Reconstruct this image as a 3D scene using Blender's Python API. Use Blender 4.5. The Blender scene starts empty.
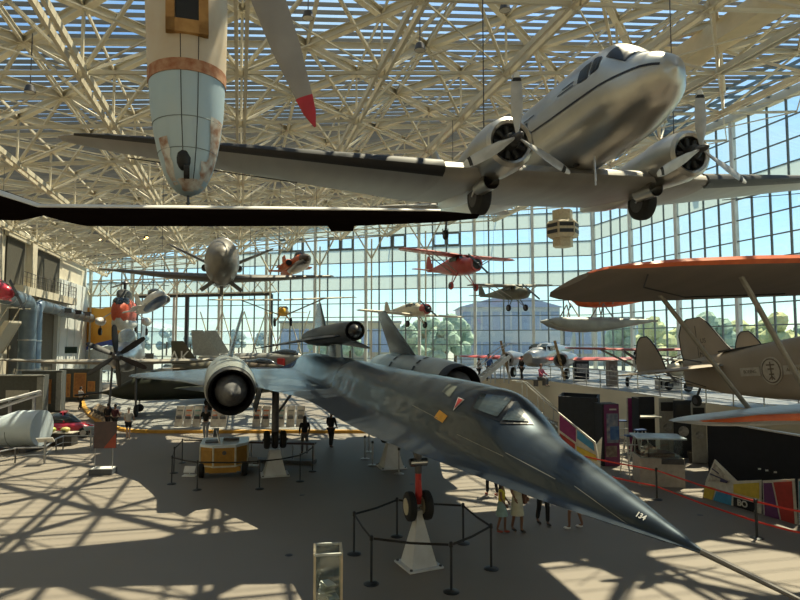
import bpy, bmesh, math, random
from mathutils import Vector, Matrix, Euler
random.seed(7)
PI = math.pi
sc = bpy.context.scene
COL = sc.collection
V = Vector

# ---------------------------------------------------------------- camera
CAM_H = 5.2
PITCH = math.atan(40 / 600)
FPX = 600.0
cam_d = bpy.data.cameras.new('camera')
cam = bpy.data.objects.new('camera', cam_d)
COL.objects.link(cam)
cam.location = (0, 0, CAM_H)
cam.rotation_euler = (PI / 2 + PITCH, 0, 0)
cam_d.sensor_width = 36
cam_d.lens = 36 * FPX / 800
cam_d.clip_start = 0.05
cam_d.clip_end = 3000
sc.camera = cam
sc.view_settings.view_transform = 'Standard'
sc.view_settings.look = 'None'
sc.view_settings.gamma = 1
sc.view_settings.exposure = 0.2
sc.cycles.use_denoising = True
sc.cycles.max_bounces = 7
sc.cycles.diffuse_bounces = 4
sc.cycles.glossy_bounces = 3
sc.cycles.transmission_bounces = 4
sc.cycles.transparent_max_bounces = 16
sc.cycles.caustics_reflective = False
sc.cycles.caustics_refractive = False
sc.cycles.sample_clamp_indirect = 6


def ray(px, py):
    a = (px - 400) / FPX
    b = (300 - py) / FPX
    c, s = math.cos(PITCH), math.sin(PITCH)
    return V((a, c - b * s, s + b * c))


def P(px, py, Y):
    "real point at distance Y seen at a pixel"
    d = ray(px, py)
    return d * (Y / d.y) + V((0, 0, CAM_H))


def PG(px, py, z=0.0):
    "real point at height z seen at a pixel"
    d = ray(px, py)
    return d * ((z - CAM_H) / d.z) + V((0, 0, CAM_H))


# ---------------------------------------------------------------- materials
MATS = {}


def mat(name, col, rough=0.5, metal=0.0, col2=None, scale=6.0, amt=0.5, bump=0.0, emit=0.0, stretch=None, detail=4, coat=0.0, spec=0.5):
    if name in MATS:
        return MATS[name]
    m = bpy.data.materials.new(name)
    m.use_nodes = True
    nt = m.node_tree
    b = nt.nodes['Principled BSDF']
    c = tuple(col) + (1,) if len(col) == 3 else col
    b.inputs['Base Color'].default_value = c
    b.inputs['Roughness'].default_value = rough
    b.inputs['Metallic'].default_value = metal
    b.inputs['Coat Weight'].default_value = coat
    b.inputs['Specular IOR Level'].default_value = spec
    if emit:
        b.inputs['Emission Color'].default_value = c
        b.inputs['Emission Strength'].default_value = emit
    tc = nt.nodes.new('ShaderNodeTexCoord')
    mp = nt.nodes.new('ShaderNodeMapping')
    nt.links.new(tc.outputs['Object'], mp.inputs[0])
    if stretch:
        mp.inputs['Scale'].default_value = stretch
    n = nt.nodes.new('ShaderNodeTexNoise')
    n.inputs['Scale'].default_value = scale
    n.inputs['Detail'].default_value = detail
    nt.links.new(mp.outputs[0], n.inputs['Vector'])
    if col2 is None:
        col2 = tuple(x * 0.8 for x in col[:3])
    r = nt.nodes.new('ShaderNodeValToRGB')
    r.color_ramp.elements[0].position = 0.5 - amt * 0.3
    r.color_ramp.elements[0].color = tuple(col2[:3]) + (1,)
    r.color_ramp.elements[1].position = 0.5 + amt * 0.3
    r.color_ramp.elements[1].color = c
    nt.links.new(n.outputs['Fac'], r.inputs[0])
    nt.links.new(r.outputs[0], b.inputs['Base Color'])
    if bump:
        bp = nt.nodes.new('ShaderNodeBump')
        bp.inputs['Strength'].default_value = bump
        bp.inputs['Distance'].default_value = 0.02
        nt.links.new(n.outputs['Fac'], bp.inputs['Height'])
        nt.links.new(bp.outputs[0], b.inputs['Normal'])
    MATS[name] = m
    return m


def glass_mat(name, tint, gloss=0.08, rough=0.02):
    m = bpy.data.materials.new(name)
    m.use_nodes = True
    nt = m.node_tree
    nt.nodes.clear()
    o = nt.nodes.new('ShaderNodeOutputMaterial')
    t = nt.nodes.new('ShaderNodeBsdfTransparent')
    t.inputs[0].default_value = tuple(tint) + (1,)
    g = nt.nodes.new('ShaderNodeBsdfGlossy')
    g.inputs['Roughness'].default_value = rough
    mx = nt.nodes.new('ShaderNodeMixShader')
    mx.inputs[0].default_value = gloss
    nt.links.new(t.outputs[0], mx.inputs[1])
    nt.links.new(g.outputs[0], mx.inputs[2])
    nt.links.new(mx.outputs[0], o.inputs[0])
    MATS[name] = m
    return m


beige = mat('painted_steel_cream', (0.62, 0.57, 0.45), 0.55, scale=1.2, col2=(0.54, 0.49, 0.38))
wallm = mat('cream_wall_paint', (0.62, 0.57, 0.46), 0.8, scale=0.6, col2=(0.55, 0.50, 0.40))
whitepanel = mat('pale_wall_panel', (0.72, 0.74, 0.72), 0.6, scale=0.5, col2=(0.62, 0.66, 0.66))
black = mat('black_paint', (0.012, 0.012, 0.014), 0.45)
blackmat = mat('matte_black_cloth', (0.010, 0.011, 0.015), 0.9)
rubber = mat('black_rubber', (0.015, 0.015, 0.016), 0.8)
white = mat('white_paint', (0.75, 0.75, 0.73), 0.5, scale=2)
steel = mat('brushed_steel', (0.55, 0.55, 0.56), 0.35, 0.9, scale=8)
darksteel = mat('dark_steel', (0.10, 0.10, 0.11), 0.45, 0.7, scale=8)
mullion = mat('grey_mullion_paint', (0.16, 0.20, 0.22), 0.5, scale=2)
red = mat('red_paint', (0.50, 0.03, 0.03), 0.4)
orange = mat('orange_paint', (0.62, 0.13, 0.03), 0.45, scale=3, col2=(0.45, 0.08, 0.02))
yellow = mat('yellow_paint', (0.75, 0.42, 0.03), 0.45, scale=3, col2=(0.62, 0.32, 0.02))
glass = glass_mat('window_glass', (0.90, 0.96, 0.98), 0.06)
clearglass = glass_mat('clear_acrylic', (0.86, 0.90, 0.88), 0.10)


# ---------------------------------------------------------------- mesh helper
class MB:
    def __init__(s):
        s.v = []
        s.f = []
        s.m = []
        s.cur = 0

    def add(s, vs, fs):
        o = len(s.v)
        s.v += [tuple(p) for p in vs]
        s.f += [tuple(i + o for i in f) for f in fs]
        s.m += [s.cur] * len(fs)
        return s

    def box(s, c, d, rot=None, M=None):
        c = V(c)
        x, y, z = d[0] / 2, d[1] / 2, d[2] / 2
        vs = [V((i * x, j * y, k * z)) for i in (-1, 1) for j in (-1, 1) for k in (-1, 1)]
        if rot is not None:
            E = Euler(rot).to_matrix()
            vs = [E @ p for p in vs]
        vs = [p + c for p in vs]
        if M:
            vs = [M @ p for p in vs]
        return s.add(vs, [(0, 1, 3, 2), (4, 6, 7, 5), (0, 4, 5, 1), (2, 3, 7, 6), (0, 2, 6, 4), (1, 5, 7, 3)])

    def beam(s, a, b, w, h, up=V((0, 0, 1))):
        "rectangular bar from a to b"
        a, b = V(a), V(b)
        d = (b - a)
        if d.length < 1e-6:
            return s
        d.normalize()
        up = V(up)
        x = d.cross(up)
        if x.length < 1e-4:
            x = d.cross(V((1, 0, 0)))
        x.normalize()
        y = x.cross(d)
        vs = []
        for q in (a, b):
            for i, j in ((-1, -1), (1, -1), (1, 1), (-1, 1)):
                vs.append(q + x * (w / 2 * i) + y * (h / 2 * j))
        return s.add(vs, [(3, 2, 1, 0), (4, 5, 6, 7), (0, 1, 5, 4), (1, 2, 6, 5), (2, 3, 7, 6), (3, 0, 4, 7)])

    def ibeam(s, a, b, w, h, up=V((0, 0, 1))):
        a, b = V(a), V(b)
        d = (b - a).normalized()
        x = d.cross(V(up))
        if x.length < 1e-4:
            x = d.cross(V((1, 0, 0)))
        x.normalize()
        y = x.cross(d)
        t = 0.03
        s.beam(a + y * (h / 2), b + y * (h / 2), w, t, up)
        s.beam(a - y * (h / 2), b - y * (h / 2), w, t, up)
        s.beam(a, b, t, h, up)
        return s

    def tube(s, pts, r, n=8, cap=True, r2=None):
        "tube through points; r may be a list"
        pts = [V(p) for p in pts]
        rs = r if isinstance(r, (list, tuple)) else [r] * len(pts)
        if r2 is not None:
            rs = [r, r2]
        vs = []
        ref = None
        for i, p in enumerate(pts):
            if i == 0:
                d = pts[1] - pts[0]
            elif i == len(pts) - 1:
                d = pts[-1] - pts[-2]
            else:
                d = (pts[i + 1] - pts[i]).normalized() + (pts[i] - pts[i - 1]).normalized()
            if d.length < 1e-9:
                d = V((0, 0, 1))
            d.normalize()
            if ref is None:
                ref = d.cross(V((0, 0, 1)))
                if ref.length < 1e-3:
                    ref = d.cross(V((1, 0, 0)))
            x = (ref - d * ref.dot(d)).normalized()
            ref = x
            y = d.cross(x)
            for k in range(n):
                t = 2 * PI * k / n
                vs.append(p + (x * math.cos(t) + y * math.sin(t)) * rs[i])
        fs = []
        for i in range(len(pts) - 1):
            for k in range(n):
                a = i * n + k
                b = i * n + (k + 1) % n
                fs.append((a, b, b + n, a + n))
        if cap:
            fs.append(tuple(range(n))[::-1])
            fs.append(tuple((len(pts) - 1) * n + k for k in range(n)))
        return s.add(vs, fs)

    def loft(s, rings, cap0=True, cap1=True, closed=True):
        n = len(rings[0])
        vs = [p for r in rings for p in r]
        fs = []
        for i in range(len(rings) - 1):
            for k in range(n if closed else n - 1):
                a = i * n + k
                b = i * n + (k + 1) % n
                fs.append((a, b, b + n, a + n))
        if cap0:
            fs.append(tuple(range(n))[::-1])
        if cap1:
            fs.append(tuple((len(rings) - 1) * n + k for k in range(n)))
        return s.add(vs, fs)

    def lathe(s, prof, c=(0, 0, 0), axis='z', n=20, cap=True):
        "prof: (along, radius) list"
        c = V(c)
        rings = []
        for h, r in prof:
            ring = []
            for k in range(n):
                t = 2 * PI * k / n
                u, w = math.cos(t) * r, math.sin(t) * r
                if axis == 'z':
                    q = V((u, w, h))
                elif axis == 'x':
                    q = V((h, u, w))
                else:
                    q = V((w, h, u))
                ring.append(c + q)
            rings.append(ring)
        return s.loft(rings, cap, cap)

    def prism(s, poly, off):
        "poly: list of 3D points; off: extrusion vector"
        off = V(off)
        poly = [V(p) for p in poly]
        n = len(poly)
        vs = poly + [p + off for p in poly]
        fs = [tuple(range(n))[::-1], tuple(range(n, 2 * n))]
        for k in range(n):
            fs.append((k, (k + 1) % n, (k + 1) % n + n, k + n))
        return s.add(vs, fs)

    def ball(s, c, r, n=12, m=8, sq=(1, 1, 1)):
        c = V(c)
        rings = []
        for i in range(m + 1):
            p = -PI / 2 + PI * i / m
            rr = max(math.cos(p), 0.02)
            rings.append([c + V((rr * math.cos(2 * PI * k / n) * r * sq[0], rr * math.sin(2 * PI * k / n) * r * sq[1], math.sin(p) * r * sq[2])) for k in range(n)])
        return s.loft(rings)

    def torus(s, c, R, r, axis='y', n=24, m=8):
        pts = []
        c = V(c)
        vs = []
        fs = []
        for i in range(n):
            t = 2 * PI * i / n
            for k in range(m):
                q = 2 * PI * k / m
                rr = R + r * math.cos(q)
                a, b, h = rr * math.cos(t), rr * math.sin(t), r * math.sin(q)
                vs.append(c + (V((a, h, b)) if axis == 'y' else V((a, b, h)) if axis == 'z' else V((h, a, b))))
        for i in range(n):
            for k in range(m):
                fs.append((i * m + k, i * m + (k + 1) % m, ((i + 1) % n) * m + (k + 1) % m, ((i + 1) % n) * m + k))
        return s.add(vs, fs)

    def build(s, name, mats, parent=None, smooth=False, angle=40):
        me = bpy.data.meshes.new(name)
        me.from_pydata(s.v, [], s.f)
        if not isinstance(mats, (list, tuple)):
            mats = [mats]
        for m in mats:
            me.materials.append(m)
        if len(mats) > 1:
            me.polygons.foreach_set('material_index', s.m)
        me.update()
        bm = bmesh.new()
        bm.from_mesh(me)
        bmesh.ops.recalc_face_normals(bm, faces=bm.faces)
        if smooth:
            for f in bm.faces:
                f.smooth = True
            ca = math.radians(angle)
            for e in bm.edges:
                if len(e.link_faces) == 2 and e.calc_face_angle(0) > ca:
                    e.smooth = False
        bm.to_mesh(me)
        bm.free()
        o = bpy.data.objects.new(name, me)
        COL.objects.link(o)
        if parent is not None:
            o.parent = parent
        return o


def thing(name, label, cat, loc=(0, 0, 0), rot=(0, 0, 0), group=None):
    o = bpy.data.objects.new(name, None)
    o.empty_display_size = 0.2
    COL.objects.link(o)
    o.location = loc
    o.rotation_euler = rot
    o['label'] = label
    o['category'] = cat
    if group:
        o['group'] = group
    return o


def tag(o, label, cat, group=None):
    o['label'] = label
    o['category'] = cat
    if group:
        o['group'] = group
    return o


def struct(o):
    o['kind'] = 'structure'
    return o


def dup(root, loc=None, rot=None, label=None, group=None):
    r = root.copy()
    COL.objects.link(r)
    if loc is not None:
        r.location = loc
    if rot is not None:
        r.rotation_euler = rot
    if label:
        r['label'] = label
    if group:
        r['group'] = group
    for ch in list(root.children):
        c = ch.copy()
        COL.objects.link(c)
        c.parent = r
        for g in list(ch.children):
            d = g.copy()
            COL.objects.link(d)
            d.parent = c
    return r


def text(s, name, m, size, parent, M, depth=0.004, align='CENTER', sx=1.0, bold=0.0):
    cu = bpy.data.curves.new(name, 'FONT')
    cu.body = s
    cu.size = size
    cu.extrude = depth
    cu.offset = bold
    cu.align_x = align
    cu.align_y = 'CENTER'
    o = bpy.data.objects.new(name, cu)
    COL.objects.link(o)
    bpy.context.view_layer.update()
    dg = bpy.context.evaluated_depsgraph_get()
    me = bpy.data.meshes.new_from_object(o.evaluated_get(dg))
    bpy.data.objects.remove(o)
    me.materials.clear()
    me.materials.append(m)
    me.transform(Matrix.Diagonal((sx, 1, 1, 1)))
    me.transform(M)
    q = bpy.data.objects.new(name, me)
    COL.objects.link(q)
    q.parent = parent
    return q


def frameM(o, x, y):
    "matrix with origin o, local x and y axes"
    x = V(x).normalized()
    y = V(y)
    z = x.cross(y).normalized()
    y = z.cross(x)
    M = Matrix.Identity(4)
    for i in range(3):
        M[i][0], M[i][1], M[i][2], M[i][3] = x[i], y[i], z[i], o[i]
    return M


def naca(c, t, n=7):
    "closed aerofoil outline: list of (x,z) for chord c, thickness ratio t"
    xs = [0.5 * (1 - math.cos(PI * i / n)) for i in range(n + 1)]
    f = lambda x: 5 * t * (0.2969 * math.sqrt(x) - 0.126 * x - 0.3516 * x * x + 0.2843 * x ** 3 - 0.1036 * x ** 4)
    up = [(x * c, f(x) * c * 1.15 + 0.002) for x in xs]
    lo = [(x * c, -f(x) * c * 0.85 - 0.002) for x in xs[1:-1]]
    return up + [(c, -0.004)] + lo[::-1]


def wing_mb(mb, st, t=0.12, n=7, vertical=False):
    "st: list of (span, xle, chord, z[, t]); lofted along y (or z when vertical, z entry = y)"
    rings = []
    for q in st:
        y, xl, c, z = q[:4]
        tt = q[4] if len(q) > 4 else t
        if vertical:
            rings.append([V((xl + a, z + b, y)) for a, b in naca(c, tt, n)])
        else:
            rings.append([V((xl + a, y, z + b)) for a, b in naca(c, tt, n)])
    return mb.loft(rings)


def ringE(x, w, top, bot, n=24, e=2.0, yc=0):
    "fuselage cross-section at x; half width w, z top, z bot, superellipse e"
    zc, h = (top + bot) / 2, (top - bot) / 2
    r = []
    for k in range(n):
        t = 2 * PI * k / n
        c, s_ = math.cos(t), math.sin(t)
        r.append(V((x, yc + w * math.copysign(abs(c) ** (2 / e), c), zc + h * math.copysign(abs(s_) ** (2 / e), s_))))
    return r


def interp(tab, x):
    if x <= tab[0][0]:
        return tab[0][1:]
    for a, b in zip(tab, tab[1:]):
        if x <= b[0]:
            t = (x - a[0]) / (b[0] - a[0])
            return tuple(p + (q - p) * t for p, q in zip(a[1:], b[1:]))
    return tab[-1][1:]


def fuse_mb(mb, tab, n=24, e=2.0, sub=3, smoothen=True):
    "tab rows (x, w, top, bot); Catmull-Rom interpolated"
    rows = []
    k = len(tab)
    for i in range(k - 1):
        p0 = tab[max(i - 1, 0)]
        p1 = tab[i]
        p2 = tab[i + 1]
        p3 = tab[min(i + 2, k - 1)]
        for j in range(sub):
            t = j / sub
            row = []
            for a, b, c, d in zip(p0, p1, p2, p3):
                row.append(0.5 * (2 * b + (c - a) * t + (2 * a - 5 * b + 4 * c - d) * t * t + (-a + 3 * b - 3 * c + d) * t ** 3))
            row[0] = p1[0] + (p2[0] - p1[0]) * t
            row[1] = max(row[1], 0.005)
            rows.append(row)
    rows.append(list(tab[-1]))
    mb.loft([ringE(r[0], r[1], r[2], r[3], n, e) for r in rows])
    return mb


def dirrot(yaw_deg, pitch_deg=0, roll_deg=0):
    "local x = aft, y = starboard; matches Rz*Ry*Rx"
    return (math.radians(roll_deg), math.radians(pitch_deg), math.radians(yaw_deg))
# ---------------------------------------------------------------- world and sun
w = bpy.data.worlds.new('sky')
sc.world = w
w.use_nodes = True
nt = w.node_tree
bg = nt.nodes['Background']
sky = nt.nodes.new('ShaderNodeTexSky')
sky.sky_type = 'NISHITA'
sky.sun_disc = False
sky.sun_elevation = math.radians(48)
sky.sun_rotation = math.radians(20)
sky.air_density = 1.0
sky.dust_density = 0.3
sky.ozone_density = 1.5
tc = nt.nodes.new('ShaderNodeTexCoord')
nz = nt.nodes.new('ShaderNodeTexNoise')
nz.inputs['Scale'].default_value = 4
nz.inputs['Detail'].default_value = 6
mp = nt.nodes.new('ShaderNodeMapping')
mp.inputs['Scale'].default_value = (1, 1, 1.6)
nt.links.new(tc.outputs['Generated'], mp.inputs[0])
nt.links.new(mp.outputs[0], nz.inputs['Vector'])
cr = nt.nodes.new('ShaderNodeValToRGB')
cr.color_ramp.elements[0].position = 0.36
cr.color_ramp.elements[1].position = 0.62
cr.color_ramp.elements[1].color = (0.7, 0.7, 0.7, 1)
nt.links.new(nz.outputs['Fac'], cr.inputs[0])
mx = nt.nodes.new('ShaderNodeMix')
mx.data_type = 'RGBA'
nt.links.new(cr.outputs[0], mx.inputs[0])
nt.links.new(sky.outputs[0], mx.inputs[6])
mx.inputs[7].default_value = (6.0, 6.2, 6.4, 1)
tm = nt.nodes.new('ShaderNodeMix')
tm.data_type = 'RGBA'
tm.blend_type = 'MULTIPLY'
tm.inputs[0].default_value = 1.0
tm.inputs[7].default_value = (0.84, 1.02, 1.0, 1)
nt.links.new(mx.outputs[2], tm.inputs[6])
nt.links.new(tm.outputs[2], bg.inputs['Color'])
bg.inputs['Strength'].default_value = SKY_STRENGTH = 0.15

sun_d = bpy.data.lights.new('sun', 'SUN')
sun_d.energy = 11
sun_d.angle = math.radians(0.6)
sun_d.color = (1.0, 0.82, 0.52)
sun = bpy.data.objects.new('sun', sun_d)
COL.objects.link(sun)
SUN_EL, SUN_AZ = math.radians(66.4), math.radians(42)   # azimuth measured from +Y towards +X: where the sun stands
sd = V((math.sin(SUN_AZ) * math.cos(SUN_EL), math.cos(SUN_AZ) * math.cos(SUN_EL), math.sin(SUN_EL)))
sun.rotation_euler = sd.to_track_quat('Z', 'Y').to_euler()

# ---------------------------------------------------------------- the building frame
UA = V((-0.258, 0.966, 0)).normalized()      # along the gallery, away from the camera
RA = V((UA.y, -UA.x, 0))                      # across, to the right
CORNER = V((19.8, 61, 0))
WA = V((-1, 0.25, 0)).normalized()            # far wall, from the corner to the left
FARLEN = 61.4
C_L, C_R = -18.9, CORNER.dot(RA)


def A(c, a, z=0.0):
    return RA * c + UA * a + V((0, 0, z))


def zroof(c):
    return 21.6 + 0.117 * (c - C_R)


def a_far(c):
    "axial position of the far wall at cross position c"
    t = (c - CORNER.dot(RA)) / WA.dot(RA)
    return CORNER.dot(UA) + WA.dot(UA) * t


floorm = mat('museum_floor_concrete', (0.205, 0.178, 0.148), 0.62, scale=0.35, col2=(0.17, 0.148, 0.125), amt=1.2)
A_NEAR = -12.0
fl = MB()
fp = [A(C_L, A_NEAR), A(C_R, A_NEAR), A(C_R, a_far(C_R)), A(C_L, a_far(C_L))]
fl.prism([p - V((0, 0, 0.2)) for p in fp], (0, 0, 0.2))
struct(fl.build('floor', floorm))
tarmac = mat('outdoor_tarmac', (0.30, 0.32, 0.33), 0.9, scale=0.05, col2=(0.22, 0.25, 0.22))
g = MB()
g.prism([V((-900, -300, -0.5)), V((900, -300, -0.5)), V((900, 1500, -0.5)), V((-900, 1500, -0.5))], (0, 0, 0.25))
struct(g.build('ground', tarmac))

# far glass wall, bays of four panels
PW = 1.52
ROW0 = 16.9 - 11 * 1.525
frit = glass_mat('fritted_glass', (0.42, 0.44, 0.45), 0.05, 0.3)
_nt = frit.node_tree
_d = _nt.nodes.new('ShaderNodeBsdfTranslucent')
_d.inputs[0].default_value = (0.74, 0.88, 0.92, 1)
_m2 = _nt.nodes.new('ShaderNodeMixShader')
_m2.inputs[0].default_value = 0.45
_old = [l for l in _nt.links if l.to_node.type == 'OUTPUT_MATERIAL'][0].from_socket
_out = [n for n in _nt.nodes if n.type == 'OUTPUT_MATERIAL'][0]
_nt.links.new(_old, _m2.inputs[1])
_nt.links.new(_d.outputs[0], _m2.inputs[2])
_nt.links.new(_m2.outputs[0], _out.inputs[0])
colm = mat('pale_steel_column', (0.68, 0.70, 0.68), 0.5, scale=1)


def glass_wall(org, dr, L, topfn, n0, fritrows, side, colevery=4, zmin=0.0, wincols=()):
    "glazed wall made of bays"
    nb = int(math.ceil(L / (PW * colevery)))
    nrm = V((-dr.y, dr.x, 0))
    idx = n0
    for b in range(nb):
        s0 = b * PW * colevery
        s1 = min(L, s0 + PW * colevery)
        root = thing('window_%d' % idx, 'x', 'x', org + dr * s0)
        for k in ('label', 'category'):
            del root[k]
        root['kind'] = 'structure'
        fr, gl, fg, cm = MB(), MB(), MB(), MB()
        o = dr * 0
        t0, t1 = topfn(org + dr * s0), topfn(org + dr * s1)
        k = 0
        s = 0
        while s < s1 - s0 - 0.3:
            h = topfn(org + dr * (s0 + s)) - 0.2
            if k == 0:
                cm.beam(o + dr * s, o + dr * s + V((0, 0, h)), 0.34, 0.30, dr)
            else:
                fr.beam(o + dr * s, o + dr * s + V((0, 0, h)), 0.085, 0.15, dr)
            s += PW
            k += 1
        r = ROW0
        rows = []
        while r < max(t0, t1):
            rows.append(r)
            r += 1.525
        for i, z in enumerate(rows):
            if z < 0.1:
                continue
            # clip to the sloping top
            e0, e1 = 0.0, s1 - s0
            if z > t0 - 0.2 and z > t1 - 0.2:
                continue
            if z > t0 - 0.2:
                e0 = (z - t0 + 0.2) / (t1 - t0) * e1
            if z > t1 - 0.2:
                e1 = e1 * (t0 - 0.2 - z) / (t0 - t1)
            fr.beam(o + dr * e0 + V((0, 0, z)), o + dr * e1 + V((0, 0, z)), 0.10, 0.085)
        # glass rows
        zs = [0.0] + [z for z in rows if z > 0.1] + [99]
        for i in range(len(zs) - 1):
            z0, z1 = zs[i], zs[i + 1]
            a1 = min(z1, t0 - 0.1)
            b1 = min(z1, t1 - 0.1)
            if a1 <= z0 and b1 <= z0:
                continue
            a1, b1 = max(a1, z0), max(b1, z0)
            L1 = dr * (s1 - s0)
            q = [V((0, 0, z0)), L1 + V((0, 0, z0)), L1 + V((0, 0, b1)), V((0, 0, a1))]
            tgt = fg if i in fritrows else gl
            tgt.prism(q, nrm * 0.03)
        if b in wincols:
            zt = ROW0 + 1.525 * 10
            for q in (1, 2):
                x0, x1 = dr * (PW * q + 0.12), dr * (PW * (q + 1) - 0.12)
                za, zb = zt + 0.12, zt + 1.4
                f2 = MB()
                for u, v_ in (((x0, za), (x1, za)), ((x1, za), (x1, zb)), ((x1, zb), (x0, zb)), ((x0, zb), (x0, za))):
                    f2.beam(u[0] + V((0, 0, u[1])), v_[0] + V((0, 0, v_[1])), 0.16, 0.2, nrm)
                f2.build('opening_sash', mullion, root)
        fr.build('window_frame', mullion, root)
        cm.build('column', colm, root)
        gl.build('pane', glass, root)
        if fg.v:
            fg.build('fritted_pane', frit, root)
        idx += 1
    return idx


def top_at(p):
    return zroof(p.dot(RA))


nxt = glass_wall(CORNER, WA, FARLEN, top_at, 1, (8, 10, 12, 14), 'far', wincols=(2, 3, 4, 5))
RDIR = -UA
nxt = glass_wall(CORNER, RDIR, 62, top_at, nxt, (7, 11), 'right')

# left wall of cream panels, back wall behind the camera, roof edge beams
wl = MB()
wt = 0.4
wl.prism([A(C_L - wt, A_NEAR), A(C_L, A_NEAR), A(C_L, a_far(C_L)), A(C_L - wt, a_far(C_L))], (0, 0, 15.0))
struct(wl.build('wall_left', wallm))
wb = MB()
wb.prism([A(C_L, A_NEAR - 0.4), A(C_R, A_NEAR - 0.4), A(C_R, A_NEAR), A(C_L, A_NEAR)], (0, 0, 15.0))
struct(wb.build('wall_near', wallm))
# pale panelled end of the left wall
wp = MB()
wp.beam(A(C_L + 0.25, 70, 0) + V((0, 0, 5.9)), A(C_L + 0.25, a_far(C_L) - 0.2, 5.9), 0.5, 11.6)
for i in range(5):
    wp.beam(A(C_L + 0.52, 70.5 + i * 3.0, 0.2), A(C_L + 0.52, 70.5 + i * 3.0, 11.6), 0.12, 0.06, UA)
struct(wp.build('trim_1', whitepanel))

# ---------------------------------------------------------------- roof: louvres, glass, space frame
louv = mat('roof_louvre_paint', (0.17, 0.14, 0.10), 0.7, scale=1, col2=(0.13, 0.11, 0.08))
A_ROOF0 = -12.0
ce = MB()
pitch = 0.56
n = int((90 - A_ROOF0) / pitch)
C_LOUV = C_R - 5.2
UP_L = (UA * math.cos(math.radians(74)) + V((0, 0, math.sin(math.radians(74))))).normalized()
for i in range(n):
    a = A_ROOF0 + i * pitch
    c0, c1 = C_L, C_LOUV
    # the far wall is slanted: cut louvres at it
    if a > a_far(c1):
        t = (a - CORNER.dot(UA)) / WA.dot(UA)
        c1 = min(c1, CORNER.dot(RA) + WA.dot(RA) * t)
    if c1 <= c0 + 0.5:
        continue
    p, q = A(c0, a, zroof(c0) + 0.15), A(c1, a, zroof(c1) + 0.15)
    ce.beam(p, q, 0.03, 0.20, UP_L)
struct(ce.build('ceiling', louv))
rg = MB()
gz = 0.45
rp = [A(C_L, A_ROOF0, zroof(C_L) + gz), A(C_R, A_ROOF0, zroof(C_R) + gz), A(C_R, a_far(C_R), zroof(C_R) + gz), A(C_L, a_far(C_L), zroof(C_L) + gz)]
rg.prism(rp, (0, 0, 0.04))
roofglass = glass_mat('roof_glass', (0.90, 0.95, 1.0), 0.03)
struct(rg.build('window_roof', roofglass))
# glazing bars of the louvre-free strip along the right wall
st = MB()
for k in range(5):
    c = C_LOUV + 0.1 + k * 1.3
    st.beam(A(c, A_ROOF0, zroof(c) + 0.2), A(c, a_far(min(c, C_R)), zroof(c) + 0.2), 0.10, 0.2)
i = 0
a = A_ROOF0
while a < a_far(C_R):
    st.beam(A(C_LOUV, a, zroof(C_LOUV) + 0.2), A(C_R, a, zroof(C_R) + 0.2), 0.12, 0.2)
    a += PW
struct(st.build('trim_2', mullion))
# edge beams
eb = MB()
for c, w_ in ((C_R, 0.5), (C_L, 0.8)):
    eb.beam(A(c, A_ROOF0, zroof(c) - 0.1), A(c, a_far(c), zroof(c) - 0.1), w_, 0.55)
eb.beam(CORNER + V((0, 0, zroof(C_R) - 0.1)), CORNER + WA * FARLEN + V((0, 0, zroof(C_L) - 0.1)), 0.4, 0.5)
struct(eb.build('trim_3', beige))
# box girder
bg_ = MB()
cg = 20.8
bg_.beam(A(cg, A_ROOF0, zroof(cg) - 1.0), A(cg, a_far(cg), zroof(cg) - 1.0), 1.1, 0.9)
struct(bg_.build('trim_4', mat('girder_paint', (0.60, 0.50, 0.33), 0.55, scale=1.0, col2=(0.50, 0.41, 0.26))))
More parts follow.
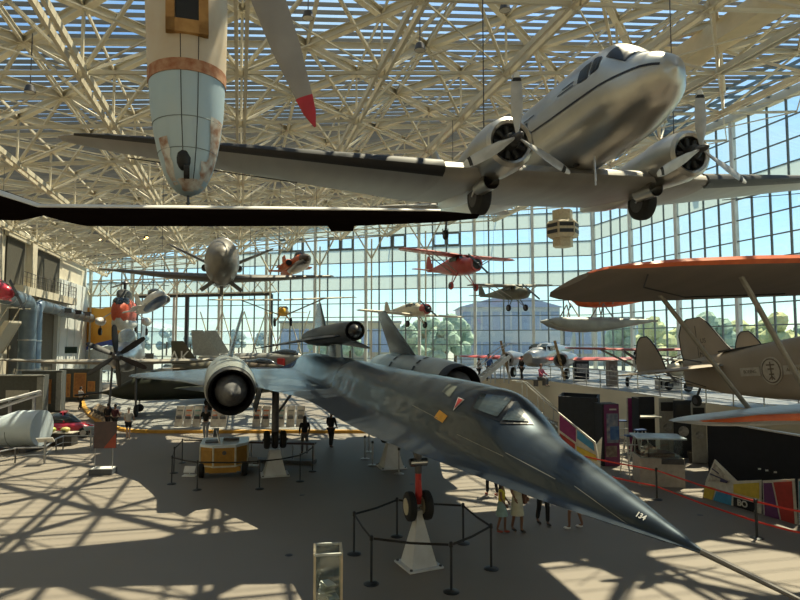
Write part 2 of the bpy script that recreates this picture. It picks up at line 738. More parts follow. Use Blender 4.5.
# space frame, one object per lengthwise row
G = 5.2
rows_c = [C_L + 0.6 + i * G for i in range(int((C_R - C_L) / G) + 1)]
tn = 5
DT, DB = 0.35, 2.7
for ri, c in enumerate(rows_c):
    if c + G > C_LOUV + 0.5:
        continue
    mb = MB()
    a = A_ROOF0
    cb = c + G / 2
    zt, zt2, zb = zroof(c) - DT, zroof(c + G) - DT, zroof(cb) - DB
    while a < 92:
        ok = a < a_far(c) - 0.3
        okx = a < a_far(min(c + G, C_R)) - 0.3
        okn = a + G < a_far(c) - 0.3
        ab = a + G / 2
        okb = ab < a_far(cb) - 0.3 and cb < C_R
        if ok:
            if okn:
                mb.ibeam(A(c, a, zt), A(c, a + G, zt), 0.12, 0.22)
            if okx and c + G < C_R + 0.5:
                mb.ibeam(A(c, a, zt), A(c + G, a, zt2), 0.12, 0.22)
                # diagonal purlins in the roof plane
                if okn and a + G < a_far(c + G):
                    m_ = A(cb, ab, zroof(cb) - DT)
                    for q in (A(c, a, zt), A(c + G, a, zt2), A(c, a + G, zt), A(c + G, a + G, zt2)):
                        mb.ibeam(q, m_, 0.26, 0.30)
        if okb:
            nb = A(cb, ab, zb)
            for q in (A(c, a, zt), A(c + G, a, zt2), A(c, a + G, zt), A(c + G, a + G, zt2)):
                mb.beam(nb, q, 0.11, 0.11)
            mb.beam(nb, A(cb, ab, zroof(cb) - DT), 0.09, 0.09)
            mb.ball(nb, 0.2, 6, 4)
            if ab + G < a_far(cb):
                # twin bottom chord
                for s_ in (-0.16, 0.16):
                    mb.beam(nb + RA * s_, A(cb, ab + G, zb) + RA * s_, 0.12, 0.24)
            if cb + G < C_R and ab < a_far(cb + G):
                mb.beam(nb, A(cb + G, ab, zroof(cb + G) - DB), 0.12, 0.12)
            if cb + G < C_R and ab + G < a_far(cb + G) - 1:
                mb.beam(nb, A(cb + G, ab + G, zroof(cb + G) - DB), 0.055, 0.055)
                mb.beam(A(cb, ab + G, zb), A(cb + G, ab, zroof(cb + G) - DB), 0.055, 0.055)
        if okn:
            # thin rods in the roof plane
            mb.beam(A(c + G / 2, a, zroof(c + G / 2) - DT), A(c + G / 2, a + G, zroof(c + G / 2) - DT), .07, .12)
        a += G
    if mb.v:
        struct(mb.build('trim_%d' % tn, beige))
        tn += 1
# steel lattice posts standing along the far wall's left half
for i in range(8):
    s = FARLEN - 1.5 - i * 4 * PW
    base = CORNER + WA * s - V((-WA.y, WA.x, 0)) * -0.9
    if base.dot(UA) > a_far(base.dot(RA)):
        base = CORNER + WA * s + V((-WA.y, WA.x, 0)) * -0.9
    h = zroof(base.dot(RA)) - 2.8
    mb = MB()
    mb.beam(base, base + V((0, 0, h)), 0.16, 0.16)
    for dz, k in ((0.3, 1), (0.3, -1)):
        mb.beam(base + V((0, 0, h - 2.2)), base + WA * (k * 2.6) + V((0, 0, zroof((base + WA * k * 2.6).dot(RA)) - 0.5)), 0.14, 0.14)
    struct(mb.build('trim_%d' % tn, beige))
    tn += 1

# solid gable panel with a dark grille where the right wall meets the roof
q_ = P(668, 146, 47)
gp = MB()
gp.beam(q_ - UA * 4.5, q_ + UA * 6, 4.6, .4, V((0, 0, 1))) if False else gp.prism([q_ - RA * 3.4 + V((0, 0, -2.6)), q_ + RA * 3.2 + V((0, 0, -2.0)), q_ + RA * 3.6 + V((0, 0, 2.2)), q_ - RA * 3.4 + V((0, 0, 2.4))], UA * .5)
struct(gp.build('trim_50', wallm))
gp = MB()
for k_ in range(5):
    gp.beam(q_ - RA * 1.0 - UA * .08 + V((0, 0, -.6 + k_ * .42)), q_ + RA * .8 - UA * .08 + V((0, 0, -.6 + k_ * .42)), .1, .34)
struct(gp.build('trim_51', darksteel))
# ---------------------------------------------------------------- the black twin-engine jet on the floor
skin = mat('black_titanium_skin', (0.011, 0.0125, 0.0145), 0.38, 0.0, col2=(0.005, 0.007, 0.010), scale=0.9, amt=0.9, stretch=(0.5, 2.5, 2), coat=0.25, spec=.5)
for n_ in skin.node_tree.nodes:
    if n_.type == 'BSDF_PRINCIPLED':
        n_.inputs['Specular Tint'].default_value = (.62, .82, 1, 1)  # bluish sheen put into the specular and coat tints
        n_.inputs['Coat Tint'].default_value = (.8, .9, 1, 1)
titan = mat('bare_titanium', (0.19, 0.235, 0.28), 0.27, 0.85, col2=(0.10, 0.13, 0.16), scale=1.1, amt=1.0, stretch=(0.5, 2, 2))
nacm = mat('grey_nacelle_skin', (0.40, 0.41, 0.37), 0.38, 0.6, col2=(0.26, 0.28, 0.27), scale=1.2, amt=1.0)
darkin = mat('dark_intake', (0.012, 0.012, 0.013), 0.6)
conem = mat('spike_grey', (0.15, 0.15, 0.155), 0.75, 0.0, scale=5, col2=(0.10, 0.10, 0.105), spec=.2)
paneglass = mat('cockpit_glass', (0.045, 0.06, 0.065), 0.15, 0.1, spec=0.6)
chrome = mat('chrome', (0.7, 0.7, 0.7), 0.15, 1.0)
M_YAW = 106.85
M_POS = V((2.95, 5.97, 3.14))
M_ROT = dirrot(M_YAW, -0.9, 0)
bird = thing('reconnaissance_jet', 'long black twin-engine jet with needle nose, numbered 134, standing on white jacks', 'airplane', M_POS, M_ROT)
BM = Matrix.Translation(M_POS) @ Euler(M_ROT).to_matrix().to_4x4()

FT = [  # x, W, T, R, B
    (0, .015, .015, .012, .01), (.5, .17, .13, .12, .05), (1.4, .42, .33, .31, .10), (2.15, .61, .48, .44, .14), (3.1, .80, .68, .58, .18),
    (3.6, .88, .92, .62, .20), (4.15, .98, 1.14, .66, .24), (4.8, 1.10, 1.18, .70, .28), (5.8, 1.30, 1.19, .74, .34), (7.2, 1.52, 1.18, .76, .42), (9.1, 1.68, 1.16, .78, .5),
    (11.5, 1.80, 1.14, .80, .6), (12.6, 1.93, 1.14, .8, .66), (13.3, 2.1, 1.14, .8, .66), (14, 2.38, 1.14, .8, .66), (14.8, 2.76, 1.14, .82, .68), (15.6, 3.1, 1.12, .82, .68), (16.4, 3.4, 1.12, .82, .68), (17.4, 3.65, 1.12, .82, .68), (26, 3.7, 1.0, .76, .60), (27.2, 3.6, .85, .62, .55), (28, .8, .78, .55, .5), (30, .28, .5, .2, .1)]


def ss(t):
    t = max(0, min(1, t))
    return t * t * (3 - 2 * t)


def bell(y, W, T, R, x=0):
    # round body smoothly blended to a thin flat chine
    yy = abs(y)
    zb = (T - R) + (math.sqrt(R * R - yy * yy) if yy < R else -(yy - R) * 4)
    zc = (0.42 - .12 * ss((x - 4) / 6)) * T * (1 - min(yy / W, 1)) ** (1.0 + .7 * ss((x - 8) / 8))
    k = 0.13 * T + 0.002
    d = zb - zc
    if d > 8 * k:
        return zb
    if d < -8 * k:
        return zc
    return zc + k * math.log(1 + math.exp(d / k))


def mring(x, W, T, R, B):
    pts = []
    lift = .24 * ss((x - 10) / 7) * ss((29 - x) / 2)
    N = 26
    for i in range(-N, N + 1):
        s = i / N
        y = -W * math.copysign(abs(s) ** 1.25, s) * -1
        z = (bell(y, W, T, R, x) if abs(s) < 0.999 else 0.0) + lift * (y / W) ** 2
        pts.append(V((x, y, z)))
    for i in range(N - 1, -N, -1):
        s = i / N
        y = W * math.copysign(abs(s) ** 1.1, s)
        z = -B * max(0, 1 - abs(y / min(W, 1.7))) ** 2 - 0.012 + lift * (y / W) ** 2
        pts.append(V((x, y, z)))
    return pts


mb = MB()


def crt(tab, x):
    k = len(tab)
    for i in range(k - 1):
        if x <= tab[i + 1][0]:
            p0, p1, p2, p3 = tab[max(i - 1, 0)], tab[i], tab[i + 1], tab[min(i + 2, k - 1)]
            h = p2[0] - p1[0]
            t = (x - p1[0]) / h
            r = []
            for j in range(1, len(p1)):
                m1 = (p2[j] - p0[j]) / max(p2[0] - p0[0], 1e-6) * h
                m2 = (p3[j] - p1[j]) / max(p3[0] - p1[0], 1e-6) * h
                r.append(max(.004, (2 * t ** 3 - 3 * t * t + 1) * p1[j] + (t ** 3 - 2 * t * t + t) * m1 + (3 * t * t - 2 * t ** 3) * p2[j] + (t ** 3 - t * t) * m2))
            return r
    return tab[-1][1:]


xs = [0, .06, .12, .2, .3, .4] + [.5 + .15 * i for i in range(99)]
mb.loft([mring(x, *crt(FT, x)) for x in xs if x <= 15.2] + [mring(15.2, *crt(FT, 15.2))])
fus = mb.build('fuselage', skin, bird, True, 50)
mb = MB()
mb.loft([mring(x, *crt(FT, x)) for x in (15.2, 15.4, 15.6, 15.8, 16.1, 16.4, 16.8, 17.2, 17.8, 18.5, 19.5, 21, 22.5, 24, 25.5, 26.5, 27.2, 27.6, 28, 29, 30)])
mb.build('rear_fuselage', titan, bird, True, 50)
pm = MB()
pm.tube([(-1.95, 0, -.05), (-1.1, 0, -.03), (0.02, 0, 0)], [.008, .02, .035], 8)
pm.build('pitot_probe', mat('probe_metal', (.16, .15, .14), .4, .6), bird, True)

from mathutils.bvhtree import BVHTree


def surf_decal(target, M, pxq, name, m, parent, off=0.012, nu=5, nv=5, label=None):
    "thin patch lying on a surface; pxq = four (or three) corners as seen in the frame"
    bv = BVHTree.FromPolygons([M @ v.co for v in target.data.vertices], [tuple(p.vertices) for p in target.data.polygons])
    q = list(pxq)
    if len(q) == 3:
        q = [q[0], q[1], q[2], q[2]]
    vs = []
    okk = True
    Mi = M.inverted()
    o = V((0, 0, CAM_H))
    for i in range(nu + 1):
        for j in range(nv + 1):
            u, v_ = i / nu, j / nv
            px = (q[0][0] * (1 - u) + q[1][0] * u) * (1 - v_) + (q[3][0] * (1 - u) + q[2][0] * u) * v_
            py = (q[0][1] * (1 - u) + q[1][1] * u) * (1 - v_) + (q[3][1] * (1 - u) + q[2][1] * u) * v_
            h = bv.ray_cast(o, ray(px, py).normalized())
            if h[0] is None:
                return None
            nrm = h[1] if h[1].dot(ray(px, py)) < 0 else -h[1]
            vs.append(Mi @ (h[0] + nrm * off))
    fs = []
    for i in range(nu):
        for j in range(nv):
            a = i * (nv + 1) + j
            fs.append((a, a + nv + 1, a + nv + 2, a + 1))
    mb = MB()
    mb.add(vs, fs)
    ob = mb.build(name, m, parent)
    if label:
        ob['label'] = label
    return ob


decy = mat('yellow_marking', (.75, .36, .02), .5)
decr = mat('red_marking', (.55, .06, .05), .5)
decw = mat('white_marking', (.62, .62, .60), .5)
decg = mat('grey_panel', (.085, .095, .08), .5)
surf_decal(fus, BM, [(434.5, 417.5), (440, 410), (448, 416), (443, 423)], 'warning_marking', decy, bird, label='yellow square marking')
surf_decal(fus, BM, [(453.5, 411), (458.5, 397.5), (465, 400)], 'triangle_border', decw, bird)
surf_decal(fus, BM, [(455, 409), (459.2, 398.7), (463.7, 400.4)], 'triangle_marking', decr, bird, off=.02, label='red triangle marking')
surf_decal(fus, BM, [(442, 392), (449, 384.5), (457.5, 387), (450, 397.5)], 'refuelling_panel', decg, bird, label='grey dorsal panel')
for a, b in (((457.5, 434), (504, 456)), ((506, 452.5), (556, 479)), ((413, 405), (440, 419)), ((575, 486), (628, 524))):
    surf_decal(fus, BM, [a, b, (b[0], b[1] + .8), (a[0], a[1] + .8)], 'edge_stripe', mat('faded_stripe', (.22, .22, .20), .5), bird, nu=10, nv=1)
fr_ = surf_decal(fus, BM, [(470, 411), (479, 391), (515, 396), (500, 422)], 'canopy_frame', black, bird, off=.014)
surf_decal(fus, BM, [(474.5, 409), (481, 394.5), (512.5, 399), (498, 418)], 'canopy_window', paneglass, bird, off=.03)
surf_decal(fus, BM, [(499.5, 424), (514, 397.5), (534, 425)], 'windshield_frame', black, bird, off=.014)
surf_decal(fus, BM, [(502.5, 421), (516, 401.5), (529, 423)], 'windshield', paneglass, bird, off=.03)
bvf = BVHTree.FromPolygons([BM @ v.co for v in fus.data.vertices], [tuple(p.vertices) for p in fus.data.polygons])
h = bvf.ray_cast(V((0, 0, CAM_H)), ray(641, 516.5).normalized())
h2 = bvf.ray_cast(V((0, 0, CAM_H)), ray(648, 520).normalized())
if h[0] and h2[0]:
    Mi = BM.inverted()
    p0, p1 = Mi @ h[0], Mi @ h2[0]
    nl = (Mi.to_3x3() @ (h[1] if h[1].dot(ray(641, 516)) < 0 else -h[1])).normalized()
    xd = (p1 - p0).normalized()
    yd = nl.cross(xd)
    text('134', 'serial_number', decw, 0.085, bird, frameM(p0 + nl * .006, xd, yd), 0.002, bold=.002)

# wings
NY, NZ, NX = 4.10, 0.10, 15.8
for s, nm in ((1, 's'), (-1, 'p')):
    mb = MB()
    wing_mb(mb, [(s * 3.2, 16.2, 10.9, .19, .022), (s * 3.6, 17.0, 10.2, .20, .025), (s * 4.1, 18, 9.2, .2, .035)], n=9)
    mb.build('inner_wing', titan, bird, True)
    mb = MB()
    wing_mb(mb, [(s * 4.12, 16.3, 11.2, .25, .04), (s * 4.9, 17.0, 10.4, .20, .03), (s * 5.3, 18.4, 9, .16, .022), (s * 5.9, 20.2, 7.1, .13, .02), (s * 7.2, 22.4, 4.7, .08, .02), (s * 8.1, 24.2, 2.7, .03, .02), (s * 8.45, 25.3, 1.2, .0, .02)], n=9)
    mb.build('outer_wing', titan, bird, True)
    mb = MB()
    mb.lathe([(NX + .35, .655), (NX, .745), (NX + .02, .765), (NX + .6, .82)], (0, s * NY, NZ), 'x', 36, cap=False)
    mb.build('intake_lip', darkin, bird, True)
    mb = MB()
    mb.lathe([(NX + .6, .82), (NX + 1.6, .89), (NX + 3, .93), (NX + 6, .95), (NX + 9, .90), (NX + 11.2, .76), (NX + 12, .62)], (0, s * NY, NZ), 'x', 36, cap=False)
    nc = mb.build('nacelle', nacm, bird, True)
    mb = MB()
    mb.lathe([(NX + .35, .655), (NX + 2.5, .60), (NX + 2.52, .02)], (0, s * NY, NZ), 'x', 28, cap=False)
    mb.build('duct', darkin, nc, True)
    mb = MB()
    mb.lathe([(NX + 12, .62), (NX + 11, .55), (NX + 10.9, .02)], (0, s * NY, NZ), 'x', 28, cap=False)
    mb.build('exhaust_nozzle', darkin, nc, True)
    mb = MB()
    sp = [(NX - .75, .01), (NX - .4, .16), (NX + .05, .40), (NX + .35, .53), (NX + .9, .56), (NX + 1.5, .5), (NX + 2.3, .3)]
    mb.lathe(sp, (0, s * NY, NZ), 'x', 28)
    mb.build('inlet_spike', conem, bird, True)
    for xb in (3.2, 6.6):
        mb = MB()
        rr = 0.955 if xb < 5 else .965
        for k in range(16):
            t = 2 * PI * k / 16
            t2 = t + .26
            vs = [V((NX + xb + dx, s * NY + math.cos(q) * rr, NZ + math.sin(q) * rr)) for dx in (0, .28) for q in (t, t2)]
            mb.add(vs, [(0, 1, 3, 2)])
        mb.build('bypass_door_band', darkin, bird)
    # canted all-moving fin
    mb = MB()
    rings = []
    for u, xl, c, t in ((0, 20.6, 4.6, .05), (.25, 21.1, 4.1, .05), (1.6, 23.1, 2.5, .045), (2.35, 24.1, 1.6, .04)):
        cy = s * (NY - .05 - math.sin(math.radians(15)) * u)
        cz = NZ + .78 + math.cos(math.radians(15)) * u
        rings.append([V((xl + a, cy + b, cz)) for a, b in naca(c, t, 8)])
    mb.loft(rings)
    mb.build('tail_fin', titan, bird, True)


def wheel(mb, hub, c, r, w, n=22):
    c = V(c)
    mb.lathe([(-w / 2, r * .55), (-w / 2, r * .82), (-w * .36, r * .96), (0, r), (w * .36, r * .96), (w / 2, r * .82), (w / 2, r * .55)], c, 'y', n)
    hub.lathe([(-w / 2 - .012, r * .18), (-w / 2 - .012, r * .56), (w / 2 + .012, r * .56), (w / 2 + .012, r * .18)], c, 'y', n)


# nose gear
Mi = BM.inverted()
def L(p):
    return Mi @ V(p)


ng = 8.1
gy = -BM.translation.z  # ground in local z (approx)
mb, hb = MB(), MB()
ngl = L((0.40, 14.3, 1.34))
NGX = ngl.x
wz = ngl.z
nst = MB()
nst.tube([(NGX, 0, -.45), (NGX, 0, wz + .75)], .085, 12)
nst.tube([(NGX + .75, 0, -.4), (NGX, 0, wz + .95)], .045, 8)
nst.tube([(NGX, -.22, wz + 1.02), (NGX, .22, wz + 1.02)], .07, 10)
gs = nst.build('nose_gear_strut', darksteel, bird, True)
mb2 = MB()
mb2.tube([(NGX, 0, wz + .78), (NGX, 0, wz + .05)], .075, 12)
mb2.tube([(NGX - .14, 0, wz + .62), (NGX - .2, 0, wz + .3), (NGX - .02, 0, wz + .05)], .03, 6)
mb2.build('lower_strut', red, gs, True)
mb2 = MB()
mb2.lathe([(-.2, .05), (-.2, .1), (.2, .1), (.2, .05)], (NGX, 0, wz + 1.0), 'y', 12)
mb2.box((NGX, 0, wz + 1.22), (.1, .12, .3))
mb2.build('chrome_fitting', chrome, gs, True)
mb2 = MB()
mb2.tube([(NGX, -.3, wz), (NGX, .3, wz)], .035, 8)
mb2.build('axle', steel, gs)
hubm = mat('cream_wheel_hub', (.55, .50, .36), .5)
for s in (-1, 1):
    mb, hb = MB(), MB()
    wheel(mb, hb, (NGX, s * .2, wz), .34, .19)
    t_ = mb.build('nose_wheel', rubber, bird, True)
    hb.build('wheel_hub', hubm, t_, True)
# main gear
for s in (1, -1):
    c = L(M_POS)  # zero
    gx = 19.2
    wp_ = BM @ V((gx, s * 2.35, 0))
    wl_ = L((wp_.x, wp_.y, 1.34))
    wx, wy, wz2 = wl_
    mb = MB()
    mb.tube([(wx, wy, wz2), (wx, wy, .1)], .14, 12)
    mb.tube([(wx + .12, wy, wz2 + .5), (wx + .9, wy, 0)], .05, 8)
    mb.tube([(wx, wy, wz2 + .9), (wx, wy - s * .8, -.1)], .05, 8)
    mb.tube([(wx, wy - .48, wz2), (wx, wy + .48, wz2)], .05, 8)
    st_ = mb.build('main_gear_strut', darksteel, bird, True)
    for k in (-1, 0, 1):
        mb, hb = MB(), MB()
        wheel(mb, hb, (wx, wy + k * .31, wz2), .35, .22)
        t_ = mb.build('main_wheel', rubber, bird, True)
        hb.build('wheel_hub', darksteel, t_, True)
    mb = MB()
    mb.box((wx - .2, wy + s * .7, -.45), (1.8, .04, .9), rot=(s * .25, 0, 0))
    mb.build('gear_door', skin, bird)


def jack(loc, yaw, hb_, hw, ht, top, label):
    t = thing('jack_stand', label, 'stand', loc, (0, 0, yaw), 'white pyramid jack stands')
    mb = MB()
    rings = []
    for z, w_ in ((.03, hw), (top - .12, ht), (top, ht)):
        rings.append([V((w_ * i, w_ * j, z)) for i, j in ((-1, -1), (1, -1), (1, 1), (-1, 1))])
    mb.loft(rings)
    mb.build('pyramid_body', jackm, t)
    mb = MB()
    mb.box((0, 0, .02), (hw * 2 + .22, hw * 2 + .22, .04))
    mb.build('base_plate', jackm, t)
    for i in (-1, 1):
        for j in (-1, 1):
            mb = MB()
            mb.lathe([(0, .035), (.03, .035), (.03, .02)], (i * (hw + .05), j * (hw + .05), .04), 'z', 8)
            mb.build('anchor_bolt', darksteel, t)
    return t


jackm = mat('white_stand_paint', (.62, .64, .66), .5, scale=2, col2=(.52, .53, .54))
p = BM @ V((NGX, 0, 0))
jack((p.x, p.y, 0), math.radians(M_YAW + 8), 0, .32, .07, 1.25, 'white pyramid jack under the red and black nose gear')
for s, lb in ((1, 'white pyramid jack under the triple wheels behind the yellow equipment cart'), (-1, 'white pyramid jack under the far main wheels, seen below the black fuselage edge')):
    p = BM @ V((19.2, s * 2.35, 0))
    jack((p.x, p.y, 0), math.radians(M_YAW), 0, .42, .2, .97, lb)

# ---------------------------------------------------------------- drone on its back
D_T = 15.6
dpos = BM @ V((D_T, 0, 0))
dpos.z = 5.52
drone = thing('reconnaissance_drone', 'small black delta-winged drone riding on the pylon above the black jet', 'drone', dpos, dirrot(M_YAW, 1.0, 0))
dsk = mat('drone_black_skin', (.010, .011, .013), .5, .0, col2=(.018, .019, .021), scale=1.2, spec=.3)
mb = MB()
DT_ = [(0.0, .335, .335, .335), (.8, .37, .36, .37), (2.5, .43, .40, .46), (5, .48, .42, .5), (8, .46, .40, .46), (10.5, .38, .34, .36), (11.6, .30, .30, .28)]
mb.loft([ringE(r[0], r[1], r[2], -r[3], 28) for r in DT_], cap0=False)
mb.build('body', dsk, drone, True)
mb = MB()
mb.lathe([(0.0, .335), (-.02, .35), (.04, .33), (.05, .30), (.9, .27), (.92, .01)], (0, 0, 0), 'x', 28, cap=False)
mb.build('intake_ring', darkin, drone, True)
mb = MB()
mb.lathe([(-.34, .01), (-.31, .08), (-.22, .17), (-.08, .24), (.1, .28), (.4, .29)], (0, 0, 0), 'x', 24)
mb.build('nose_cone', mat('polished_black_cone', (.015, .015, .017), .4, .0, spec=.5), drone, True)
for s in (1, -1):
    mb = MB()
    wing_mb(mb, [(s * .1, .3, 11, -.14, .014), (s * .42, .9, 10.4, -.16, .014), (s * .75, 3.4, 7.8, -.20, .018), (s * 1.2, 5.0, 6.0, -.28, .02), (s * 2.2, 7.3, 3.4, -.46, .022), (s * 2.75, 8.8, 1.7, -.56, .02), (s * 2.9, 9.4, .8, -.59, .02)], n=7)
    mb.build('delta_wing', dsk, drone, True)
mb = MB()
wing_mb(mb, [(.30, 5.6, 3.6, 0, .05), (1.0, 6.6, 2.2, 0, .05), (1.55, 7.3, 1.25, 0, .05)], vertical=True)
mb.build('tail_fin', titan, drone, True)
# pylon belongs to the mother jet
mb = MB()
p0 = L((dpos.x, dpos.y, 4.2))
mb.loft([[V((p0.x + a + dx, b, z)) for a, b in naca(c, .12, 6)] for z, dx, c in ((.75, 2.2, 3.2), (1.15, 2.35, 2.9), (2.05, 2.7, 2.5))])
mb.build('pylon', titan, bird, True)
# ---------------------------------------------------------------- the silver twin-prop airliner overhead
alum = mat('polished_aluminium', (0.52, 0.50, 0.46), 0.30, 0.9, col2=(0.40, 0.385, 0.355), scale=0.8, amt=0.9)
alum2 = mat('grey_wing_aluminium', (0.34, 0.325, 0.30), 0.45, 0.6, col2=(0.27, 0.255, 0.235), scale=1.0, amt=0.9, stretch=(.4, 2, 1))
blade = mat('propeller_blade_grey', (0.50, 0.50, 0.50), 0.4, 0.5, scale=3)
AL_POS = V((6.62, 13.3, 11.15))
AL_ROT = dirrot(104.5, 0.3, -1.4)
AM = Matrix.Translation(AL_POS) @ Euler(AL_ROT).to_matrix().to_4x4()
al = thing('propeller_airliner', 'large silver twin-engine propeller airliner hanging from the roof trusses', 'airplane', AL_POS, AL_ROT)
AT = [(0, .03, .0, -.06), (.12, .36, .34, -.42), (.5, .72, .62, -.82), (1.0, .93, .86, -1.05), (1.5, 1.08, 1.30, -1.24), (1.9, 1.14, 1.58, -1.34), (2.75, 1.19, 1.70, -1.44), (3.6, 1.23, 1.70, -1.50), (5, 1.27, 1.62, -1.52), (7.5, 1.27, 1.54, -1.46),
      (10, 1.26, 1.48, -1.38), (13, 1.08, 1.40, -1.02), (16, .66, 1.25, -.40), (18.5, .28, 1.10, .18), (19.6, .05, .9, .55)]
AT = [(a + .4, b * .92, c * .92 + .5, d * .92 + .5) for a, b, c, d in AT]
mb = MB()
fuse_mb(mb, AT, 32, 2.1, 4)
afus = mb.build('fuselage', alum, al, True, 60)
dstripe = mat('dark_blue_stripe', (.012, .012, .02), .4)
brown = mat('red_nose_reflection', (.42, .10, .05), .45, .4, scale=2)  # unused tint for the red reflection under the nose


def strip3(target, M, pts, wpx, name, m, parent, off=.012, n=10):
    "a stripe painted along pixels, laid on the surface"
    bv = BVHTree.FromPolygons([M @ v.co for v in target.data.vertices], [tuple(p.vertices) for p in target.data.polygons])
    Mi_ = M.inverted()
    o = V((0, 0, CAM_H))
    fine = []
    for a, b in zip(pts, pts[1:]):
        for i in range(n):
            t = i / n
            fine.append((a[0] + (b[0] - a[0]) * t, a[1] + (b[1] - a[1]) * t))
    fine.append(pts[-1])
    vs = []
    for p_ in fine:
        row = []
        for d in (0, 1):
            hh = bv.ray_cast(o, ray(p_[0], p_[1] + d * wpx).normalized())
            if hh[0] is None:
                row = None
                break
            nn = hh[1] if hh[1].dot(ray(*p_)) < 0 else -hh[1]
            row.append(Mi_ @ (hh[0] + nn * off))
        if row:
            vs.append(row)
    mb = MB()
    if len(vs) < 2:
        return None
    flat = [q for r in vs for q in r]
    mb.add(flat, [(2 * i, 2 * i + 1, 2 * i + 3, 2 * i + 2) for i in range(len(vs) - 1)])
    return mb.build(name, m, parent)


# stripe and cockpit glass are built in the aircraft's own frame, on both sides
def side_patch(name, m, rows, parent=al, off=.012, e=2.1, tab=AT, sx=.4, sz=.5, k_=.92):
    "rows: list of (x, z0, z1) in unscaled fuselage coordinates; both sides"
    for s in (1, -1):
        vs = []
        for x, a0, a1 in rows:
            W_ = cr_eval(tab, x + sx)
            for k in range(5):
                z = (a0 + (a1 - a0) * k / 4) * k_ + sz
                zc, hh = (W_[1] + W_[2]) / 2, (W_[1] - W_[2]) / 2
                q = max(-.999, min(.999, (z - zc) / hh))
                y = W_[0] * (1 - abs(q) ** e) ** (1 / e) + off
                vs.append(V((x + sx, s * y, z + (off if z > zc else -off) * abs(q))))
        fs = []
        for i in range(len(rows) - 1):
            for k in range(4):
                a = i * 5 + k
                fs.append((a, a + 1, a + 6, a + 5))
        mb = MB()
        mb.add(vs, fs)
        mb.build(name, m, parent, True)


def cr_eval(tab, x):
    k = len(tab)
    for i in range(k - 1):
        if x <= tab[i + 1][0]:
            p0, p1, p2, p3 = tab[max(i - 1, 0)], tab[i], tab[i + 1], tab[min(i + 2, k - 1)]
            t = (x - p1[0]) / (p2[0] - p1[0])
            return [0.5 * (2 * b + (c - a) * t + (2 * a - 5 * b + 4 * c - d) * t * t + (-a + 3 * b - 3 * c + d) * t ** 3) for a, b, c, d in zip(p0[1:], p1[1:], p2[1:], p3[1:])]
    return tab[-1][1:]


xs_ = [.15, .22, .3, .4, .5, .7, .9, 1.2, 1.6, 2, 2.5, 3.2, 4, 5, 6, 7, 8, 9, 10, 11, 12, 13, 14, 15, 16]


def zst(x):
    return interp([(.15, .04), (.3, .09), (.6, .12), (1, .12), (2, .08), (4, .03), (9, .03), (16, .1)], x)[0]


side_patch('cheatline', dstripe, [(x, zst(x), zst(x) + .065) for x in xs_])
side_patch('upper_cheatline', dstripe, [(x, .62, .66) for x in xs_[13:]])
side_patch('speed_mark', dstripe, [(x, .64, .68) for x in (2.8, 3.2, 3.6)])
side_patch('speed_mark', dstripe, [(x, .76, .80) for x in (2.8, 3.1, 3.4)])
wn = mat('cockpit_window_dark', (.010, .011, .013), .3, .0, spec=.25)
side_patch('cockpit_side_window', wn, [(1.75, .66, 1.04), (1.9, .64, 1.1), (2.05, .62, 1.12)])
side_patch('cockpit_side_window', wn, [(2.15, .58, 1.10), (2.4, .58, 1.08), (2.6, .60, 1.0)])
for s in (1, -1):
    mb = MB()
    W0, W1 = cr_eval(AT, 1.88 + .4), cr_eval(AT, 2.5 + .4)
    q = []
    for x, ya, W_, z in ((1.95, .06, W0, .98), (1.97, .5, W0, .96), (2.45, .80, W1, .88)):
        pass
    rows = []
    for x in (1.0, 1.2, 1.4, 1.62):
        W_ = cr_eval(AT, x + .4)
        zc, hh = (W_[1] + W_[2]) / 2, (W_[1] - W_[2]) / 2
        r = []
        for a in ((78, 68, 58, 49, 41)):
            t = math.radians(a)
            r.append(V((x + .4, s * (W_[0] + .012) * math.cos(t) ** (2 / 2.1), zc + (hh + .012) * math.sin(t) ** (2 / 2.1))))
        rows.append(r)
    mb.loft(rows, False, False, False)
    mb.build('windshield_pane', wn, al, True)
for k in range(7):
    x = 5.4 + k * 1.1
    side_patch('cabin_window', wn, [(x, .28, .54), (x + .5, .28, .54)])
# antennas, landing light
mb = MB()
mb.tube([(3.2, 0, 1.7), (3.2, 0, 2.2)], .05, 6)
mb.tube([(2.9, 0, 2.15), (3.5, 0, 2.15)], .05, 6)
mb.build('dorsal_antenna', steel, al)
for x, y in ((3.4, .35), (3.8, .1)):
    mb = MB()
    mb.tube([(x, y, -.75), (x, y, -1.5)], .03, 6)
    mb.build('belly_antenna', steel, al)
mb = MB()
mb.lathe([(0, .1), (-.03, .1), (-.04, .06)], (4.2, .45, -.80), 'z', 10)
mb.build('drain_port', darkin, al)
